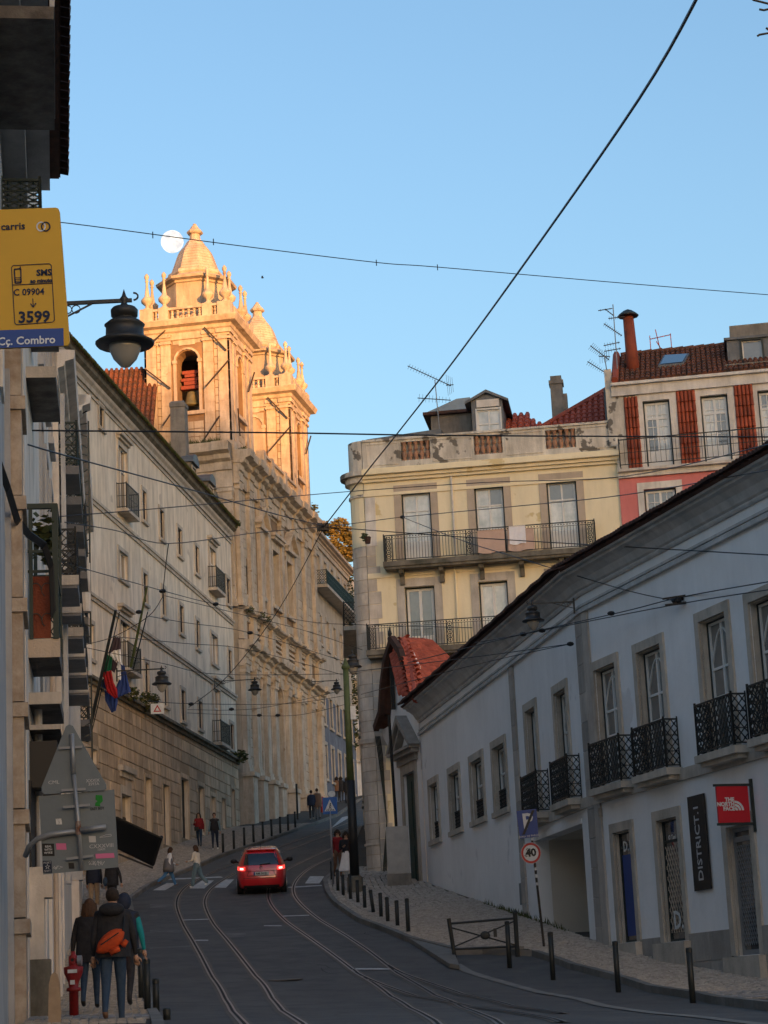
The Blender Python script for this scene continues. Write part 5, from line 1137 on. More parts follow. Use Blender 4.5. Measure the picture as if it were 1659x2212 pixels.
    for q in range(4):
        for y in [-.85+.34*k for k in range(6)]+[-1.83, 1.83]:
            c_, s_ = cos(pi/2*q), sin(pi/2*q); x = HW-.08; inst('baluster', bal, t, (c_*x-s_*y, s_*x+c_*y, zp0+.12-CZ), (1.25, 1.25, hh-.26))
    pn = umesh(MB().lathe([(.3, 0), (.3, .12), (.16, .2), (.14, .35), (.42, .6), (.46, .78), (.3, .95), (.2, 1.05), (.1, 1.75), (.09, 2.15), (.15, 2.2), (.08, 2.28), (.17, 2.45), (.17, 2.6), (.05, 2.78)], n=8), 'pinnacle', 'church_trim', True) if 'pin' not in _bm else _bm['pin']; _bm['pin'] = pn
    k_ = (ez(573)-zp1)/2.78
    X = HW-.2
    for x, y in [(a*X, b*X) for a in (-1, 1) for b in (-1, 1)]+[(a*X, b*1.35) for a in (-1, 1) for b in (-1, 1)]+[(b*1.35, a*X) for a in (-1, 1) for b in (-1, 1)]: inst('pinnacle', pn, t, (x, y, zp1+.06-CZ), (.84, .84, k_))
    # drum and bell-shaped dome, eight-sided; measured in the plane of the tower axis
    ezc = lambda cy: Ef.Z(420, 459+.2604*cy, -HW)
    dr = MB(-CZ); dr.lathe([(2.0, zp0), (2.0, ezc(660)), (2.12, ezc(655)), (2.12, ezc(640)), (2.45, ezc(632)), (2.5, ezc(612)), (2.0, ezc(590)), (1.7, ezc(565))], (0, 0, 0), 8, pi/8); dr.build('drum', 'church_stone', t)
    dm = MB(-CZ); prf = [(565, 1.62), (548, 1.74), (525, 1.7), (515, 1.5), (470, 1.36), (430, 1.25), (390, 1.15), (350, 1.03), (320, .9), (295, .7), (270, .58), (250, .5), (232, .38)]; pr = []
    def pro(cy):
        for (c0, r_0), (c1, r_1) in zip(prf, prf[1:]):
            if c1 <= cy <= c0: return r_0+(r_1-r_0)*(c0-cy)/(c0-c1)
        return prf[-1][1]
    for cy, r_ in prf[:4]: pr.append((r_, ezc(cy)))
    cy = 513
    while cy > 240: pr += [(pro(cy)+.03, ezc(cy)), (pro(cy-24)+.03, ezc(cy-23)), (pro(cy-24), ezc(cy-24))]; cy -= 25
    pr += [(.34, ezc(230)), (.32, ezc(188)), (.46, ezc(182)), (.52, ezc(172)), (.46, ezc(158)), (.3, ezc(140)), (.2, ezc(118)), (.1, ezc(106)), (.12, ezc(100)), (.02, ezc(92))]
    dm.lathe(pr, (0, 0, 0), 8, pi/8); dm.build('dome', 'church_trim', t)
    # bell with red timber yoke
    be = MB(-CZ); zbm = az0+1.15; be.lathe([(.52, zbm-.6), (.5, zbm-.52), (.4, zbm-.35), (.32, zbm), (.28, zbm+.22), (.12, zbm+.3), (.0, zbm+.34)], (1.75, 0, 0), 14); be.build('bell', 'bronze', t, True)
    yk = MB(-CZ); 
    for z_, w2, h_ in ((zbm+.42, 1.2, .22), (zbm+.68, .8, .22), (zbm+.92, 1.15, .18), (zbm+1.16, .7, .18), (zbm+1.36, 1.0, .2)): yk.box(1.55, 1.95, -w2/2, w2/2, z_, z_+h_)
    yk.build('bell_yoke', 'red_wood', t)
    ti = MB(-CZ)
    fr = [((444, 710), (490, 758)), ((447, 838), (497, 777)), ((317, 800), (369, 840)), ((355, 922), (375, 888)), ((440, 958), (475, 900)), ((329, 745), (362, 712))]
    for p, q in fr:
        a = Ef.hit(p); b = Ef.hit(q); ti.bar((HW+.3, HW-a[0]-.0, a[1]), (HW+.12, HW-b[0], b[1]), .08)
    for (y0, z0_, y1, z1_) in ((-2.2, zc0-1.5, -1.2, zc0-3), (2.2, zc0-5, 1.2, zc0-6.4)): ti.bar((y0, HW+.3, z0_), (y1, HW+.12, z1_), .07)
    ti.build('iron_ties', 'dark_wood', t, kind='stuff')
    return t
t1 = tower(); C.objects.link(t1); t1.parent = ch; t1.location = (CL-HW, -HW, 0)
# shaft blocks as single stones on the camera side of the near tower
me = block_mesh('church_stone'); zb, zc0 = zT+.6, ez(712); z = zb; cnt = 0; az0, az1 = ez(881), ez(748)
while z < zc0-.3:
    for (y0, y1, kk) in ((-HW+.74, -1.64, 1), (1.64, HW-.74, 1), (-.98, -.88, 1), (-.9, .9, 3)):
        if kk == 3 and z+.5 > az0-.3 and z < az1+.4: continue
        for k in range(kk):
            a, b = y0+(y1-y0)*k/kk, y0+(y1-y0)*(k+1)/kk
            if b-a < .2: continue
            inst('stone_block', me, t1, (HW-.12, b-.012, z+.012-CZ), (b-a-.024, .035, .456), (0, 0, -pi/2)); inst('stone_block', me, t1, (a+.012, HW-.12, z+.012-CZ), (b-a-.024, .035, .456))
    z += .48
t2 = copy_tree(t1, ch); t2.location = (HW-.0, -HW, 0)
MB(-CZ).box(HW-.11, HW-.06, -.8, .8, ez(881)-.2, ez(748)+.3).build('blind_opening', 'church_stone', t2)
# ================================================================ NEXT HOUSES UP THE STREET
NZ = 13.6; Nf = Fac((-2.9, 155.5), (-4.93, 141.3), NZ)
nb = Nf.root('terrace_house', 'narrow house with a long iron balcony and blue tiled lower floors just past the church', 'building')
zN1, zN2, zN3 = Nf.Z(700, 1290), Nf.Z(694, 1500), Nf.Z(700, 1190)
zNt = Nf.Z(700, 1185)
wins = []
for k in range(5):
    s = Nf.L-1.6-k*2.7
    for z0_, h_ in ((zN1+.2, 2.4), (zN1-3.6, 2.0), (zN2-1.9, 2.0), (zN2-5.6, 2.3), (zN2-9, 0)):
        if h_ and s > .6: wins.append((s-.5, s+.5, z0_, z0_+h_))
wall(Nf, 'wall', 'cream_stone', 0, Nf.L, zN2, zNt, wins, nb); wall(Nf, 'tiled_wall', 'tile_blue', 0, Nf.L, 12, zN2, wins, nb); wall(Nf, 'rear_mass', 'cream_stone', 0, Nf.L, 12, zNt, [], nb, n=-10)
for r in wins: window(Nf, r, nb, sur=.2, hz=(.6,), nv=1, gmat='glass_grey', smat='trim_stone')
Nf.mb().box(0, Nf.L+.1, 0, .9, zN1, zN1+.2).build('balcony_slab', 'trim_stone', nb); railing(Nf, 0, Nf.L, zN1+.2, 1.0, .85, nb, kind='lattice', name='balcony_railing', mat='green_iron')
entab(Nf, nb, 0, Nf.L, zNt+.3, .8, .6, [], mat='cream_stone', nm='cornice', dent=False); Nf.mb().box(Nf.L-.6, Nf.L, .003, .12, 12, zN2).build('corner_pilaster', 'trim_stone', nb)
z = 13
while z < zN2+6: Nf.mb().box(Nf.L-.75, Nf.L+.05, .004, .16, z+.02, z+.6).build('quoin', 'trim_stone', nb); z += .64
Mf = Fac((5.5, 176), (-3.5, 154.6), 15.5); mo = Mf.root('end_house', 'tall house with orange sunlit upper wall and ivy closing the view up the street', 'building')
zM0, zM1 = 24, Mf.Z(752, 1370)+1; wsM = [(Mf.L-2.2-k*3, Mf.L-1.2-k*3, z_, z_+2) for k in range(3) for z_ in (18, 22, 26, 30, 33.5)]
wall(Mf, 'wall', 'offwhite', 0, Mf.L, 12, Mf.Z(748, 1245), wsM, mo)
wsM = [r for r in wsM if r[3] < Mf.Z(748, 1245)-.6]
for r in wsM: window(Mf, r, mo, sur=.15, nv=1, gmat='glass_grey')
iv = MB(-15.5); 
for k in range(26): foliage(iv, (Mf.L-.2-random.random()*1.1, .25, 19+k*.55), .55, 70, .12, .7, k)
iv.build('ivy', 'leaf', mo, kind='stuff')
Rf = Fac((-1.35, 96), (-1.9, 114), 7.5); ro = Rf.root('side_house', 'shaded house with a dark ornate balcony just behind the yellow building corner', 'building')
zr_ = Rf.Z(745, 1240, .7); wsR = [(1+k*3, 2+k*3, zr_+.1-j*3.6, zr_+2.4-j*3.6) for k in range(5) for j in range(4)]
wall(Rf, 'wall', 'pale_plaster', 0, Rf.L, 6, zr_+4, wsR, ro); wall(Rf, 'rear_mass', 'pale_plaster', 0, Rf.L, 6, zr_+4, [], ro, n=-8)
for r in wsR: window(Rf, r, ro, sur=.15, nv=1, gmat='glass_grey')
Rf.mb().box(1, 9, 0, .75, zr_-.2, zr_).build('balcony_slab', 'trim_stone', ro); railing(Rf, 1, 9, zr_, 1.1, .7, ro, kind='lattice', name='balcony_railing')
# tree behind
tc = P(722, 1165, 172); tree = tag(empty('tree', (tc.x, tc.y, 20)), 'round dense tree catching orange light above the terrace roofs', 'tree')
MB().tube([(0, 0, 0), (.2, 0, 6), (-.3, .2, tc.z-21)], [.35, .28, .15], 8).build('trunk', 'bark', tree)
cr_ = MB(); rd = random.Random(11); 
for k in range(26):
    a = rd.uniform(0, 2*pi); rr = rd.uniform(0, 1.6); q = (rr*cos(a), rr*sin(a), tc.z-20+rd.uniform(-2.8, 1.6)*(1-rr/3)); foliage(cr_, q, rd.uniform(.5, .95), 260, .13, .85, k, .6)
cr_.build('crown', 'leaf_olive', tree)
tc = P(677, 1102, 146); bs = tag(empty('shrub', (tc.x, tc.y, tc.z-1)), 'small dark shrub sprouting beside the far tower against the sky', 'shrub'); f = MB(); foliage(f, (0, 0, 1), .45, 90, .1, 1.2, 4, .1); f.build('foliage', 'leaf', bs); MB().tube([(0, 0, -1), (0, 0, 1)], .03).build('stem', 'bark', bs)
# ================================================================ NEAR LEFT BUILDINGS
AZ = -.2; Af = Fac((-5.74, 31.6), (-3.57, 18), AZ); ab = Af.root('corner_building', 'near shaded building at the left edge with a veined stone pilaster and tiled eave', 'building')
q9 = P(147, 372, 31.6).z-.1
wall(Af, 'wall', 'near_grey', 0, Af.L, -1.5, q9, [], ab); wall(Af, 'rear_mass', 'near_grey', 0, Af.L, -1.5, q9, [], ab, n=-8)
Af.mb().quad((0, 0, -1.5), (0, -8, -1.5), (0, -8, q9), (0, 0, q9)).build('end_wall', 'near_grey', ab)
ys_ = [868, 1009, 1299-145, 1299, 1445, 1596, 1748, 1901, 2060, 2225]
zs_ = [Af.Z(45, y) for y in ys_]; zs_ = sorted(zs_); step_ = (zs_[-1]-zs_[0])/(len(zs_)-1); z = zs_[0]-step_
while z < 9.5:
    m = MB(-AZ); m.box(.16, 1.5, 0, .24, z+.012, z+step_-.012).box(.1, 1.55, .0, .3, z+step_*.86, z+step_-.012); m.build('pilaster_block', 'marble_veined', ab); z += step_
Af.mb().box(.0, .14, 0, .1, -1.5, 9.4).box(1.56, 1.9, 0, .08, -1.5, 9.4).build('pilaster_edge', 'near_grey', ab)
q_ = P(147, 372, 31.6); ze_ = q_.z; n_e = (Vector((q_.x, q_.y, 0))-Af.A).dot(Af.n)-.12; dz_ = ze_-12.72
a_ = MB(-AZ); a_.box(-.0, Af.L, 0, .35, ze_-.65, ze_-.25).box(0, Af.L, 0, .7, ze_-.25, ze_-.06); a_.build('cornice', 'near_grey', ab)
etm = cyl_tile('dark_tile', 'eave_tile')
for j in range(46): inst('eave_tile', etm, ab, (.15+.29*j, n_e+.12, ze_+.0-AZ), (.27, -.6, .2), (-.2, 0, random.uniform(-.05, .05)))
Af.mb().quad((0, n_e, ze_-.03), (Af.L, n_e, ze_-.03), (Af.L, -4, ze_+1.3), (0, -4, ze_+1.3)).quad((0, n_e-.02, ze_-.05), (Af.L, n_e-.02, ze_-.05), (Af.L, .2, ze_-.05), (0, .2, ze_-.05)).build('roof', 'dark_tile', ab)
def spY(F, Y): return (F.A.y-Y)/(-F.u.y) if F.u.y else 0
zsl_ = P(120, 273, 26.2).z
q_ = P(118, 273, 26.2)
for Y0, Y1, o_ in ((23.0, 26.2, (Vector((q_.x, q_.y, 0))-Af.A).dot(Af.n)),):
    s0_, s1_ = spY(Af, Y1), spY(Af, Y0); Af.mb().box(s0_, s1_, 0, o_, zsl_, zsl_+.16).build('balcony_slab', 'slab_dark', ab); Af.mb().box(s0_, s1_, o_-.05, o_+.01, zsl_+.16, zsl_+.4).build('slab_edge', 'near_grey', ab)
s0_ = spY(Af, 29.5); zz = P(100, 440, 29).z
railing(Af, spY(Af, 30.6), spY(Af, 29.0), zz-.1, .5, .55, ab, mat='green_iron', kind='lattice', name='balcony_railing'); Af.mb().box(spY(Af, 30.7), spY(Af, 28.9), 0, .6, zz-.2, zz-.1).build('balcony_slab', 'slab_dark', ab)
for sx in (.9, 2.6): 
    q = (spY(Af, 29.9), spY(Af, 28.4), zz+.02, zz+2.5)
F = Af; F.mb().box(.5, .58, .25, .45, zz-.2, 12.0).build('rain_pipe', 'green_iron', ab)
F.mb().box(spY(F, 27.5), spY(F, 26.7), .02, .06, 8.2, 10.3).build('window_frame', 'offwhite', ab)
# building B with stacked balconies
BZ = .1; Bf = Fac((-7.35, 46), (-5.5, 31.7), BZ); bb = Bf.root('balcony_building', 'shaded building with a green iron enclosed balcony full of plants, behind the yellow stop sign', 'building')
bw = [(s, s+1.1, z_, z_+2.4) for s in (1.2, 4.0, 6.8) for z_ in (4.2, 8.7, 12.2)]
wall(Bf, 'wall', 'offwhite', 0, Bf.L, -1, 15.5, bw, bb); wall(Bf, 'rear_mass', 'offwhite', 0, Bf.L, -1, 15.5, [], bb, n=-8)
for r in bw: window(Bf, r, bb, sur=.18, gmat='glass_grey', smat='near_grey')
Bf.mb().quad((0, 0, -1), (0, -8, -1), (0, -8, 15.5), (0, 0, 15.5)).quad((Bf.L, 0, -1), (Bf.L, 0, 15.5), (Bf.L, -8, 15.5), (Bf.L, -8, -1)).build('end_wall', 'offwhite', bb)
YN = 32.6
def slab(yt, ybm, length, h_, o_=.47, mat='slab_dark', fm='offwhite'):
    z_ = P(90, ybm, YN).z; s1_ = spY(Bf, YN); s0_ = spY(Bf, YN+length)
    Bf.mb().box(s0_, s1_, 0, o_, z_, z_+h_).build('balcony_slab', mat, bb); Bf.mb().box(s1_, s1_+.02, 0, o_+.02, z_-.005, z_+h_+.01).build('slab_edge', 'trim_stone' if fm == 'offwhite' else fm, bb); return z_, s0_, s1_, o_
z1_ = slab(792, 814, 2.6, .17); slab(600, 660, 2.4, .2)
zq, s0_, s1_, o_ = slab(1381, 1419, 1.9, .28, fm='brown_trim'); zt_ = P(90, 1093, YN).z
mb = Bf.mb(); zb_ = zq+.28
for s in (s0_, s1_): mb.bar((s, o_-.04, zb_), (s, o_-.04, zt_), .09); mb.bar((s, .05, zb_), (s, .05, zt_), .06); mb.bar((s, 0, zt_), (s, o_, zt_), .08); mb.bar((s, 0, zb_+1.08), (s, o_, zb_+1.08), .04); mb.bar((s, 0, zb_+1.4), (s, o_, zb_+1.4), .04)
mb.bar((s0_, o_-.03, zt_), (s1_, o_-.03, zt_), .08); mb.bar((s0_, o_-.03, zb_+1.08), (s1_, o_-.03, zb_+1.08), .05); mb.build('iron_cage', 'green_iron', bb)
railing(Bf, s0_, s1_, zb_, 1.08, o_-.04, bb, mat='green_iron', kind='lattice', name='balcony_railing', ret=(1, 0))
Bf.mb().box(s1_-.02, s1_, .02, o_-.12, zb_+.02, zb_+1.0).build('rust_panel', 'rust_sheet', bb)
sc_ = Bf.mb()
for c_ in (.12, .3):
    for zc in (.3, .78):
        for k in range(8): a0, a1 = pi*k/6, pi*(k+1)/6; sc_.bar((s1_+.02, c_+.09*cos(a0), zb_+zc+.11*sin(a0)), (s1_+.02, c_+.09*cos(a1), zb_+zc+.11*sin(a1)), .012)
sc_.build('scrollwork', 'iron', bb)
f = MB(-BZ); foliage(f, ((s0_+s1_)/2+.5, o_*.55, zb_+1.7), .6, 260, .09, .8, 5, .1); f.v = [(x, min(max(y, .02), o_), z) for x, y, z in f.v]; f.build('potted_plants', 'leaf', bb, kind='stuff')
slab(1492, 1520, 2.3, .17); slab(1566, 1575, 2.4, .06)
Bf.mb().box(s0_, s1_, 0, .42, P(90, 1700, YN).z, P(90, 1600, YN).z).build('shop_canopy', 'black', bb)
Bf.mb().box(s1_-3, s1_+.4, .0, .03, P(90, 1890, YN).z-.2, P(90, 1690, YN).z).build('shop_front', 'black', bb)
# low shop fronts, pipes and plinth along the pavement
for Y, o2, r_, z1q, m_ in ((33.2, .12, .06, 5.0, 'near_grey'), (36.0, .1, .05, 6, 'steel_grey'), (40, .14, .06, 8, 'brown_trim')):
    s = spY(Bf, Y); Bf.mb().tube([(s, o2, -.2), (s, o2, z1q)], r_, 8).build('rain_pipe', m_, bb)
for k, (Y, w3, h_, o2, m_) in enumerate(((32.3, .5, 1.0, .3, 'mossy_stone'), (32.25, .42, 1.9, .22, 'cream_stone'), (32.3, .5, 2.35, .34, 'cream_stone'))):
    s = spY(Bf, Y); Bf.mb().box(s-w3/2, s+w3/2, 0, o2, -.6 if k == 0 else [1.0, 1.9][k-1], h_).build('plinth_block', m_, bb)
for k, Y in enumerate((34.2, 36.8, 39.6, 42.4)):
    s = spY(Bf, Y); Bf.mb().box(s-.5, s+.5, 0, .06, -.3, 3.1).build('shop_door', ['dark_wood', 'offwhite', 'black', 'offwhite'][k], bb)
    Bf.mb().box(s-1.3, s-.7, .0, .16, -.3, 3.3).build('shop_pier', 'offwhite', bb)
# buildings C and D
CfZ = 2.5; C2 = Fac((-9.2, 60), (-7.38, 46.1), CfZ); cb = C2.root('corniced_building', 'pale building with stepped cornice and a row of small balconies on the shaded left side', 'building')
zct = P(140, 752, 46).z; cw = [(C2.L-1.5-k*2.9, C2.L-.5-k*2.9, z_, z_+2.3) for k in range(5) for z_ in (5, 8.9, 12.4)]
wall(C2, 'wall', 'pale_plaster', 0, C2.L, .5, zct, cw, cb); wall(C2, 'rear_mass', 'pale_plaster', 0, C2.L, .5, zct, [], cb, n=-8)
for r in cw: window(C2, r, cb, sur=.16, gmat='glass_grey')
C2.mb().quad((C2.L, .15, .5), (C2.L, -8, .5), (C2.L, -8, zct), (C2.L, .15, zct)).build('end_wall', 'offwhite', cb)
entab(C2, cb, 0, C2.L, zct, 1.0, .55, [], mat='offwhite', nm='cornice', dent=False)
for k, (a, b) in enumerate(((.02, .16), (.2, .3))): C2.mb().box(C2.L-.35+k*.0, C2.L-.01, a, b, 3, zct-1.02).build('pilaster', 'cornice_grey', cb)
z86 = P(145, 1267, 42).z; balY = [(42, 0), (45.0, 0), (47.8, 1), (50.6, 1), (53.4, 1), (56.3, 1)]
for Y, w_b in balY:
    F, par = (Bf, bb) if w_b == 0 else (C2, cb); s1_ = spY(F, Y) if w_b == 0 else (60-Y)/(.9915); s0_ = s1_-2.0; o_ = .6
    s0_ = max(0, s0_); F.mb().box(s0_, s1_, 0, o_, z86-.02, z86+.22).build('balcony_slab', 'grey_stone_under', par); F.mb().box(s1_, s1_+.03, 0, o_+.02, z86+.04, z86+.24).build('slab_edge', 'trim_stone', par)
    railing(F, s0_, s1_, z86+.24, .95, o_-.04, par, kind='lattice', name='balcony_railing')
for k in range(5):
    s1_ = C2.L-.2-k*2.9; C2.mb().box(s1_-1.9, s1_, 0, .6, 12.1, 12.3).build('balcony_slab', 'grey_stone_under', cb); railing(C2, s1_-1.9, s1_, 12.3, 1.0, .55, cb, kind='lattice', name='balcony_railing', mat='green_iron')
D2 = Fac((-11.4, 77), (-9.22, 60.2), 3.5); db = D2.root('netted_building', 'narrow shaded building end with a capital and netted balconies beside the long pale facade', 'building')
zdt = P(178, 868, 61).z; wall(D2, 'wall', 'pale_plaster', 0, D2.L, 2, zdt, [], db); wall(D2, 'rear_mass', 'pale_plaster', 0, D2.L, 2, zdt, [], db, n=-8)
D2.mb().quad((D2.L, .2, 2), (D2.L, -8, 2), (D2.L, -8, zdt), (D2.L, .2, zdt)).build('end_wall', 'offwhite', db)
entab(D2, db, 0, D2.L, zdt, 1.3, .62, [(D2.L-.4, .8)], mat='offwhite', nm='cornice', dent=False)
D2.mb().box(D2.L-.6, D2.L+.02, .0, .3, 4, zdt-1.3).build('pilaster', 'cornice_grey', db)
for z_ in [5.6, 8.6, 11.6, 14.3]:
    D2.mb().box(D2.L-4, D2.L-.7, 0, .55, z_-.2, z_).build('balcony_slab', 'grey_stone_under', db); railing(D2, D2.L-4, D2.L-.7, z_, 1.1, .5, db, kind='lattice', name='balcony_railing')
for z_ in (P(185, 1240, 58).z, P(197, 1310, 60).z, P(197, 1450, 60).z): D2.mb().lathe([(.16, z_), (.16, z_+.9)], (D2.L-.5, .5, 0), 10).build('wall_tank', 'offwhite', db)
mb = D2.mb()
for k in range(40): z_ = 6+k*.3; mb.bar((D2.L-.65, .42, z_), (D2.L-.65, .62, z_+.12*sin(k)), .03); 
mb.bar((D2.L-.65, .6, 5), (D2.L-.65, .66, 17.5), .05); mb.build('netting_poles', 'dark_frame', db)
# unseen row of houses added behind the camera to shade the street
for k in range(20):
    x0 = 40+k*20; hgt = 48.5+[9.6, 9.3, 9.9, 9.4, 9.7, 9.5][k % 6]+random.uniform(-.2, .2)
    hf = Fac((x0, -400), (x0+20.05, -400), 43); ho = hf.root('terrace_house', 'pale red-roofed house added unseen on the hill behind the viewer to block low sun', 'building', 'added sun-blocking houses on the hill behind the viewer')
    hw_ = [(1.2+j*2.9, 2.3+j*2.9, z_, z_+1.9) for j in range(6) for z_ in (45, 48, 51)]
    zt__ = hgt+2; wall(hf, 'wall', ['pale_plaster', 'offwhite', 'yellow_plaster'][k % 3], 0, hf.L, 40, zt__-1, hw_, ho, thick=9)
    for r in hw_: hf.mb().box(r[0], r[1], -.25, -.2, r[2], r[3]).build('window', 'glass', ho)
    hf.mb().prism([(0, .3, zt__-1), (0, -9.3, zt__-1), (0, -4.5, zt__+1.2)], (hf.L, 0, 0)).build('roof', 'red_roof', ho)
# ================================================================ SKY THINGS
mp_ = P(372, 522, 1800); mr_ = mp_.length*24.3/FP
mo_ = MB().ball((0, 0, 0), mr_, 40, 24).build('moon', 'moon', None, True, label='large pale full moon beside the near bell tower dome', cat='moon'); mo_.location = mp_
bd = P(567, 600, 90); b_ = tag(empty('bird', bd), 'tiny dark bird flying in the blue sky right of the bell tower', 'bird'); b_.scale = (.4, .4, .4)
MB().ball((0, 0, 0), .09, 8, 5, 1.8, 1, .9).build('body', 'flag_dark', b_); 
for s_ in (-1, 1): MB().prism([(0, s_*.05, .02), (.12, s_*.3, .1), (-.08, s_*.32, .1), (-.12, s_*.05, .02)], (0, 0, .015)).build('wing', 'flag_dark', b_)
# ================================================================ WIRES
def wire(pts, r, label, name='overhead_wire', cat='overhead wire', group='tram and guy wires across the street', fit=None):
    q = [P(x, y, Y) for x, y, Y in pts]; out = []
    for i in range(len(q)-1):
        a, b, c, d = q[max(i-1, 0)], q[i], q[i+1], q[min(i+2, len(q)-1)]
        for j in range(6):
            t = j/6; out.append(.5*((2*b)+(c-a)*t+(2*a-5*b+4*c-d)*t*t+(3*b-a-3*c+d)*t**3))
    out.append(q[-1]); o = empty(name, q[0], 0, label, cat, group); MB().tube([v-q[0] for v in out], r, 5).build('cable', 'wire', o); return o, out
def clamp(p, r, parent, L_=.25):
    v = p-parent.location; MB().ball((v.x, v.y, v.z), r, 6, 4, 1.6, 1, 1).build('clamp', 'wire', parent)
W = [
 ([(1530, -50, 17), (1380, 215, 22), (1140, 560, 31), (980, 780, 41), (865, 928, 49), (790, 1022, 54), (700, 1138, 60)], .02, 'thick dark cable crossing the sky diagonally from the top right'),
 ([(700, 1138, 60), (600, 1320, 66), (490, 1462, 72), (408, 1528, 76)], .015, 'diagonal cable running down left from the junction box across the church front'),
 ([(60, 478, 30), (145, 482, 30.5), (510, 530, 33), (813, 567, 35), (945, 577, 36), (1350, 612, 38), (1700, 640, 40)], .009, 'thin wire with small spikes passing in front of the moon'),
 ([(70, 930, 33), (600, 935, 36), (1000, 941, 38), (1700, 944, 42)], .017, 'straight dark wire level with the yellow building parapet'),
 ([(58, 960, 33), (162, 990, 36), (420, 1060, 46), (600, 1112, 55), (700, 1136, 60)], .017, 'wire from the left balconies down to the junction box'),
 ([(700, 1138, 60), (1000, 1160, 57), (1349, 1181, 49), (1700, 1201, 41)], .015, 'wire from the junction box out over the white building roof'),
 ([(100, 1118, 42), (300, 1102, 46), (459, 1088, 50), (752, 1062, 60), (1050, 1042, 58), (1350, 1029, 50), (1700, 950, 38)], .013, 'wire rising to the right across the yellow building cornice'),
 ([(140, 1128, 45), (250, 1146, 48), (364, 1174, 52), (560, 1150, 60), (729, 1135, 66), (869, 1117, 72), (1100, 1095, 62), (1350, 1069, 52), (1700, 1008, 39)], .014, 'wire crossing in front of the upper windows of the yellow building'),
 ([(869, 1117, 72), (1000, 1168, 62), (1123, 1206, 56), (1342, 1272, 49.5), (1459, 1298, 47)], .014, 'wire from the yellow building balcony to an insulator over the white building'),
 ([(1026, 1388, 57), (1102, 1375, 54), (1339, 1323, 49), (1476, 1289, 47), (1700, 1250, 41)], .014, 'upper wire of the pair passing the white building lamp'),
 ([(880, 1432, 64), (1083, 1381, 55), (1171, 1362, 53), (1465, 1305, 47), (1700, 1268, 41)], .014, 'lower wire of the pair passing the white building lamp'),
 ([(755, 1452, 72), (1026, 1419, 58), (1232, 1391, 53)], .013, 'wire ending in an insulator on the white wall below the lamp'),
 ([(780, 1500, 72), (1026, 1436, 58), (1232, 1391, 53)], .012, 'second wire meeting the insulator on the white wall'),
 ([(120, 1212, 42), (162, 1223, 44), (351, 1276, 55), (447, 1301, 62), (540, 1318, 66), (668, 1343, 72), (760, 1349, 76), (1020, 1356, 70)], .013, 'wire passing over the flagpoles towards the green pole'),
 ([(356, 1287, 55), (540, 1332, 66), (668, 1365, 72), (783, 1404, 76)], .012, 'lower wire starting at the knot over the pale facade'),
 ([(364, 1174, 52), (357, 1230, 53), (351, 1290, 55)], .014, 'short hanging wire joining two wires over the pale facade'),
 ([(351, 1290, 55), (321, 1331, 56), (246, 1375, 58), (185, 1392, 60)], .012, 'wire from the knot down left to the flags'),
 ([(321, 1331, 56), (400, 1345, 60), (540, 1367, 66), (745, 1429, 76)], .012, 'wire across the pale facade above the middle lantern'),
 ([(246, 1375, 58), (400, 1390, 62), (540, 1404, 68), (755, 1462, 76)], .012, 'wire running from the flags to the green pole'),
 ([(185, 1399, 60), (351, 1433, 62), (481, 1457, 66), (773, 1455, 75)], .012, 'wire just above the lantern on the pale facade'),
 ([(319, 1514, 62), (413, 1520, 66), (622, 1520, 74), (760, 1500, 78)], .012, 'tram contact wire beside the hanging triangle sign'),
 ([(405, 1533, 70), (560, 1530, 74), (745, 1490, 79)], .01, 'second tram contact wire in front of the church arches'),
 ([(405, 1540, 70), (500, 1544, 74), (640, 1545, 78), (752, 1520, 80)], .01, 'lowest tram contact wire in front of the church arches'),
]
wo = []
for pts, r, lab in W: wo.append(wire(pts, r*.9, lab))
for i, (x, y, Y) in ((2, (330, 507, 31.7)), (2, (461, 522, 32.6)), (2, (813, 567, 35)), (2, (945, 577, 36))):
    p = P(x, y, Y); o = wo[i][0]; v = p-o.location; MB().tube([v+Vector((0, 0, -.06)), v+Vector((0, 0, .05))], .008, 4).build('spike', 'wire', o)
jb = P(698, 1139, 60); j = tag(empty('junction_box', jb, .2), 'dark ribbed junction box where the overhead cables meet', 'junction box'); mb = MB(); mb.box(-.16, .16, -.08, .08, -.1, .1)
for k in range(6): mb.box(-.17+k*.058, -.15+k*.058, -.1, .1, -.115, .115)
mb.build('body', 'wire', j)
for (x, y, Y, i) in ((351, 1277, 55, 13), (869, 1117, 72, 8), (1232, 1391, 53, 11), (1459, 1298, 47, 8), (1470, 1293, 47, 9), (1171, 1362, 53, 10), (1130, 1370, 53.5, 9), (540, 1367, 66, 17), (300, 1322, 57, 16), (466, 1305, 62, 13), (413, 1521, 66, 20), (500, 1532, 72, 21), (560, 1545, 75, 22), (600, 1545, 76, 22), (1320, 1325, 49.3, 9)):
    clamp(P(x, y, Y), .06, wo[i][0])
i_ = P(1465, 1297, 46.9); tag(empty('insulator', i_), 'double insulator clamp on the tram wires above the white building', 'insulator')
io = bpy.data.objects['insulator']; mb = MB(); mb.bar((-.35, 0, .05), (.35, 0, .12), .04); mb.bar((-.3, 0, -.1), (.3, 0, -.05), .05); mb.ball((0, 0, 0), .08, 8, 5); mb.build('clamp', 'wire', io)
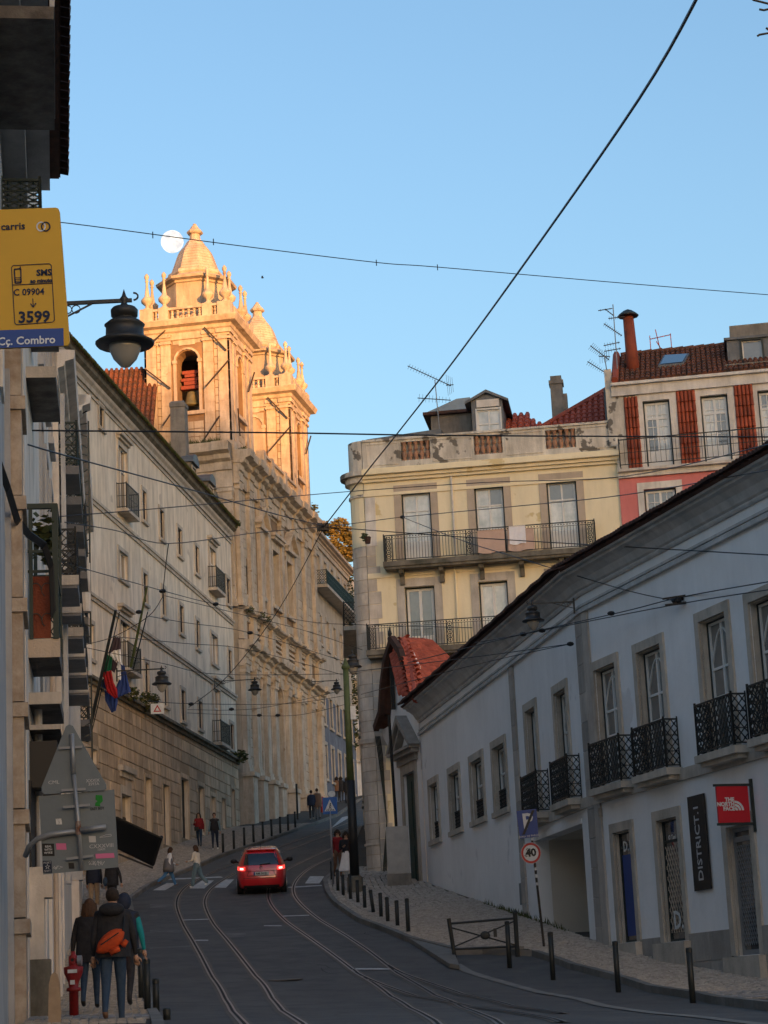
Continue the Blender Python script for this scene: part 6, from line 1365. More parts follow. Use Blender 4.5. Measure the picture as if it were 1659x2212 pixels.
# hanging warning triangle
hp = P(340, 1531, 66); hs = tag(empty('hanging_sign', hp), 'small white square hanging sign with red triangle above the street', 'sign'); w_ = 14.5/FP*66
MB().box(-w_, w_, -.012, .012, -w_*.78, w_*.78).build('panel', 'sign_white', hs); mb = MB()
T_ = [Vector((-w_*.62, -.016, -w_*.48)), Vector((w_*.62, -.016, -w_*.48)), Vector((0, -.016, w_*.6))]; cT = sum(T_, Vector())/3
for k in range(3): a, b = T_[k], T_[(k+1) % 3]; mb.quad(a, b, cT+(b-cT)*.55, cT+(a-cT)*.55)
mb.build('triangle', 'sign_red', hs); MB().tube([(0, 0, w_*.78), (.05, 0, w_*1.3)], .01, 4).build('hanger', 'wire', hs)
# ================================================================ LANTERNS
def lantern(px_, Y, H_, label, arm=None, armlen=0, group='old street lanterns', wallx=None):
    p = P(*px_, Y); t = tag(empty('street_lantern', p), label, 'street lantern', group); s = H_
    # heights relative: p is the tip of the glass bowl; H_ total lantern height
    MB().lathe([(0.0, 0), (.06*s, .02*s), (.15*s, .12*s), (.2*s, .24*s), (.215*s, .34*s)], n=16).build('glass_bowl', 'lamp_glass', t, True)
    MB().lathe([(.2*s, .3*s), (.36*s, .3*s), (.38*s, .335*s), (.3*s, .38*s), (.245*s, .42*s), (.24*s, .55*s), (.26*s, .57*s), (.2*s, .62*s), (.13*s, .65*s), (.13*s, .67*s), (.17*s, .69*s), (.175*s, .77*s), (.15*s, .8*s), (.06*s, .82*s), (.03*s, .88*s), (.06*s, .92*s), (.03*s, .96*s), (.0, 1.06*s)], n=18).build('hood', 'lamp_paint', t, True)
    if armlen:
        sg = -1 if armlen > 0 else 1; L_ = abs(armlen); z = .9*s; m = MB(); m.bar((sg*-.1*s, 0, z), (sg*L_, 0, z), .045*s); m.bar((sg*L_*.45, 0, z), (sg*L_, 0, z-.22*s), .02*s)
        for k in range(2): 
            c0 = sg*L_*(.75+.13*k); r_ = .055*s
            for q in range(8): a0, a1 = 2*pi*q/8, 2*pi*(q+1)/8; m.bar((c0+r_*cos(a0), 0, z-.085*s+r_*sin(a0)), (c0+r_*cos(a1), 0, z-.085*s+r_*sin(a1)), .012*s)
        for q in range(5): a0, a1 = pi*q/5-pi/2, pi*(q+1)/5-pi/2; m.bar((-sg*(.12*s+.06*s*cos(a0)), 0, z+.05*s+.05*s*sin(a0)), (-sg*(.12*s+.06*s*cos(a1)), 0, z+.05*s+.05*s*sin(a1)), .02*s)
        m.build('bracket_arm', 'lamp_paint', t)
        MB().box(sg*L_-.02, sg*L_+.02, -.04, .04, z-.4*s, z+.12*s).build('wall_plate', 'lamp_paint', t)
    return t
Ya = 19.5; lantern((271, 795), Ya, 178/FP*Ya, 'big dark street lantern hanging beside the yellow stop sign, nearest of all', armlen=.62)
lantern((350, 1496), 66, 58/FP*66, 'street lantern on a bracket in front of the pale facade windows', armlen=1.4)
lantern((551, 1503), 100, 40/FP*100, 'street lantern on a bracket before the church pilasters', armlen=1.9)
lantern((728, 1500), 120, 34/FP*120, 'small distant lantern left of the green pole', armlen=1.4)
lantern((763, 1458), 75.5, 54/FP*75.5, 'street lantern hanging at the top of the green pole')
wl = P(1153, 1358, 52.8); lantern((1153, 1362), 52.8, 66/FP*53, 'street lantern on a bracket from the white building pilaster', armlen=-1.05)
# green pole
pb_ = G(768, 1928, .1); pt_ = P(757, 1440, pb_.y); H_ = pt_.z-pb_.z; po = tag(empty('tram_pole', pb_), 'tall green tram pole with black lower half beside the crossing', 'pole')
MB().tube([(0, 0, H_*.49), (0, 0, H_)], [.125, .1], 14).build('upper_shaft', 'pole_green', po, True); MB().tube([(0, 0, .5), (0, 0, H_*.49)], [.165, .145], 14).build('lower_shaft', 'black', po, True)
MB().lathe([(.27, 0), (.27, .5), (.2, .55)], n=12).build('base', 'mossy_stone', po); MB().lathe([(.135, H_*.99), (.15, H_), (.08, H_+.12), (.03, H_+.3)], n=12).build('cap', 'pole_green', po); MB().bar((.0, 0, H_-.02), (.3, 0, H_-.02), .05).build('lamp_arm', 'lamp_paint', po)
MB().box(.1, .28, -.1, .05, H_*.76, H_*.82).build('camera_box', 'sign_white', po)
# ================================================================ SIGNS
# blue pedestrian crossing sign
cp = G(720, 1912, .1); Ys = cp.y; w_ = 15.5/FP*Ys; ctr = P(722.5, 1740, Ys); cs = tag(empty('crossing_sign', (cp.x, cp.y, cp.z)), 'blue square pedestrian crossing sign on a thin post at the bend', 'traffic sign')
zc = ctr.z-cp.z; MB().box(-w_, w_, -.03, -.01, zc-w_*1.15, zc+w_*1.15).build('panel', 'sign_bright_blue', cs); MB().tube([(0, 0, 0), (0, 0, zc+.2)], .035, 8).build('post', 'steel_grey', cs, True)
MB().prism([(-w_*.78, -.034, zc-w_*.75), (w_*.78, -.034, zc-w_*.75), (0, -.034, zc+w_*.85)], (0, .003, 0)).build('triangle', 'sign_white', cs)
m = MB(); m.ball((.02, -.037, zc+w_*.28), w_*.09, 8, 5, 1, .1, 1); m.bar((.01, -.037, zc+w_*.2), (-.01, -.037, zc-w_*.2), w_*.13, .004, (0, 1, 0)); m.bar((0, -.037, zc-w_*.15), (w_*.18, -.037, zc-w_*.5), w_*.08, .004, (0, 1, 0)); m.bar((0, -.037, zc-w_*.15), (-w_*.2, -.037, zc-w_*.5), w_*.08, .004, (0, 1, 0)); m.bar((0, -.037, zc+w_*.12), (w_*.2, -.037, zc-w_*.1), w_*.06, .004, (0, 1, 0))
for k in range(5): x = w_*(-.55+.25*k); m.quad((x, -.0375, zc-w_*.7), (x+w_*.14, -.0375, zc-w_*.7), (x*.8+w_*.11, -.0375, zc-w_*.52), (x*.8, -.0375, zc-w_*.52))
m.build('pictogram', 'black', cs); MB().lathe([(w_*.42, 0), (w_*.42, .02)], (0, .02, 0), 14); rsn = MB(); rsn.prism([(w_*.5*cos(2*pi*k/14)+.08, .05, zc+w_*1.65+w_*.42*sin(2*pi*k/14)) for k in range(14)], (0, .01, 0)); rsn.build('round_sign_back', 'sign_white', cs)
# parking end + 40 signs
sp_ = G(*c6R(335, 1168), .1); Ys = sp_.y; tp = P(*c6R(245, 360), Ys-.05); ps = tag(empty('parking_sign', sp_), 'leaning post with blue end-of-parking sign above a round 40 speed limit', 'traffic sign')
L0 = Vector((0, 0, 0)); L1 = tp-sp_; MB().tube([L0, L1], .03, 8).build('post', 'dark_wood', ps)
mid = L1*.5; stk = MB()
for k in range(7): v = L1*(.45+.055*k); stk.box(v.x-.03, v.x+.028, v.y-.034, v.y-.03, v.z, v.z+.07+.02*(k % 2))
stk.build('post_stickers', 'print_grey', ps, kind='stuff')
def face(px_, Y): return P(*px_, Y)-sp_
a = [face(c6R(*p), Ys-.1) for p in ((170, 362), (290, 347), (303, 512), (193, 526))]; MB().prism([tuple(v) for v in a], (0, .012, 0)).build('blue_panel', 'sign_blue', ps)
MB().prism([tuple(v+Vector((0, -.004, 0))) for v in (a[3]+(a[0]-a[3])*.16, a[2]+(a[1]-a[2])*.16, a[2]*.95+a[1]*.05+Vector((0,0,0)), a[3]*.95+a[0]*.05)], (0, .002, 0)) 
ux = (a[1]-a[0]).normalized(); uz = (a[0]-a[3]).normalized(); cc = sum(a, Vector())/4; w_ = (a[1]-a[0]).length
text('P', w_*1.05, 'sign_white', ps, TM(cc+Vector((0, -.012, w_*.09)), ux, uz), bold=.012)
MB().quad(*[tuple(cc+ux*x*w_+uz*z*w_+Vector((0, -.02, 0))) for x, z in ((-.36, -.5), (-.22, -.5), (.42, .62), (.28, .62))]).build('diagonal_bar', 'black', ps)
text('ZONA DE PARQUE', w_*.13, 'sign_white', ps, TM(cc+uz*(-w_*.6)+Vector((0, -.012, 0)), ux, uz))
cc = face(c6R(257, 610), Ys-.1); rr = (face(c6R(316, 610), Ys-.1)-face(c6R(197, 610), Ys-.1)).length/2; sy = .83*1.35/ .83
def disc(r_, y, mat, nm, r2=0): 
    m = MB(); n = 28
    if r2:
        for k in range(n): t0, t1 = 2*pi*k/n, 2*pi*(k+1)/n; m.quad(*[(cc.x+q*cos(t), cc.y+y, cc.z+q*sin(t)*1.05) for q, t in ((r_, t0), (r_, t1), (r2, t1), (r2, t0))])
    else: m.prism([(cc.x+r_*cos(2*pi*k/n), cc.y+y, cc.z+r_*1.05*sin(2*pi*k/n)) for k in range(n)], (0, .012, 0))
    return m.build(nm, mat, ps)
disc(rr, 0, 'sign_white', 'speed_disc'); disc(rr*.97, -.004, 'sign_red', 'red_ring', rr*.76); text('40', rr*1.05, 'black', ps, TM(cc+Vector((0, -.012, 0)), ux, uz), bold=.01)
m = MB(); rd = random.Random(2)
for k in range(9): x, z = rd.uniform(-.7, -.1)*rr, rd.uniform(-.2, .5)*rr; m.bar((cc.x+x, cc.y-.014, cc.z+z), (cc.x+x+rr*rd.uniform(.1, .4), cc.y-.014, cc.z+z-rr*rd.uniform(.1, .4)), .012, .002, (0, 1, 0))
m.build('scrawl', 'black', ps, kind='stuff')
# near stop sign
Yb = 12.0; bl = P(-130, 757, Yb); V = lambda x, y, d=0.: P(x, y, Yb-d)
bs = tag(empty('stop_sign', P(60, 750, Yb)), 'yellow bus stop flag with blue name strip at the left edge', 'stop sign'); O_ = bs.location.copy()
cor = [V(-130, 458)-O_, V(128, 448)-O_, V(151, 746)-O_, V(-120, 757)-O_]; 
def rr_poly(): 
    pts = [cor[0], cor[1]+(cor[0]-cor[1])*.03, cor[1]+(cor[0]-cor[1])*.008+(cor[2]-cor[1])*.008, cor[1]+(cor[2]-cor[1])*.03, cor[2]+(cor[1]-cor[2])*.02, cor[2]+(cor[3]-cor[2])*.02, cor[3]]; return [tuple(q) for q in pts]
MB().prism(rr_poly(), (0, .02, 0)).build('panel', 'sign_yellow', bs)
ux = (cor[2]-cor[3]).normalized(); uz = (cor[1]-cor[2]).normalized(); uz = Vector((uz.x, 0, uz.z)).normalized(); sz = Yb/FP
def onp_(x, y, d=.004): v = V(x, y)-O_; return Vector((v.x, v.y-d, v.z))
def tx(s, x, y, px_h, mat='cloth_navy', al='LEFT', b=.0012, sx=1.): text(s, px_h*1.38*sz, mat, bs, TM(onp_(x, y), ux, uz), align=al, bold=b, sx=sx, ext=.0005)
MB().quad(*[tuple(onp_(*p, .002)) for p in ((-130, 718), (137, 709), (138, 747), (-130, 757))]).build('name_strip', 'sign_blue', bs)
tx('carris', 2, 491, 18, sx=1.0); tx('SMS', 112, 589, 15, al='RIGHT', b=.002); tx('ao minuto', 113, 606, 9.5, al='RIGHT', b=.0016, sx=.92); tx('C 09904', 29, 633, 16, sx=.92); tx('3599', 74, 686, 27, al='CENTER', b=.003, sx=.98); tx('C\u00e7. Combro', 120, 734, 19, 'sign_white', 'RIGHT', sx=.98)
m = MB()
def ln(pts, w__, closed=False):
    for a, b in zip(pts, pts[1:]+([pts[0]] if closed else [])): m.bar(onp_(*a), onp_(*b), w__*sz, .001, (0, 1, 0))
def rbox(x0, y0, x1, y1, x2, y2, x3, y3): ln([(x0+4, y0), (x1-4, y1), (x1, y1+4), (x2, y2-4), (x2-4, y2), (x3+4, y3), (x3, y3-4), (x0, y0+4)], 1.8, True)
rbox(25, 574, 111, 570, 118, 696, 32, 702); ln([(27, 616), (113, 612)], 1.8); ln([(71, 645), (72, 662)], 1.8); ln([(66, 656), (72, 664), (78, 655)], 2.2); ln([(31, 582), (45, 581), (46, 611), (33, 612)], 3, True); ln([(44, 581), (44, 576)], 3)
for k in range(3):
    for j in range(3): ln([(34+k*4, 600+j*4), (36.5+k*4, 600+j*4)], 2.2)
m.build('printed_lines', 'cloth_navy', bs)
for xx, mt_ in ((89, 'sign_white'), (99, 'cloth_navy')):
    m = MB(); 
    for k in range(16): a0, a1 = 2*pi*k/16, 2*pi*(k+1)/16; m.bar(onp_(xx+9*cos(a0), 490+9.5*sin(a0), .005), onp_(xx+9*cos(a1), 490+9.5*sin(a1), .005), 3.2*sz, .001, (0, 1, 0))
    m.build('logo_ring', mt_, bs)
MB().tube([Vector(cor[0])+Vector((.02, .03, .2)), Vector(cor[0])+Vector((.0, .03, -3.2))], .03, 8).build('post', 'steel_grey', bs)
# back of traffic signs with stickers
Yt = 26.; tb = tag(empty('traffic_sign', P(165, 1960, Yt)), 'grey back of a triangular and a square road sign covered with stickers', 'traffic sign'); O_ = tb.location.copy(); V = lambda x, y, d=0.: P(x, y, Yt-d)-O_
q4 = lambda x, y: (.2278*x, 1512+.2278*y)
def P4(x, y, d=0.): return V(*q4(x, y), d)
tri = [P4(*p) for p in ((625, 250), (655, 232), (690, 245), (1008, 805), (1008, 845), (980, 858), (420, 895), (395, 870), (392, 830))]
MB().prism([tuple(v) for v in tri], (0, .015, 0)).build('triangle_plate', 'sign_back', tb)
MB().prism([tuple(P4(*p, -.03)) for p in ((368, 915), (1082, 848), (1122, 1585), (410, 1655))], (0, .015, 0)).build('square_plate', 'sign_back', tb)
MB().tube([P4(682, 320, .04), P4(700, 705, .04)], .028*1.0, 10).build('sleeve', 'steel_grey', tb, True); MB().tube([P4(700, 690, .04), P4(745, 1190, .04), P4(775, 1620, .04)], [.024, .025, .028], 10).build('post', 'steel_grey', tb, True)
MB().tube([P4(738, 1150, .045), P4(745, 1280, .045)], .034, 8).build('rusty_joint', 'rust', tb)
MB().tube([P4(1005, 1205, .05), P4(760, 1235, .05)], .034, 10).build('stub_pipe', 'steel_grey', tb, True)
MB().tube([P4(720, 1245, .03), P4(480, 1275, .02), P4(350, 1320, .0), P4(275, 1390, -.1), P4(240, 1480, -.2)], .034, 10).build('support_arm', 'steel_grey', tb, True)
for (x0, y0, x1, y1) in ((560, 458, 778, 445), (585, 858, 808, 845), (600, 1018, 850, 995), (632, 1508, 885, 1478)): MB().bar(P4(x0, y0, .03), P4(x1, y1, .03), .028, .03).build('clamp_bar', 'steel_grey', tb)
ux = (P4(980, 858)-P4(420, 895)).normalized(); uz = Vector((-.02, 0, 1)); s4 = .2278*Yt/FP
def t4(s, x, y, h, mat='print_grey', d=.006, sx=1., b=.0): text(s, h*1.4*s4, mat, tb, TM(P4(x, y, d), ux, uz), bold=b, sx=sx, ext=.0004)
t4('CML', 510, 782, 34, sx=1.15); t4('XXXIX', 880, 765, 30); t4('3593A', 888, 798, 28); t4('CXXXVIII', 962, 1385, 36, d=-.022, sx=1.1); t4('1047I', 960, 1418, 24, d=-.022)
def stick(x0, y0, x1, y1, mat, nm='sticker', sk=0):
    return MB().prism([tuple(P4(*p, -.024)) for p in ((x0, y0+sk), (x1, y0-sk), (x1+6, y1-sk), (x0+6, y1+sk))], (0, .002, 0)).build(nm, mat, tb)
stick(398, 1362, 512, 1480, 'black'); 
for k, s_ in enumerate(('REAL', 'WITH', 'WYKE')): t4(s_, 458, 1390+k*30, 20, d=-.018, b=.001)
stick(530, 1360, 625, 1420, 'pink_print'); stick(532, 1425, 622, 1470, 'sign_back'); stick(402, 1525, 488, 1640, 'cloth_navy'); t4('PORT', 448, 1545, 20, d=-.018); t4('\u2606', 450, 1585, 40, d=-.018); t4('SHIFT', 450, 1622, 18, d=-.018)
stick(528, 1125, 582, 1180, 'sign_white'); stick(528, 1125, 582, 1140, 'black'); t4(':)', 556, 1160, 26, 'black', d=-.018)
stick(905, 1455, 1080, 1500, 'pink_print', sk=4); stick(840, 1290, 905, 1350, 'print_grey'); stick(648, 1545, 700, 1600, 'black')
m = MB(); m.prism([tuple(P4(*p, -.024)) for p in ((908, 900), (970, 905), (975, 960), (948, 985), (950, 1010), (900, 1005), (905, 975), (925, 960), (905, 945))], (0, .002, 0)); m.build('green_sticker', 'green_print', tb); t4('EASY BOY', 922, 1030, 26, 'black', d=-.02, sx=.8, b=.001)
m = MB(); rd = random.Random(9)
for k in range(24): x = 840+k*5.5; m.bar(P4(x, 1545+rd.uniform(-22, 22), -.018), P4(x+rd.uniform(4, 26), 1550+rd.uniform(-28, 28), -.018), .006, .001, (0, 1, 0))
for k in range(14): x = 500+k*6; m.bar(P4(x, 1590+rd.uniform(-18, 18), -.018), P4(x+rd.uniform(4, 20), 1590+rd.uniform(-22, 22), -.018), .005, .001, (0, 1, 0))
for a, b in (((945, 1300), (1000, 1280)), ((1000, 1280), (1052, 1272)), ((1052, 1272), (1055, 1290)), ((1055, 1290), (945, 1305))): m.bar(P4(*a, -.018), P4(*b, -.018), .005, .001, (0, 1, 0))
m.build('graffiti', 'print_grey', tb, kind='stuff')
# small flag like red-pink cloth in the shop entrance
# black awning
ax = [P(*p, Y) for p, Y in (((254, 1764), 72), ((349, 1808), 72), ((330, 1868), 73.6), ((256, 1832), 73.6))]; aw_ = tag(empty('awning', ax[0]), 'black sloping awning sticking out over the pavement at lower left', 'awning'); ax = [v-ax[0] for v in ax]
MB().prism([tuple(v) for v in ax], (0, 0, -.06)).build('canopy', 'black', aw_); MB().tube([ax[1], ax[2]], .06, 6).build('front_roller', 'black', aw_)
m = MB(); m.bar(P(256, 1845, 72)-aw_.location, P(330, 1875, 72.5)-aw_.location, .06); m.bar(P(332, 1868, 72.5)-aw_.location, P(349, 1808, 72)-aw_.location, .05); m.build('folding_arm', 'black', aw_); MB().prism([tuple(ax[0]), tuple(ax[0]+Vector((-1.2, .3, .15))), tuple(ax[3]+Vector((-1.2, .3, 0))), tuple(ax[3])], (0, 0, -.06)).build('canopy_inner', 'black', aw_)
# ================================================================ FLAGS
fb = tag(empty('flagpole', P(188, 1602, 74)), 'dark leaning flagpole on the left carrying the drooping flags', 'flagpole', 'leaning flagpoles'); O_ = fb.location.copy()
MB().tube([(0, 0, 0), P(250, 1318, 72)-O_], [.07, .05], 8).build('pole', 'iron', fb); MB().tube([P(194, 1600, 74)-O_, P(258, 1322, 72)-O_], .02, 4).build('halyard', 'iron', fb)
for (a, b, lab) in (((283, 1440), (318, 1266), 'bare green leaning flagpole right of the flags'), ((288, 1445), (319, 1322), 'thin shorter bare flagpole rightmost of the three')):
    q0 = P(*a, 78); o = tag(empty('flagpole', q0), lab, 'flagpole', 'leaning flagpoles'); MB().tube([(0, 0, 0), P(*b, 76)-q0], [.06, .035] if a[0] < 285 else [.03, .02], 6).build('pole', 'pole_green' if a[0] < 285 else 'iron', o)
def cloth(pts_rows, mat, name, parent, th=.02, amp=.06):
    m = MB(); R_ = len(pts_rows); rows = []; n = 10
    for r_, row in enumerate(pts_rows):
        out = []
        for k in range(n+1):
            t = k/n*(len(row)-1); i = min(int(t), len(row)-2); p = row[i]+(row[i+1]-row[i])*(t-i); out.append(p+Vector((0, amp*sin(k*1.9+r_), 0)))
        rows.append(m._a(out))
    for a, b in zip(rows, rows[1:]):
        for k in range(n): m._f([a+k, a+k+1, b+k+1, b+k])
    return m.build(name, mat, parent, True)
def FV(x, y): return P(*c4C(x, y), 73)-fl.location
fl = tag(empty('flag', P(215, 1500, 73)), 'drooping flag of dark, white, green and red folds hanging from the left pole', 'flag', 'drooping flags')
cloth([[FV(365, 350), FV(430, 360)], [FV(340, 420), FV(435, 420)], [FV(308, 520), FV(370, 480), FV(432, 468)]], 'flag_dark', 'dark_fold', fl)
cloth([[FV(308, 520), FV(370, 480), FV(432, 468)], [FV(350, 560), FV(400, 570), FV(440, 590)], [FV(400, 600), FV(430, 610), FV(455, 620)]], 'cloth_white', 'white_fold', fl)
cloth([[FV(300, 515), FV(355, 540)], [FV(262, 610), FV(350, 620)], [FV(242, 695), FV(300, 680), FV(345, 668)]], 'flag_green', 'green_fold', fl)
cloth([[FV(355, 540), FV(410, 590)], [FV(345, 668), FV(372, 690)]], 'flag_dark', 'dark_fold', fl); cloth([[FV(405, 590), FV(435, 620)], [FV(372, 690), FV(435, 740)], [FV(400, 740), FV(430, 760)]], 'cloth_white', 'white_fold', fl)
cloth([[FV(250, 690), FV(345, 668)], [FV(275, 760), FV(365, 780)], [FV(300, 870), FV(400, 850)], [FV(380, 935), FV(405, 925)]], 'flag_red', 'red_fold', fl)
fl2 = fl; fl = tag(empty('flag', P(235, 1510, 73.3)), 'blue flag with small yellow stars drooping behind the red folds', 'flag', 'drooping flags')
def FV(x, y): return P(*c4C(x, y), 73.4)-fl.location
cloth([[FV(430, 590), FV(470, 625)], [FV(420, 740), FV(500, 760)], [FV(385, 830), FV(530, 870)], [FV(400, 930), FV(480, 890)]], 'flag_blue', 'blue_fold', fl); cloth([[FV(280, 850), FV(400, 930)], [FV(285, 950), FV(405, 960)], [FV(345, 1070), FV(385, 1050)]], 'flag_blue', 'blue_fold', fl); cloth([[FV(262, 740), FV(300, 790)], [FV(245, 820), FV(300, 850)]], 'flag_blue', 'blue_fold', fl)
MB().ball(FV(447, 682)+Vector((0, -.2, 0)), .05, 5, 3).build('star', 'ochre', fl)
# ================================================================ BOLLARDS, FENCE, HYDRANT
bo_ = None
def bollard(p, h, r, lab, grp, lean=0.):
    o = tag(empty('bollard', p), lab, 'bollard', grp); o.rotation_euler = (0, lean, 0)
    MB().tube([(0, 0, -.05), (0, 0, h)], r, 12).build('post', 'iron', o, True); MB().lathe([(r*1.05, h-.08), (r*1.05, h-.02), (r*.8, h), (.01, h+.01)], n=12).build('cap', 'iron', o); return o
def bol(px_, top, r, lab, grp, off, lean=0.):
    p = G(*px_, off); h = P(px_[0]-2, top, p.y).z-p.z; return bollard(p, h, r, lab, grp, lean)
gR = 'bollards on the right side of the road'; gk = 'bollards around the pavement bulge'; gl = 'bollards on the left pavement'; gf = 'bollards along the far left kerb'
for k, (b, t, lab) in enumerate((((1497, 2167), 2047, 'right-hand one of the road bollards, nearest the lower right corner'), ((1336, 2144), 2033, 'road bollard below the shop window marked D.1'), ((1195, 2117), 2013, 'road bollard just right of the leaning sign post'), ((1101, 2091), 1990, 'road bollard in front of the right end of the fence'))): bol(b, t, .055, lab, gR, 0); 
kp_ = [((636, 543), 322, 'nearest bollard of the bulge row, by the dropped kerb'), ((565, 503), 335, 'second bollard of the bulge row from the dropped kerb'), ((500, 473), 313, 'third bollard of the bulge row from the dropped kerb'), ((456, 445), 285, 'fourth bollard of the bulge row from the dropped kerb'), ((405, 415), 264, 'leaning bollard with a torn edge in the bulge row'), ((348, 384), 236, 'bollard of the bulge row just right of the tram pole base'), ((302, 350), 200, 'bollard of the bulge row directly in front of the tram pole'), ((253, 325), 160, 'bollard of the bulge row just left of the tram pole'), ((205, 300), 163, 'bollard of the bulge row below the woman in the white skirt'), ((170, 272), 130, 'farthest front bollard of the bulge row, near the kerb tip')]
for k, (b, t, lab) in enumerate(kp_): bol(c7R(*b), c7R(0, t)[1], .055, lab, gk, .12, -.1 if k == 4 else 0)
for (b, t, lab) in (((130, 195), 75, 'short bollard on the corner island left of the crossing sign post'), ((318, 272), 200, 'bollard half hidden behind the tram pole')): bol(c7R(*b), c7R(0, t)[1], .055, lab, gk, .12)
c5L = lambda x, y: (.2278*x, 1890+.2278*y)
for (b, t, lab) in (((1340, 1165), 700, 'farthest of the four tall bollards at lower left, beside the teal sleeve'), ((1400, 1275), 795, 'second farthest of the four tall bollards at lower left')): bol(c5L(*b), c5L(0, t)[1], .055, lab, gl, .12)
for (x, t, Y, lab) in ((336, 2114, 36.0, 'third of the four tall bollards at lower left, cut by the frame'), (360, 2178, 31.5, 'nearest thick bollard at the bottom edge lower left')): q = P(x, t, Y); g_ = gz(q.x, q.y)+.1; bollard(Vector((q.x, q.y, g_)), q.z-g_, .055, lab, gl)
for k, (x, y, t) in enumerate(((540, 390, 270), (620, 365, 228), (697, 340, 237), (765, 315, 228), (834, 290, 210), (898, 272, 190), (962, 250, 160), (1020, 230, 160), (1072, 205, 145))):
    ords = ('nearest the red car', 'second from the red car', 'third from the red car', 'fourth from the red car', 'fifth from the red car', 'fourth from the far couple', 'third from the far couple', 'second from the far couple', 'nearest the far couple')[k]
    p = G(*c6C(x, y), .12); bollard(p, min(1.0, max(.85, P(x, c6C(0, t)[1], p.y).z-p.z)), .055, 'bollard on the uphill left kerb, '+ords, gf)
fa, fb_ = G(*c7R(945, 700), .1), G(*c7R(1360, 680), .1); fn = tag(empty('barrier', fa), 'black iron cross-braced barrier with two knobs at the pavement corner', 'barrier'); d = fb_-fa; h = P(*c7R(915, 455), fa.y).z-fa.z
MB().tube([(0, 0, -.1), (-.1, 0, h)], .05, 10).build('post', 'iron', fn); MB().tube([d+Vector((0, 0, -.1)), d+Vector((0, 0, h+.02))], .055, 10).build('post', 'iron', fn); MB().ball(d+Vector((0, 0, h+.06)), .065).build('post_knob', 'iron', fn)
MB().tube([(-.1, 0, h-.12), d+Vector((0, 0, h-.06))], .028, 8).build('top_rail', 'iron', fn); MB().tube([(0, 0, .14), d+Vector((0, 0, .14))], .028, 8).build('bottom_rail', 'iron', fn)
MB().tube([(-.1, 0, h-.2), d+Vector((0, 0, .16))], .02, 6).build('brace', 'iron', fn); MB().tube([(0, 0, .2), d+Vector((0, 0, h-.12))], .02, 6).build('brace', 'iron', fn); q = d*.5+Vector((0, -.02, h*.5)); m = MB(); m.ball(q, .1, 8, 6, 1.2, .4, 1); m.box(q.x+.2, q.x+.28, q.y-.02, q.y+.02, q.z-.05, q.z+.15); m.build('crest', 'iron', fn)
hp = G(160, 2197, .1); hy = tag(empty('fire_hydrant', hp), 'red fire hydrant with peeling white stickers beside the left wall', 'hydrant'); Hh = P(160, 2055, hp.y).z-hp.z; k_ = Hh/1.5
MB().lathe([(.11, 0), (.11, .58), (.17, .59), (.17, .66), (.11, .68), (.13, .8), (.22, 1.0), (.23, 1.14), (.13, 1.16), (.11, 1.18), (.11, 1.38), (.06, 1.42), (.05, 1.5)], n=14).build('body', 'hydrant', hy, True); MB().tube([(.1, 0, 1.28), (.2, 0, 1.28)], .12, 12).build('outlet_cap', 'steel_grey', hy); MB().tube([(0, -.1, 1.3), (0, -.15, 1.3)], .075, 12).build('front_outlet', 'hydrant', hy); MB().tube([(0, -.14, 1.3), (0, -.155, 1.3)], .04, 10).build('outlet_hole', 'black', hy)
MB().box(-.1, .12, -.235, -.225, 1.0, 1.08).build('sticker', 'sign_white', hy); MB().box(-.06, .05, -.145, -.135, .74, .84).build('sticker', 'sign_white', hy)
for o in list(hy.children): o.scale = (k_, k_, k_)
hb = G(640, 1790, .12)
# far red hydrant by the church, tall dark pole on the far pavement
q = G(*c5C(1078, 2088), .12); h2 = tag(empty('fire_hydrant', q), 'small distant red hydrant by the church corner next to the couple', 'hydrant'); MB().lathe([(.12, 0), (.12, .5), (.2, .6), (.2, .8), (.1, .95)], n=8).build('body', 'hydrant', h2)
q = G(*c5C(838, 2160), .12); h2 = tag(empty('sign_post', q), 'tall thin dark post standing before the church plinth', 'post'); MB().tube([(0, 0, 0), (0, 0, P(*c5C(832, 1808), q.y).z-q.z)], .06, 8).build('post', 'iron', h2)
# ================================================================ ANTENNAS
def yagi(m, a, b, n, L_, up=(0, 0, 1), r=.012):
    m.bar(a, b, .03); d = (b-a).normalized(); x = Vector((d.z, 0, -d.x)) if True else d; x = x.normalized()
    for k in range(n): q = a+(b-a)*(k+.5)/n; l = L_*(1-.4*k/n); m.bar(q-x*l/2, q+x*l/2, r)
def ant(base, top, Y, yg, lab, extra=None):
    b = P(*base, Y); o = tag(empty('antenna', b), lab, 'antenna'); m = MB(); m.tube([(0, 0, 0), P(*top, Y)-b], .022, 6); m.build('mast', 'steel_grey', o)
    for (p, q, n, L_) in yg: m = MB(); yagi(m, P(*p, Y)-b, P(*q, Y)-b, n, L_); m.build('aerial', 'wire', o)
    return o, b
ant(c1R(590, 400), c1R(562, 100), 83, [(c1R(405, 20), c1R(655, 135), 16, .25), (c1R(462, 205), c1R(655, 218), 10, .35), (c1R(628, 132), c1R(670, 128), 4, .9)], 'tall roof antenna with two slanted aerials over the yellow building')
ant(c3R(265, 720), c3R(225, 150), 80.5, [(c3R(95, 205), c3R(220, 185), 3, .1), (c3R(155, 190), c3R(232, 250), 4, .1), (c3R(185, 275), c3R(330, 258), 8, .16), (c3R(145, 320), c3R(305, 428), 10, .2), (c3R(143, 515), c3R(285, 485), 6, .2), (c3R(150, 565), c3R(295, 540), 6, .2)], 'tall many-armed antenna left of the orange flue')
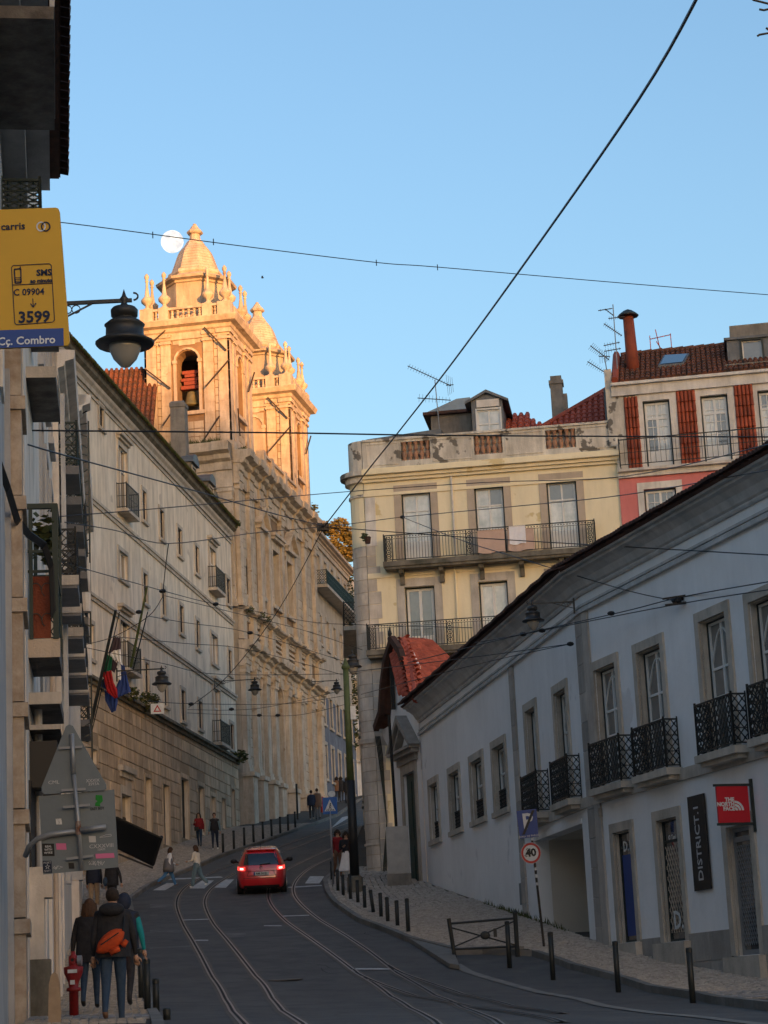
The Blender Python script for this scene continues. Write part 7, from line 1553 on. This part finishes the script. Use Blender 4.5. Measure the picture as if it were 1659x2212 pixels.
ant(c3R(225, 1100), c3R(150, 600), 80.8, [(c3R(25, 515), c3R(190, 640), 12, .35), (c3R(0, 655), c3R(160, 755), 9, .3), (c3R(100, 610), c3R(200, 610), 5, .6)], 'lower antenna with two slanted aerials beside the party wall')
q = P(*c3R(650, 578), 83); o = tag(empty('antenna', q), 'small red wire aerial on the pink building ridge', 'antenna'); m = MB()
for a, b in (((0, 0, 0), (-.15, 0, 1.0)), ((-.4, 0, .0), (-.4, 0, .75)), ((.45, 0, .1), (.45, 0, .8)), ((-.4, 0, .6), (.45, 0, .75)), ((-.15, 0, .5), (.05, 0, .1)), ((-.4, 0, .1), (.45, 0, .1))): m.bar(a, b, .03)
m.build('frame', 'cloth_orange', o)
# twigs at the top right corner
q = P(1700, 40, 20); tw = tag(empty('twig', q), 'bare twigs poking in at the top right corner', 'branch'); m = MB()
for pts in (((1700, 10), (1660, 8), (1628, 0), (1610, -15)), ((1700, 95), (1668, 70), (1640, 75), (1636, 78)), ((1668, 70), (1655, 60)), ((1700, 10), (1650, 22), (1640, 20))): m.tube([P(*p, 20)-q for p in pts], .012, 5)
m.build('stems', 'bark', tw)
# cat, pot plant and dark cables on balconies
q = Yf.W(Yf.L-.25, .7, Yf.Z(*c1R(255, 1040))); o = tag(empty('potted_plant', q), 'small succulent hanging at the left end of the upper yellow building balcony', 'plant'); f = MB(); foliage(f, (-.2, 0, .1), .2, 60, .07, 1, 2, .2); f.build('leaves', 'leaf', o, kind='stuff'); MB().lathe([(.1, -.15), (.14, .1)], (-.1, 0, 0), 8).build('pot', 'dark_tile', o)
m = MB(-YZ); 
for k in range(4): x = Yf.L-.05-k*.05; m.tube([(x, .1, 5), (x-.25+.05*k, .12, 7), (x-.05, .09, 9.5), (x+.02, .1, zc_+4)], .02, 5)
m.build('cables', 'dark_frame', yb, kind='stuff')
cbq = P(40, 1130, 30.5); cbo = tag(empty('cable_bundle', cbq), 'thick black cable bundle drooping across the near stone pilaster', 'cable'); m = MB()
for k in range(4): m.tube([P(x+2*k, y-3*k, Y)-cbq for x, y, Y in ((-12, 985, 28.0), (14, 1060, 28.8), (34, 1128, 30), (60, 1160, 31.2), (92, 1182, 32.2), (108, 1230, 32.4), (112, 1330, 32.5))], .022, 5)
m.build('cables', 'wire', cbo)
q = P(118, 1600, 32.6); o = tag(empty('hanging_cloth', q), 'dull pink cloth hanging under the left balconies above the road sign', 'cloth'); cloth([[P(88, 1622, 34)-q, P(106, 1622, 34)-q], [P(90, 1650, 34)-q, P(104, 1655, 34)-q], [P(93, 1690, 34)-q, P(100, 1690, 34)-q]], 'pink_plaster', 'cloth', o)
q = G(118, 2270, .1); q = P(118, 2190, 29.2); o = tag(empty('wall_panel', q), 'pale rounded upright panel fixed to the wall at the lower left edge', 'panel'); n9 = 12
MB().prism([(.085*cos(2*pi*k/n9), 0, .55*(1 if sin(2*pi*k/n9) > 0 else -1)*abs(sin(2*pi*k/n9))**.5) for k in range(n9)], (0, .03, 0)).build('plate', 'cloth_beige', o)
lp = Bf.W(spY(Bf, 33), .5, 6.6)
# ================================================================ CAR
cg = G(566, 1933); slope = math.atan2(gz(-5, 79)-gz(-5, 75.5), 3.5); car = tag(empty('parked_car', cg), 'red hatchback with lit brake lights climbing the hill by the crossing', 'car'); car.name = 'red_car'
car.rotation_euler = (slope, 0, radians(3.0))
SL = [(.2, .76, .12, 3.8), (.26, .84, .05, 3.9), (.4, .87, .0, 4.0), (.55, .885, -.01, 4.0), (.68, .89, .02, 3.98), (.8, .885, .06, 3.9), (.92, .86, .1, 3.3), (.99, .83, .13, 3.0), (1.12, .775, .2, 2.85), (1.28, .7, .31, 2.6), (1.42, .63, .43, 2.35), (1.5, .57, .5, 2.2), (1.545, .45, .62, 2.05), (1.56, .1, 1.2, 1.5)]
def sl(z):
    for a, b in zip(SL, SL[1:]):
        if z <= b[0]: t = (z-a[0])/(b[0]-a[0]); return [a[k]+(b[k]-a[k])*t for k in range(4)]
    return SL[-1]
def ring(z, n=48):
    _, w_, r_, f_ = sl(z); cy, hy = (r_+f_)/2, (f_-r_)/2; out = []
    for k in range(n):
        t = 2*pi*k/n; c_, s_ = cos(t), sin(t); e = .32; out.append((w_*abs(c_)**e*(1 if c_ > 0 else -1), cy+hy*abs(s_)**(.42)*(1 if s_ > 0 else -1), z))
    return out
def rear(x, z, off=0):
    _, w_, r_, f_ = sl(z); cy, hy = (r_+f_)/2, (f_-r_)/2; u = min(.999, abs(x)/w_); c_ = u**(1/.32); s_ = sqrt(max(0, 1-c_*c_)); return Vector((x, cy-hy*s_**.42-off, z))
m = MB(); prev = None
for z in [.2, .24, .3, .4, .5, .55, .62, .68, .74, .8, .86, .92, .99, 1.06, 1.12, 1.2, 1.28, 1.35, 1.42, 1.46, 1.5, 1.53, 1.545, 1.56]:
    i = m._a(ring(z)); 
    if prev is not None:
        for k in range(48): m._f([prev+k, prev+(k+1) % 48, i+(k+1) % 48, i+k])
    else: m._f([i+k for k in range(48)][::-1])
    prev = i
m._f([prev+k for k in range(48)]); m.build('body', 'car_red', car, True)
def patch(x0, x1, z0, z1, mat, name, off=.008, nx=10, nz=6, taper=0., par=None, mir=False):
    m = MB()
    for sg in ((1, -1) if mir else (1,)):
        i = len(m.v)
        for j in range(nz+1):
            z = z0+(z1-z0)*j/nz; k_ = 1-taper*j/nz
            m._a([rear((x0+(x1-x0)*k/nx)*k_*sg, z, off) for k in range(nx+1)])
        for j in range(nz):
            for k in range(nx): q = i+j*(nx+1)+k; m._f([q, q+1, q+nx+2, q+nx+1])
        if mir: m.build(name, mat, par or car, True); m = MB()
    if not mir: return m.build(name, mat, par or car, True)
patch(-.62, .62, 1.02, 1.4, 'car_glass', 'rear_window', taper=.14); patch(-.62, .62, .2, .33, 'tyre', 'rear_valance')
patch(.56, .83, .84, .97, 'tail_light', 'tail_light', .02, mir=True); patch(.62, .74, .87, .93, 'tail_core', 'brake_lamp', .03, nx=4, nz=3, mir=True)
patch(.45, .7, .33, .39, 'tail_light', 'reflector', .012, nx=4, nz=2, mir=True) if False else None
m = MB(); q = rear(0, .74, .035); m.box(-.26, .26, q.y-.01, q.y+.01, .68, .79); pl_ = m.build('number_plate', 'plate', car); text('AM 54 EJ', .1, 'black', pl_, TM((0, q.y-.013, .735), (1, 0, 0)), bold=.003); MB().box(-.26, -.22, q.y-.0125, q.y-.0105, .68, .79).build('blue_band', 'sign_blue', pl_)
m = MB(); 
for z_ in (.66, .82): 
    for a, b in zip([-.5, -.3, -.1, .1, .3], [-.3, -.1, .1, .3, .5]): m.bar(rear(a, z_, .006), rear(b, z_, .006), .012)
for s_ in (-1, 1): m.bar(rear(s_*.5, .66, .006), rear(s_*.42, .82, .006), .012)
for a in range(8): m.bar(rear(-.84+.21*a, .585, .006), rear(-.63+.21*a, .585, .006), .012)
m.build('panel_gap', 'black', car)
e_ = rear(0, .93, .02); m = MB(); pts = [(0, .075), (.05, 0), (0, -.075), (-.05, 0)]
for (a, b), (c, d) in zip(pts, pts[1:]+pts[:1]): m.bar((a, e_.y, e_.z+b), (c, e_.y, e_.z+d), .018)
m.build('emblem', 'chrome', car)
m = MB(); m.bar(rear(-.05, 1.03, .03), rear(.32, 1.07, .03), .025); m.build('wiper', 'black', car); m = MB(); m.bar((-.5, .5, 1.52), (.5, .5, 1.52), .16, .03); m.build('spoiler', 'car_red', car)
MB().tube([(0, .75, 1.54), (0, .68, 1.72)], .008, 5).build('aerial', 'black', car)
for s_ in (-1, 1):
    m = MB(); m.ball((s_*1.0, 2.35, 1.02), .1, 10, 6, 1.25, .7, .85); m.bar((s_*.82, 2.35, .98), (s_*.95, 2.35, 1.0), .05); m.build('wing_mirror', 'black', car, True)
    patch_ = MB(); 
    for y in (.72, 3.2):
        w_ = MB(); w_.tube([(s_*.66, y, .31), (s_*.86, y, .31)], .31, 20).build('tyre', 'tyre', car, False); w_2 = MB(); w_2.tube([(s_*.85, y, .31), (s_*.885, y, .31)], .2, 14).build('wheel_rim', 'steel_grey', car)
    m = MB()
    for (y0, y1) in ((.75, 1.35), (1.4, 2.1)): m.prism([(s_*.8, y0, 1.0), (s_*.8, y1, 1.0), (s_*.665, y1, 1.36), (s_*.66, y0+.15, 1.36)], (s_*.02, 0, 0))
    m.build('side_window', 'car_glass', car)
# ================================================================ PEOPLE
def hand(m, w_, d, s):
    d = d.normalized(); a, b = perp(d); m.tube([w_, w_+d*.04*s, w_+d*.085*s], [.024*s, .036*s, .03*s], 7)
    for k, l in enumerate((.065, .075, .07, .055)):
        o = w_+d*.08*s+a*(.027-.018*k)*s; m.tube([o, o+d*l*.55*s, o+d*l*.9*s+b*.018*s], [.0095*s, .0085*s, .006*s], 5)
    o = w_+d*.03*s+a*.032*s; m.tube([o, o+(d+a*.7)*.035*s, o+(d*1.1+a*.5)*.055*s], [.011*s, .01*s, .007*s], 5)
def person(p, h, az, label, top='black_cloth', legs='denim', shoes='black', hair='hair_dark', hairlen=0, stride=(.25, -.2), arms=((-.1, .05), (.1, .05)), elbow=(.3, .3), wide=1., coat=None, sleeves=None, wideleg=1., skirt=None, lean=.03, face=False, skin_ankle=False, head_turn=0, group=None):
    o = tag(empty('person', p), label, 'person', group); o.rotation_euler = (0, 0, az); s = h/1.75
    V_ = []; E_ = []; R_ = []; T_ = []
    def v(x, y, z, r, t, par=None):
        V_.append(Vector((x, y, z))*s); R_.append((r if isinstance(r, tuple) else (r, r))); T_.append(t); 
        if par is not None: E_.append((par, len(V_)-1))
        return len(V_)-1
    top_y = lean*10*.05
    pel = v(0, 0, .94, (.15*wide, .115*wide), 'legs' if not coat else 'top'); wa = v(0, lean*.3, 1.08, (.135*wide, .11*wide), 'top', pel); che = v(0, lean*.8, 1.27, (.165*wide, .12*wide), 'top', wa); uc = v(0, lean*1.2, 1.41, (.13*wide, .1*wide), 'top', che)
    ne = v(0, lean*1.5+.005, 1.5, .055, 'skin', uc); h1 = v(0, lean*1.7+.02, 1.575, (.07, .078), 'skin', ne); h2 = v(0, lean*1.7+.02, 1.655, (.078, .094), 'skin', h1); h3 = v(0, lean*1.7+.01, 1.72, (.055, .065), 'skin', h2)
    hands = []
    for i, sg in enumerate((-1, 1)):
        sh = v(sg*.165*wide, lean*1.1, 1.41, .062*wide, 'top', uc); a_, o_ = arms[i]; ux_ = Vector((sg*sin(o_), sin(a_)*cos(o_), -cos(a_)*cos(o_))); el_p = Vector((sg*.19*wide, lean*1.1, 1.38))+ux_*.29
        el = v(*el_p, .048*wide**.7, 'sleeve', sh); b_ = a_+elbow[i]; inn = -.25 if elbow[i] > 1.0 else .0; fx = Vector((sg*(sin(o_)*.6+inn*1.6), sin(b_), -cos(b_))).normalized(); wp = el_p+fx*.25; wr_ = v(*wp, .03, 'sleeve', el); hands.append((wp*s, fx))
    for i, sg in enumerate((-1, 1)):
        hp_ = v(sg*.09, 0, .88, .098*wide**.5*wideleg**.5, 'legs', pel); a_ = stride[i]; kn_ = .12 if a_ > 0 else .06; kb2 = a_-(.15 if a_ > 0 else .45); k_p = Vector((sg*.095, sin(a_)*.42, .88-cos(a_)*.42)); kn = v(*k_p, .064*wideleg, 'legs', hp_); an_p = k_p+Vector((0, sin(kb2)*.4, -cos(kb2)*.4)); an = v(*an_p, .042*wideleg**1.5, 'legs' if not skin_ankle else 'skin', kn)
        pitch = -.2 if a_ > 0 else .5; toe = an_p+Vector((0, .15*cos(pitch), -.05-.15*sin(max(pitch, 0))*.6)); v(*(an_p+Vector((0, .0, -.045))), .042, 'shoes', an); v(*toe, .036, 'shoes', len(V_)-1)
    mn = min(q.z for q in V_)-.036*s
    for q in V_: q.z -= mn
    hands = [(w_-Vector((0, 0, mn)), f) for w_, f in hands]
    me = bpy.data.meshes.new('sk'); me.from_pydata(V_, E_, []); ob = bpy.data.objects.new('sk', me); C.objects.link(ob)
    md = ob.modifiers.new('s', 'SKIN'); md.use_smooth_shade = True
    for q, r_ in zip(me.skin_vertices[0].data, R_): q.radius = (r_[0]*s, r_[1]*s)
    me.skin_vertices[0].data[0].use_root = True
    ss = ob.modifiers.new('d', 'SUBSURF'); ss.levels = 2; ss.render_levels = 2
    dg = bpy.context.evaluated_depsgraph_get(); dg.update(); nm = bpy.data.meshes.new_from_object(ob.evaluated_get(dg)); bpy.data.objects.remove(ob)
    mats = {'top': top, 'sleeve': sleeves or top, 'legs': legs, 'shoes': shoes, 'skin': 'skin'}; keys = list(mats); nm.materials.clear()
    for k in keys: nm.materials.append(mt[mats[k]])
    segs = [(V_[a], V_[b], T_[b] if T_[b] != 'skin' or T_[a] != 'top' else 'skin', (R_[a][0]+R_[b][0])/2*s) for a, b in E_]
    for f in nm.polygons:
        c = f.center; best = None
        for a, b, t, r_ in segs:
            ab_ = b-a; k = max(0, min(1, (c-a).dot(ab_)/max(1e-9, ab_.length_squared))); d_ = (c-(a+ab_*k)).length-r_*.6
            if best is None or d_ < best[0]: best = (d_, t)
        f.material_index = keys.index(best[1])
    bo = bpy.data.objects.new('body', nm); C.objects.link(bo); bo.parent = o
    for w_, f in hands: m = MB(); hand(m, w_, f, s*1.1); m.build('hand', 'skin', o, True)
    hd = V_[7]; hc = V_[6]; m = MB(); m.ball((hc.x, hc.y-.012*s, hc.z+.012*s), .1*s, 14, 9, .92, 1.06, 1.08)
    if face: m.v = [(x, min(y, hc.y+.045*s) if z < hc.z+.06*s else y, z) for x, y, z in m.v]
    if hairlen:
        n_ = 7; L_ = hairlen*s
        for k in range(9):
            a = pi+pi*(k/8)*1.0; xx, yy = .085*s*cos(a), .085*s*sin(a)-.01*s; m.tube([(hc.x+xx, hc.y+yy, hc.z+.03*s), (hc.x+xx*1.25, hc.y+yy*1.2, hc.z-L_*.5), (hc.x+xx*.95, hc.y+yy*1.15-.02*s, hc.z-L_)], [.035*s, .045*s, .018*s], 6)
    m.build('hair', hair, o, True)
    f_ = MB(); 
    for sg in (-1, 1): f_.ball((hc.x+sg*.032*s, hc.y+.086*s, hc.z+.0*s), .011*s, 6, 4)
    f_.build('eyes', 'black', o); f_ = MB(); f_.prism([(hc.x-.012*s, hc.y+.085*s, hc.z-.03*s), (hc.x+.012*s, hc.y+.085*s, hc.z-.03*s), (hc.x, hc.y+.09*s, hc.z+.01*s)], (0, .018*s, -.004*s)); 
    for sg in (-1, 1): f_.ball((hc.x+sg*.078*s, hc.y, hc.z-.01*s), .022*s, 6, 4, .5, 1, 1.3)
    f_.build('nose_and_ears', 'skin', o, True) if False else f_.build('ears', 'skin', o); MB().box(hc.x-.02*s, hc.x+.02*s, hc.y+.08*s, hc.y+.088*s, hc.z-.056*s, hc.z-.05*s).build('mouth', 'cloth_brown', o)
    zp = V_[0].z
    def shell(z0, z1, w0, d0, w1, d1, mat, name, folds=0, amp=.0, yo=0., n=20, rows=6, clos=True):
        m = MB(); prev = None
        for j in range(rows+1):
            t = j/rows; z = z0+(z1-z0)*t; w_ = w0+(w1-w0)*t; d_ = d0+(d1-d0)*t; am = amp*(1-t)
            i = m._a([((w_+am*sin(folds*2*pi*k/n))*cos(2*pi*k/n), yo+lean*1.0*(z-zp)/s*1.5*s+(d_+am*sin(folds*2*pi*k/n))*sin(2*pi*k/n), z) for k in range(n)])
            if prev is not None:
                for k in range(n): m._f([prev+k, prev+(k+1) % n, i+(k+1) % n, i+k])
            prev = i
        if clos: m._f([prev+k for k in range(n)])
        return m.build(name, mat, o, True)
    if coat: cl, mat = coat; shell(zp-cl*s, zp+.52*s, .2*s*wide, .155*s*wide, .185*s*wide, .12*s*wide, mat, 'jacket', 4, .012*s)
    if skirt: shell(zp-.62*s, zp+.1*s, .3*s, .28*s, .13*s, .12*s, skirt, 'skirt', 5, .03*s, n=40)
    o['_s'] = s; return o, V_, s
def feet(x, y, ytop=None, Y=None, off=.12):
    if Y is None: p = G(x, y, off)
    else: q = P(x, y, Y); p = Vector((q.x, Y, q.z))
    return p, (P(x, ytop, p.y).z-p.z) if ytop else None
gp_ = 'people walking up the left pavement'
p, h = feet(247, 2211, 1931, 29.9); o, V_, s = person(p, 1.8, radians(4), 'man from behind in dark puffer jacket and jeans with an orange sling bag', 'black_cloth', 'denim', 'cloth_brown', 'hair_dark', 0, (-.22, .16), ((-.15, .1), (.12, .16)), (.5, .25), 1.18, (.1, 'black_cloth'), group=gp_)
m = MB(); m.ball((.0, -.14*s, 1.49*s), .13*s, 14, 8, 1.35, .8, .7); m.build('hood', 'black_cloth', o, True)
for k in range(4): pass
m = MB(); q0, q1 = Vector((-.2, -.24, .93))*s, Vector((.15, -.23, 1.2))*s; n_ = 8; m.tube([q0+(q1-q0)*(k/n_) for k in range(n_+1)], [.02, .07, .1, .115, .12, .12, .11, .085, .03], 12); m.tube([Vector((-.02, -.27, .92))*s, Vector((.1, -.3, .97))*s], [.045, .04], 8); m.tube([Vector((.14, -.26, 1.0))*s, Vector((.2, -.27, 1.07))*s], [.045, .03], 8); m.v = [(x, -.19*s+(y+.24*s)*.75 if True else y, z) for x, y, z in m.v]; b_ = m.build('sling_bag', 'cloth_orange', o, True); MB().bar(Vector((-.14, -.33, 1.02))*s, Vector((.1, -.34, 1.17))*s, .015).build('zip', 'black', b_)
MB().tube([q1, Vector((.16, -.02, 1.47))*s, Vector((.1, .16, 1.3))*s], .012, 5).build('strap', 'black', o)
p, h = feet(196, 2178, 1954, 33.9); o, V_, s = person(p, 1.65, radians(3), 'woman from behind with long brown hair, black coat and jeans', 'black_cloth', 'denim', 'black', 'hair_brown', .3, (-.12, .2), ((.0, .18), (.05, .15)), (.15, .15), 1.15, (.22, 'black_cloth'), group=gp_)
p, h = feet(272, 2178, 1941, 33.2); o, V_, s = person(p, 1.7, radians(0), 'person in dark hood and vest with teal sleeves holding a red lit phone', 'black_cloth', 'black_cloth', 'black', 'hair_dark', 0, (.1, -.15), ((.0, .1), (-.1, .2)), (.2, .35), 1.1, (.05, 'cloth_navy'), sleeves='cloth_teal', group=gp_)
m = MB(); m.ball((0, -.02, 1.64*s), .125*s, 14, 8, .95, 1, 1.15); m.build('hood', 'cloth_navy', o, True); m = MB(); m.box(-.14*s, -.08*s, -.2*s, -.18*s, .72*s, .9*s); m.build('phone', 'tail_light', o)
p, h = feet(204, 1968, None, 73); o, _, s = person(p, 1.78, radians(0), 'person in black top and beige trousers half hidden behind the road sign', 'black_cloth', 'cloth_beige', 'black', 'hair_dark', 0, (-.15, .15), wide=1.12, coat=(.05, 'cloth_navy'), wideleg=1.25, group=gp_)
p, h = feet(243, 1968, None, 72.2); o, _, s = person(p, 1.72, radians(-8), 'person all in black swinging an arm, right of the beige trousers', 'black_cloth', 'black_cloth', 'black', 'hair_dark', .2, (.2, -.15), ((.1, .1), (-.35, .35)), (.2, .1), 1.12, (.1, 'black_cloth'), group=gp_); m = MB(); m.ball((-.2, -.1, .98), .13, 10, 6, .7, .6, 1.2); m.build('bag', 'denim', o, True)
gc_ = 'women on the zebra crossing'
p, h = feet(365, 1915, 1838); p = G(365, 1914, .0); o, _, s = person(p, P(365, 1829, p.y).z-p.z, radians(-75), 'woman in white top and bright blue jeans striding over the crossing, grey coat tied on', 'cloth_white', 'denim_bright', 'cloth_brown', 'hair_brown', .18, (.45, -.45), ((.3, .25), (-.2, .1)), (.9, .4), 1.1, None, lean=.06, wideleg=1.3, group=gc_); m = MB(); m.lathe([(.27, -.3), (.26, -.1), (.2, .12), (.17, .2)], (0, 0, .98*s), 14, 0, 1, .8); m.build('tied_coat', 'cloth_grey', o, True); MB().tube([(-.12, .16, 1.42*s), (.1, .2, 1.15*s), (.2, .1, 1.0*s)], .012, 5).build('bag_strap', 'cloth_brown', o)
p = G(427, 1917, .0); o, _, s = person(p, P(427, 1826, p.y).z-p.z, radians(70), 'woman in cream blouse and wide pale jeans on the crossing left of the car', 'cloth_cream', 'denim_pale', 'cloth_white', 'hair_brown', .2, (.3, -.3), ((.2, .2), (-.1, .1)), (1.3, .5), 1.12, None, wideleg=1.5, group=gc_)
gd_ = 'couple walking down towards the crossing'
p, h = feet(431, 1829, 1757); o, _, s = person(p, h, radians(175), 'woman with long dark hair in a red jacket with a black bag', 'cloth_red', 'denim', 'black', 'hair_dark', .3, (.15, -.2), ((.1, .15), (.3, .1)), (.2, 1.7), 1.1, (.05, 'cloth_red'), face=True, group=gd_); MB().box(-.02, .18, .17, .25, .82*s, 1.02*s).build('bag', 'black', o)
p, h = feet(465, 1836, 1757); o, _, s = person(p, h, radians(178), 'man in black vest with grey green sleeves beside the red jacketed woman', 'black_cloth', 'cloth_navy', 'cloth_white', 'hair_brown', 0, (-.15, .2), ((.05, .15), (.05, .15)), (.2, .2), 1.1, (.02, 'black_cloth'), sleeves='denim_pale', face=True, group=gd_)
MB().lathe([(.09, 0), (.12, .04), (.08, .1)], (0, .02, 1.44*s), 12).build('scarf', 'cloth_grey', o, True)
ge_ = 'couple standing by the church wall'
p, h = feet(674, 1771, 1708); o, _, s = person(p, h, radians(0), 'person in navy jacket and black trousers by the church corner', 'cloth_navy', 'black_cloth', 'cloth_white', 'hair_dark', 0, (.05, -.08), wide=1.1, coat=(.1, 'cloth_navy'), group=ge_)
p, h = feet(687, 1770, 1704); o, _, s = person(p, h, radians(10), 'person in tan coat and grey trousers beside the navy jacket', 'cloth_beige', 'cloth_grey', 'black', 'hair_dark', 0, (.05, -.05), wide=1.12, coat=(.25, 'cloth_brown'), wideleg=1.2, group=ge_)
gf_ = 'far walkers at the top of the street'
for x, yb_, yt, lab, t_ in ((729, 1733, 1689, 'far walker in a brown coat with a white bag, left one of three', 'cloth_brown'), (738, 1737, 1684, 'tall far walker in black, middle one of three', 'black_cloth'), (751, 1740, 1689, 'far walker in black next to the green pole', 'black_cloth')):
    Yq = 146 if x < 745 else 143; p = P(x, yb_, Yq); p.z = gz(p.x, Yq)+.1; o, _, s = person(p, 1.72, 0, lab, t_, 'black_cloth', 'black', 'hair_dark', .15, (.15, -.15), wide=1.1, coat=(.2, t_), group=gf_)
p = G(750, 1902, .1); o, _, s = person(p, P(752, 1798, p.y).z-p.z, radians(-165), 'woman in black top and long white skirt with folded arms beside the green pole', 'black_cloth', 'cloth_white', 'black', 'hair_dark', .2, (.1, -.1), ((.1, .15), (.1, .15)), (1.7, 1.8), 1.08, None, skirt='cloth_white')
q = p+Vector((-.35, 1.5, .2)); q.z = gz(q.x, q.y)+.1; o, _, s = person(q, 1.72, radians(-160), 'person in dark red top behind the woman in the white skirt', 'cloth_red', 'cloth_brown', 'black', 'hair_dark', .15, (.1, -.1), wide=1.1)
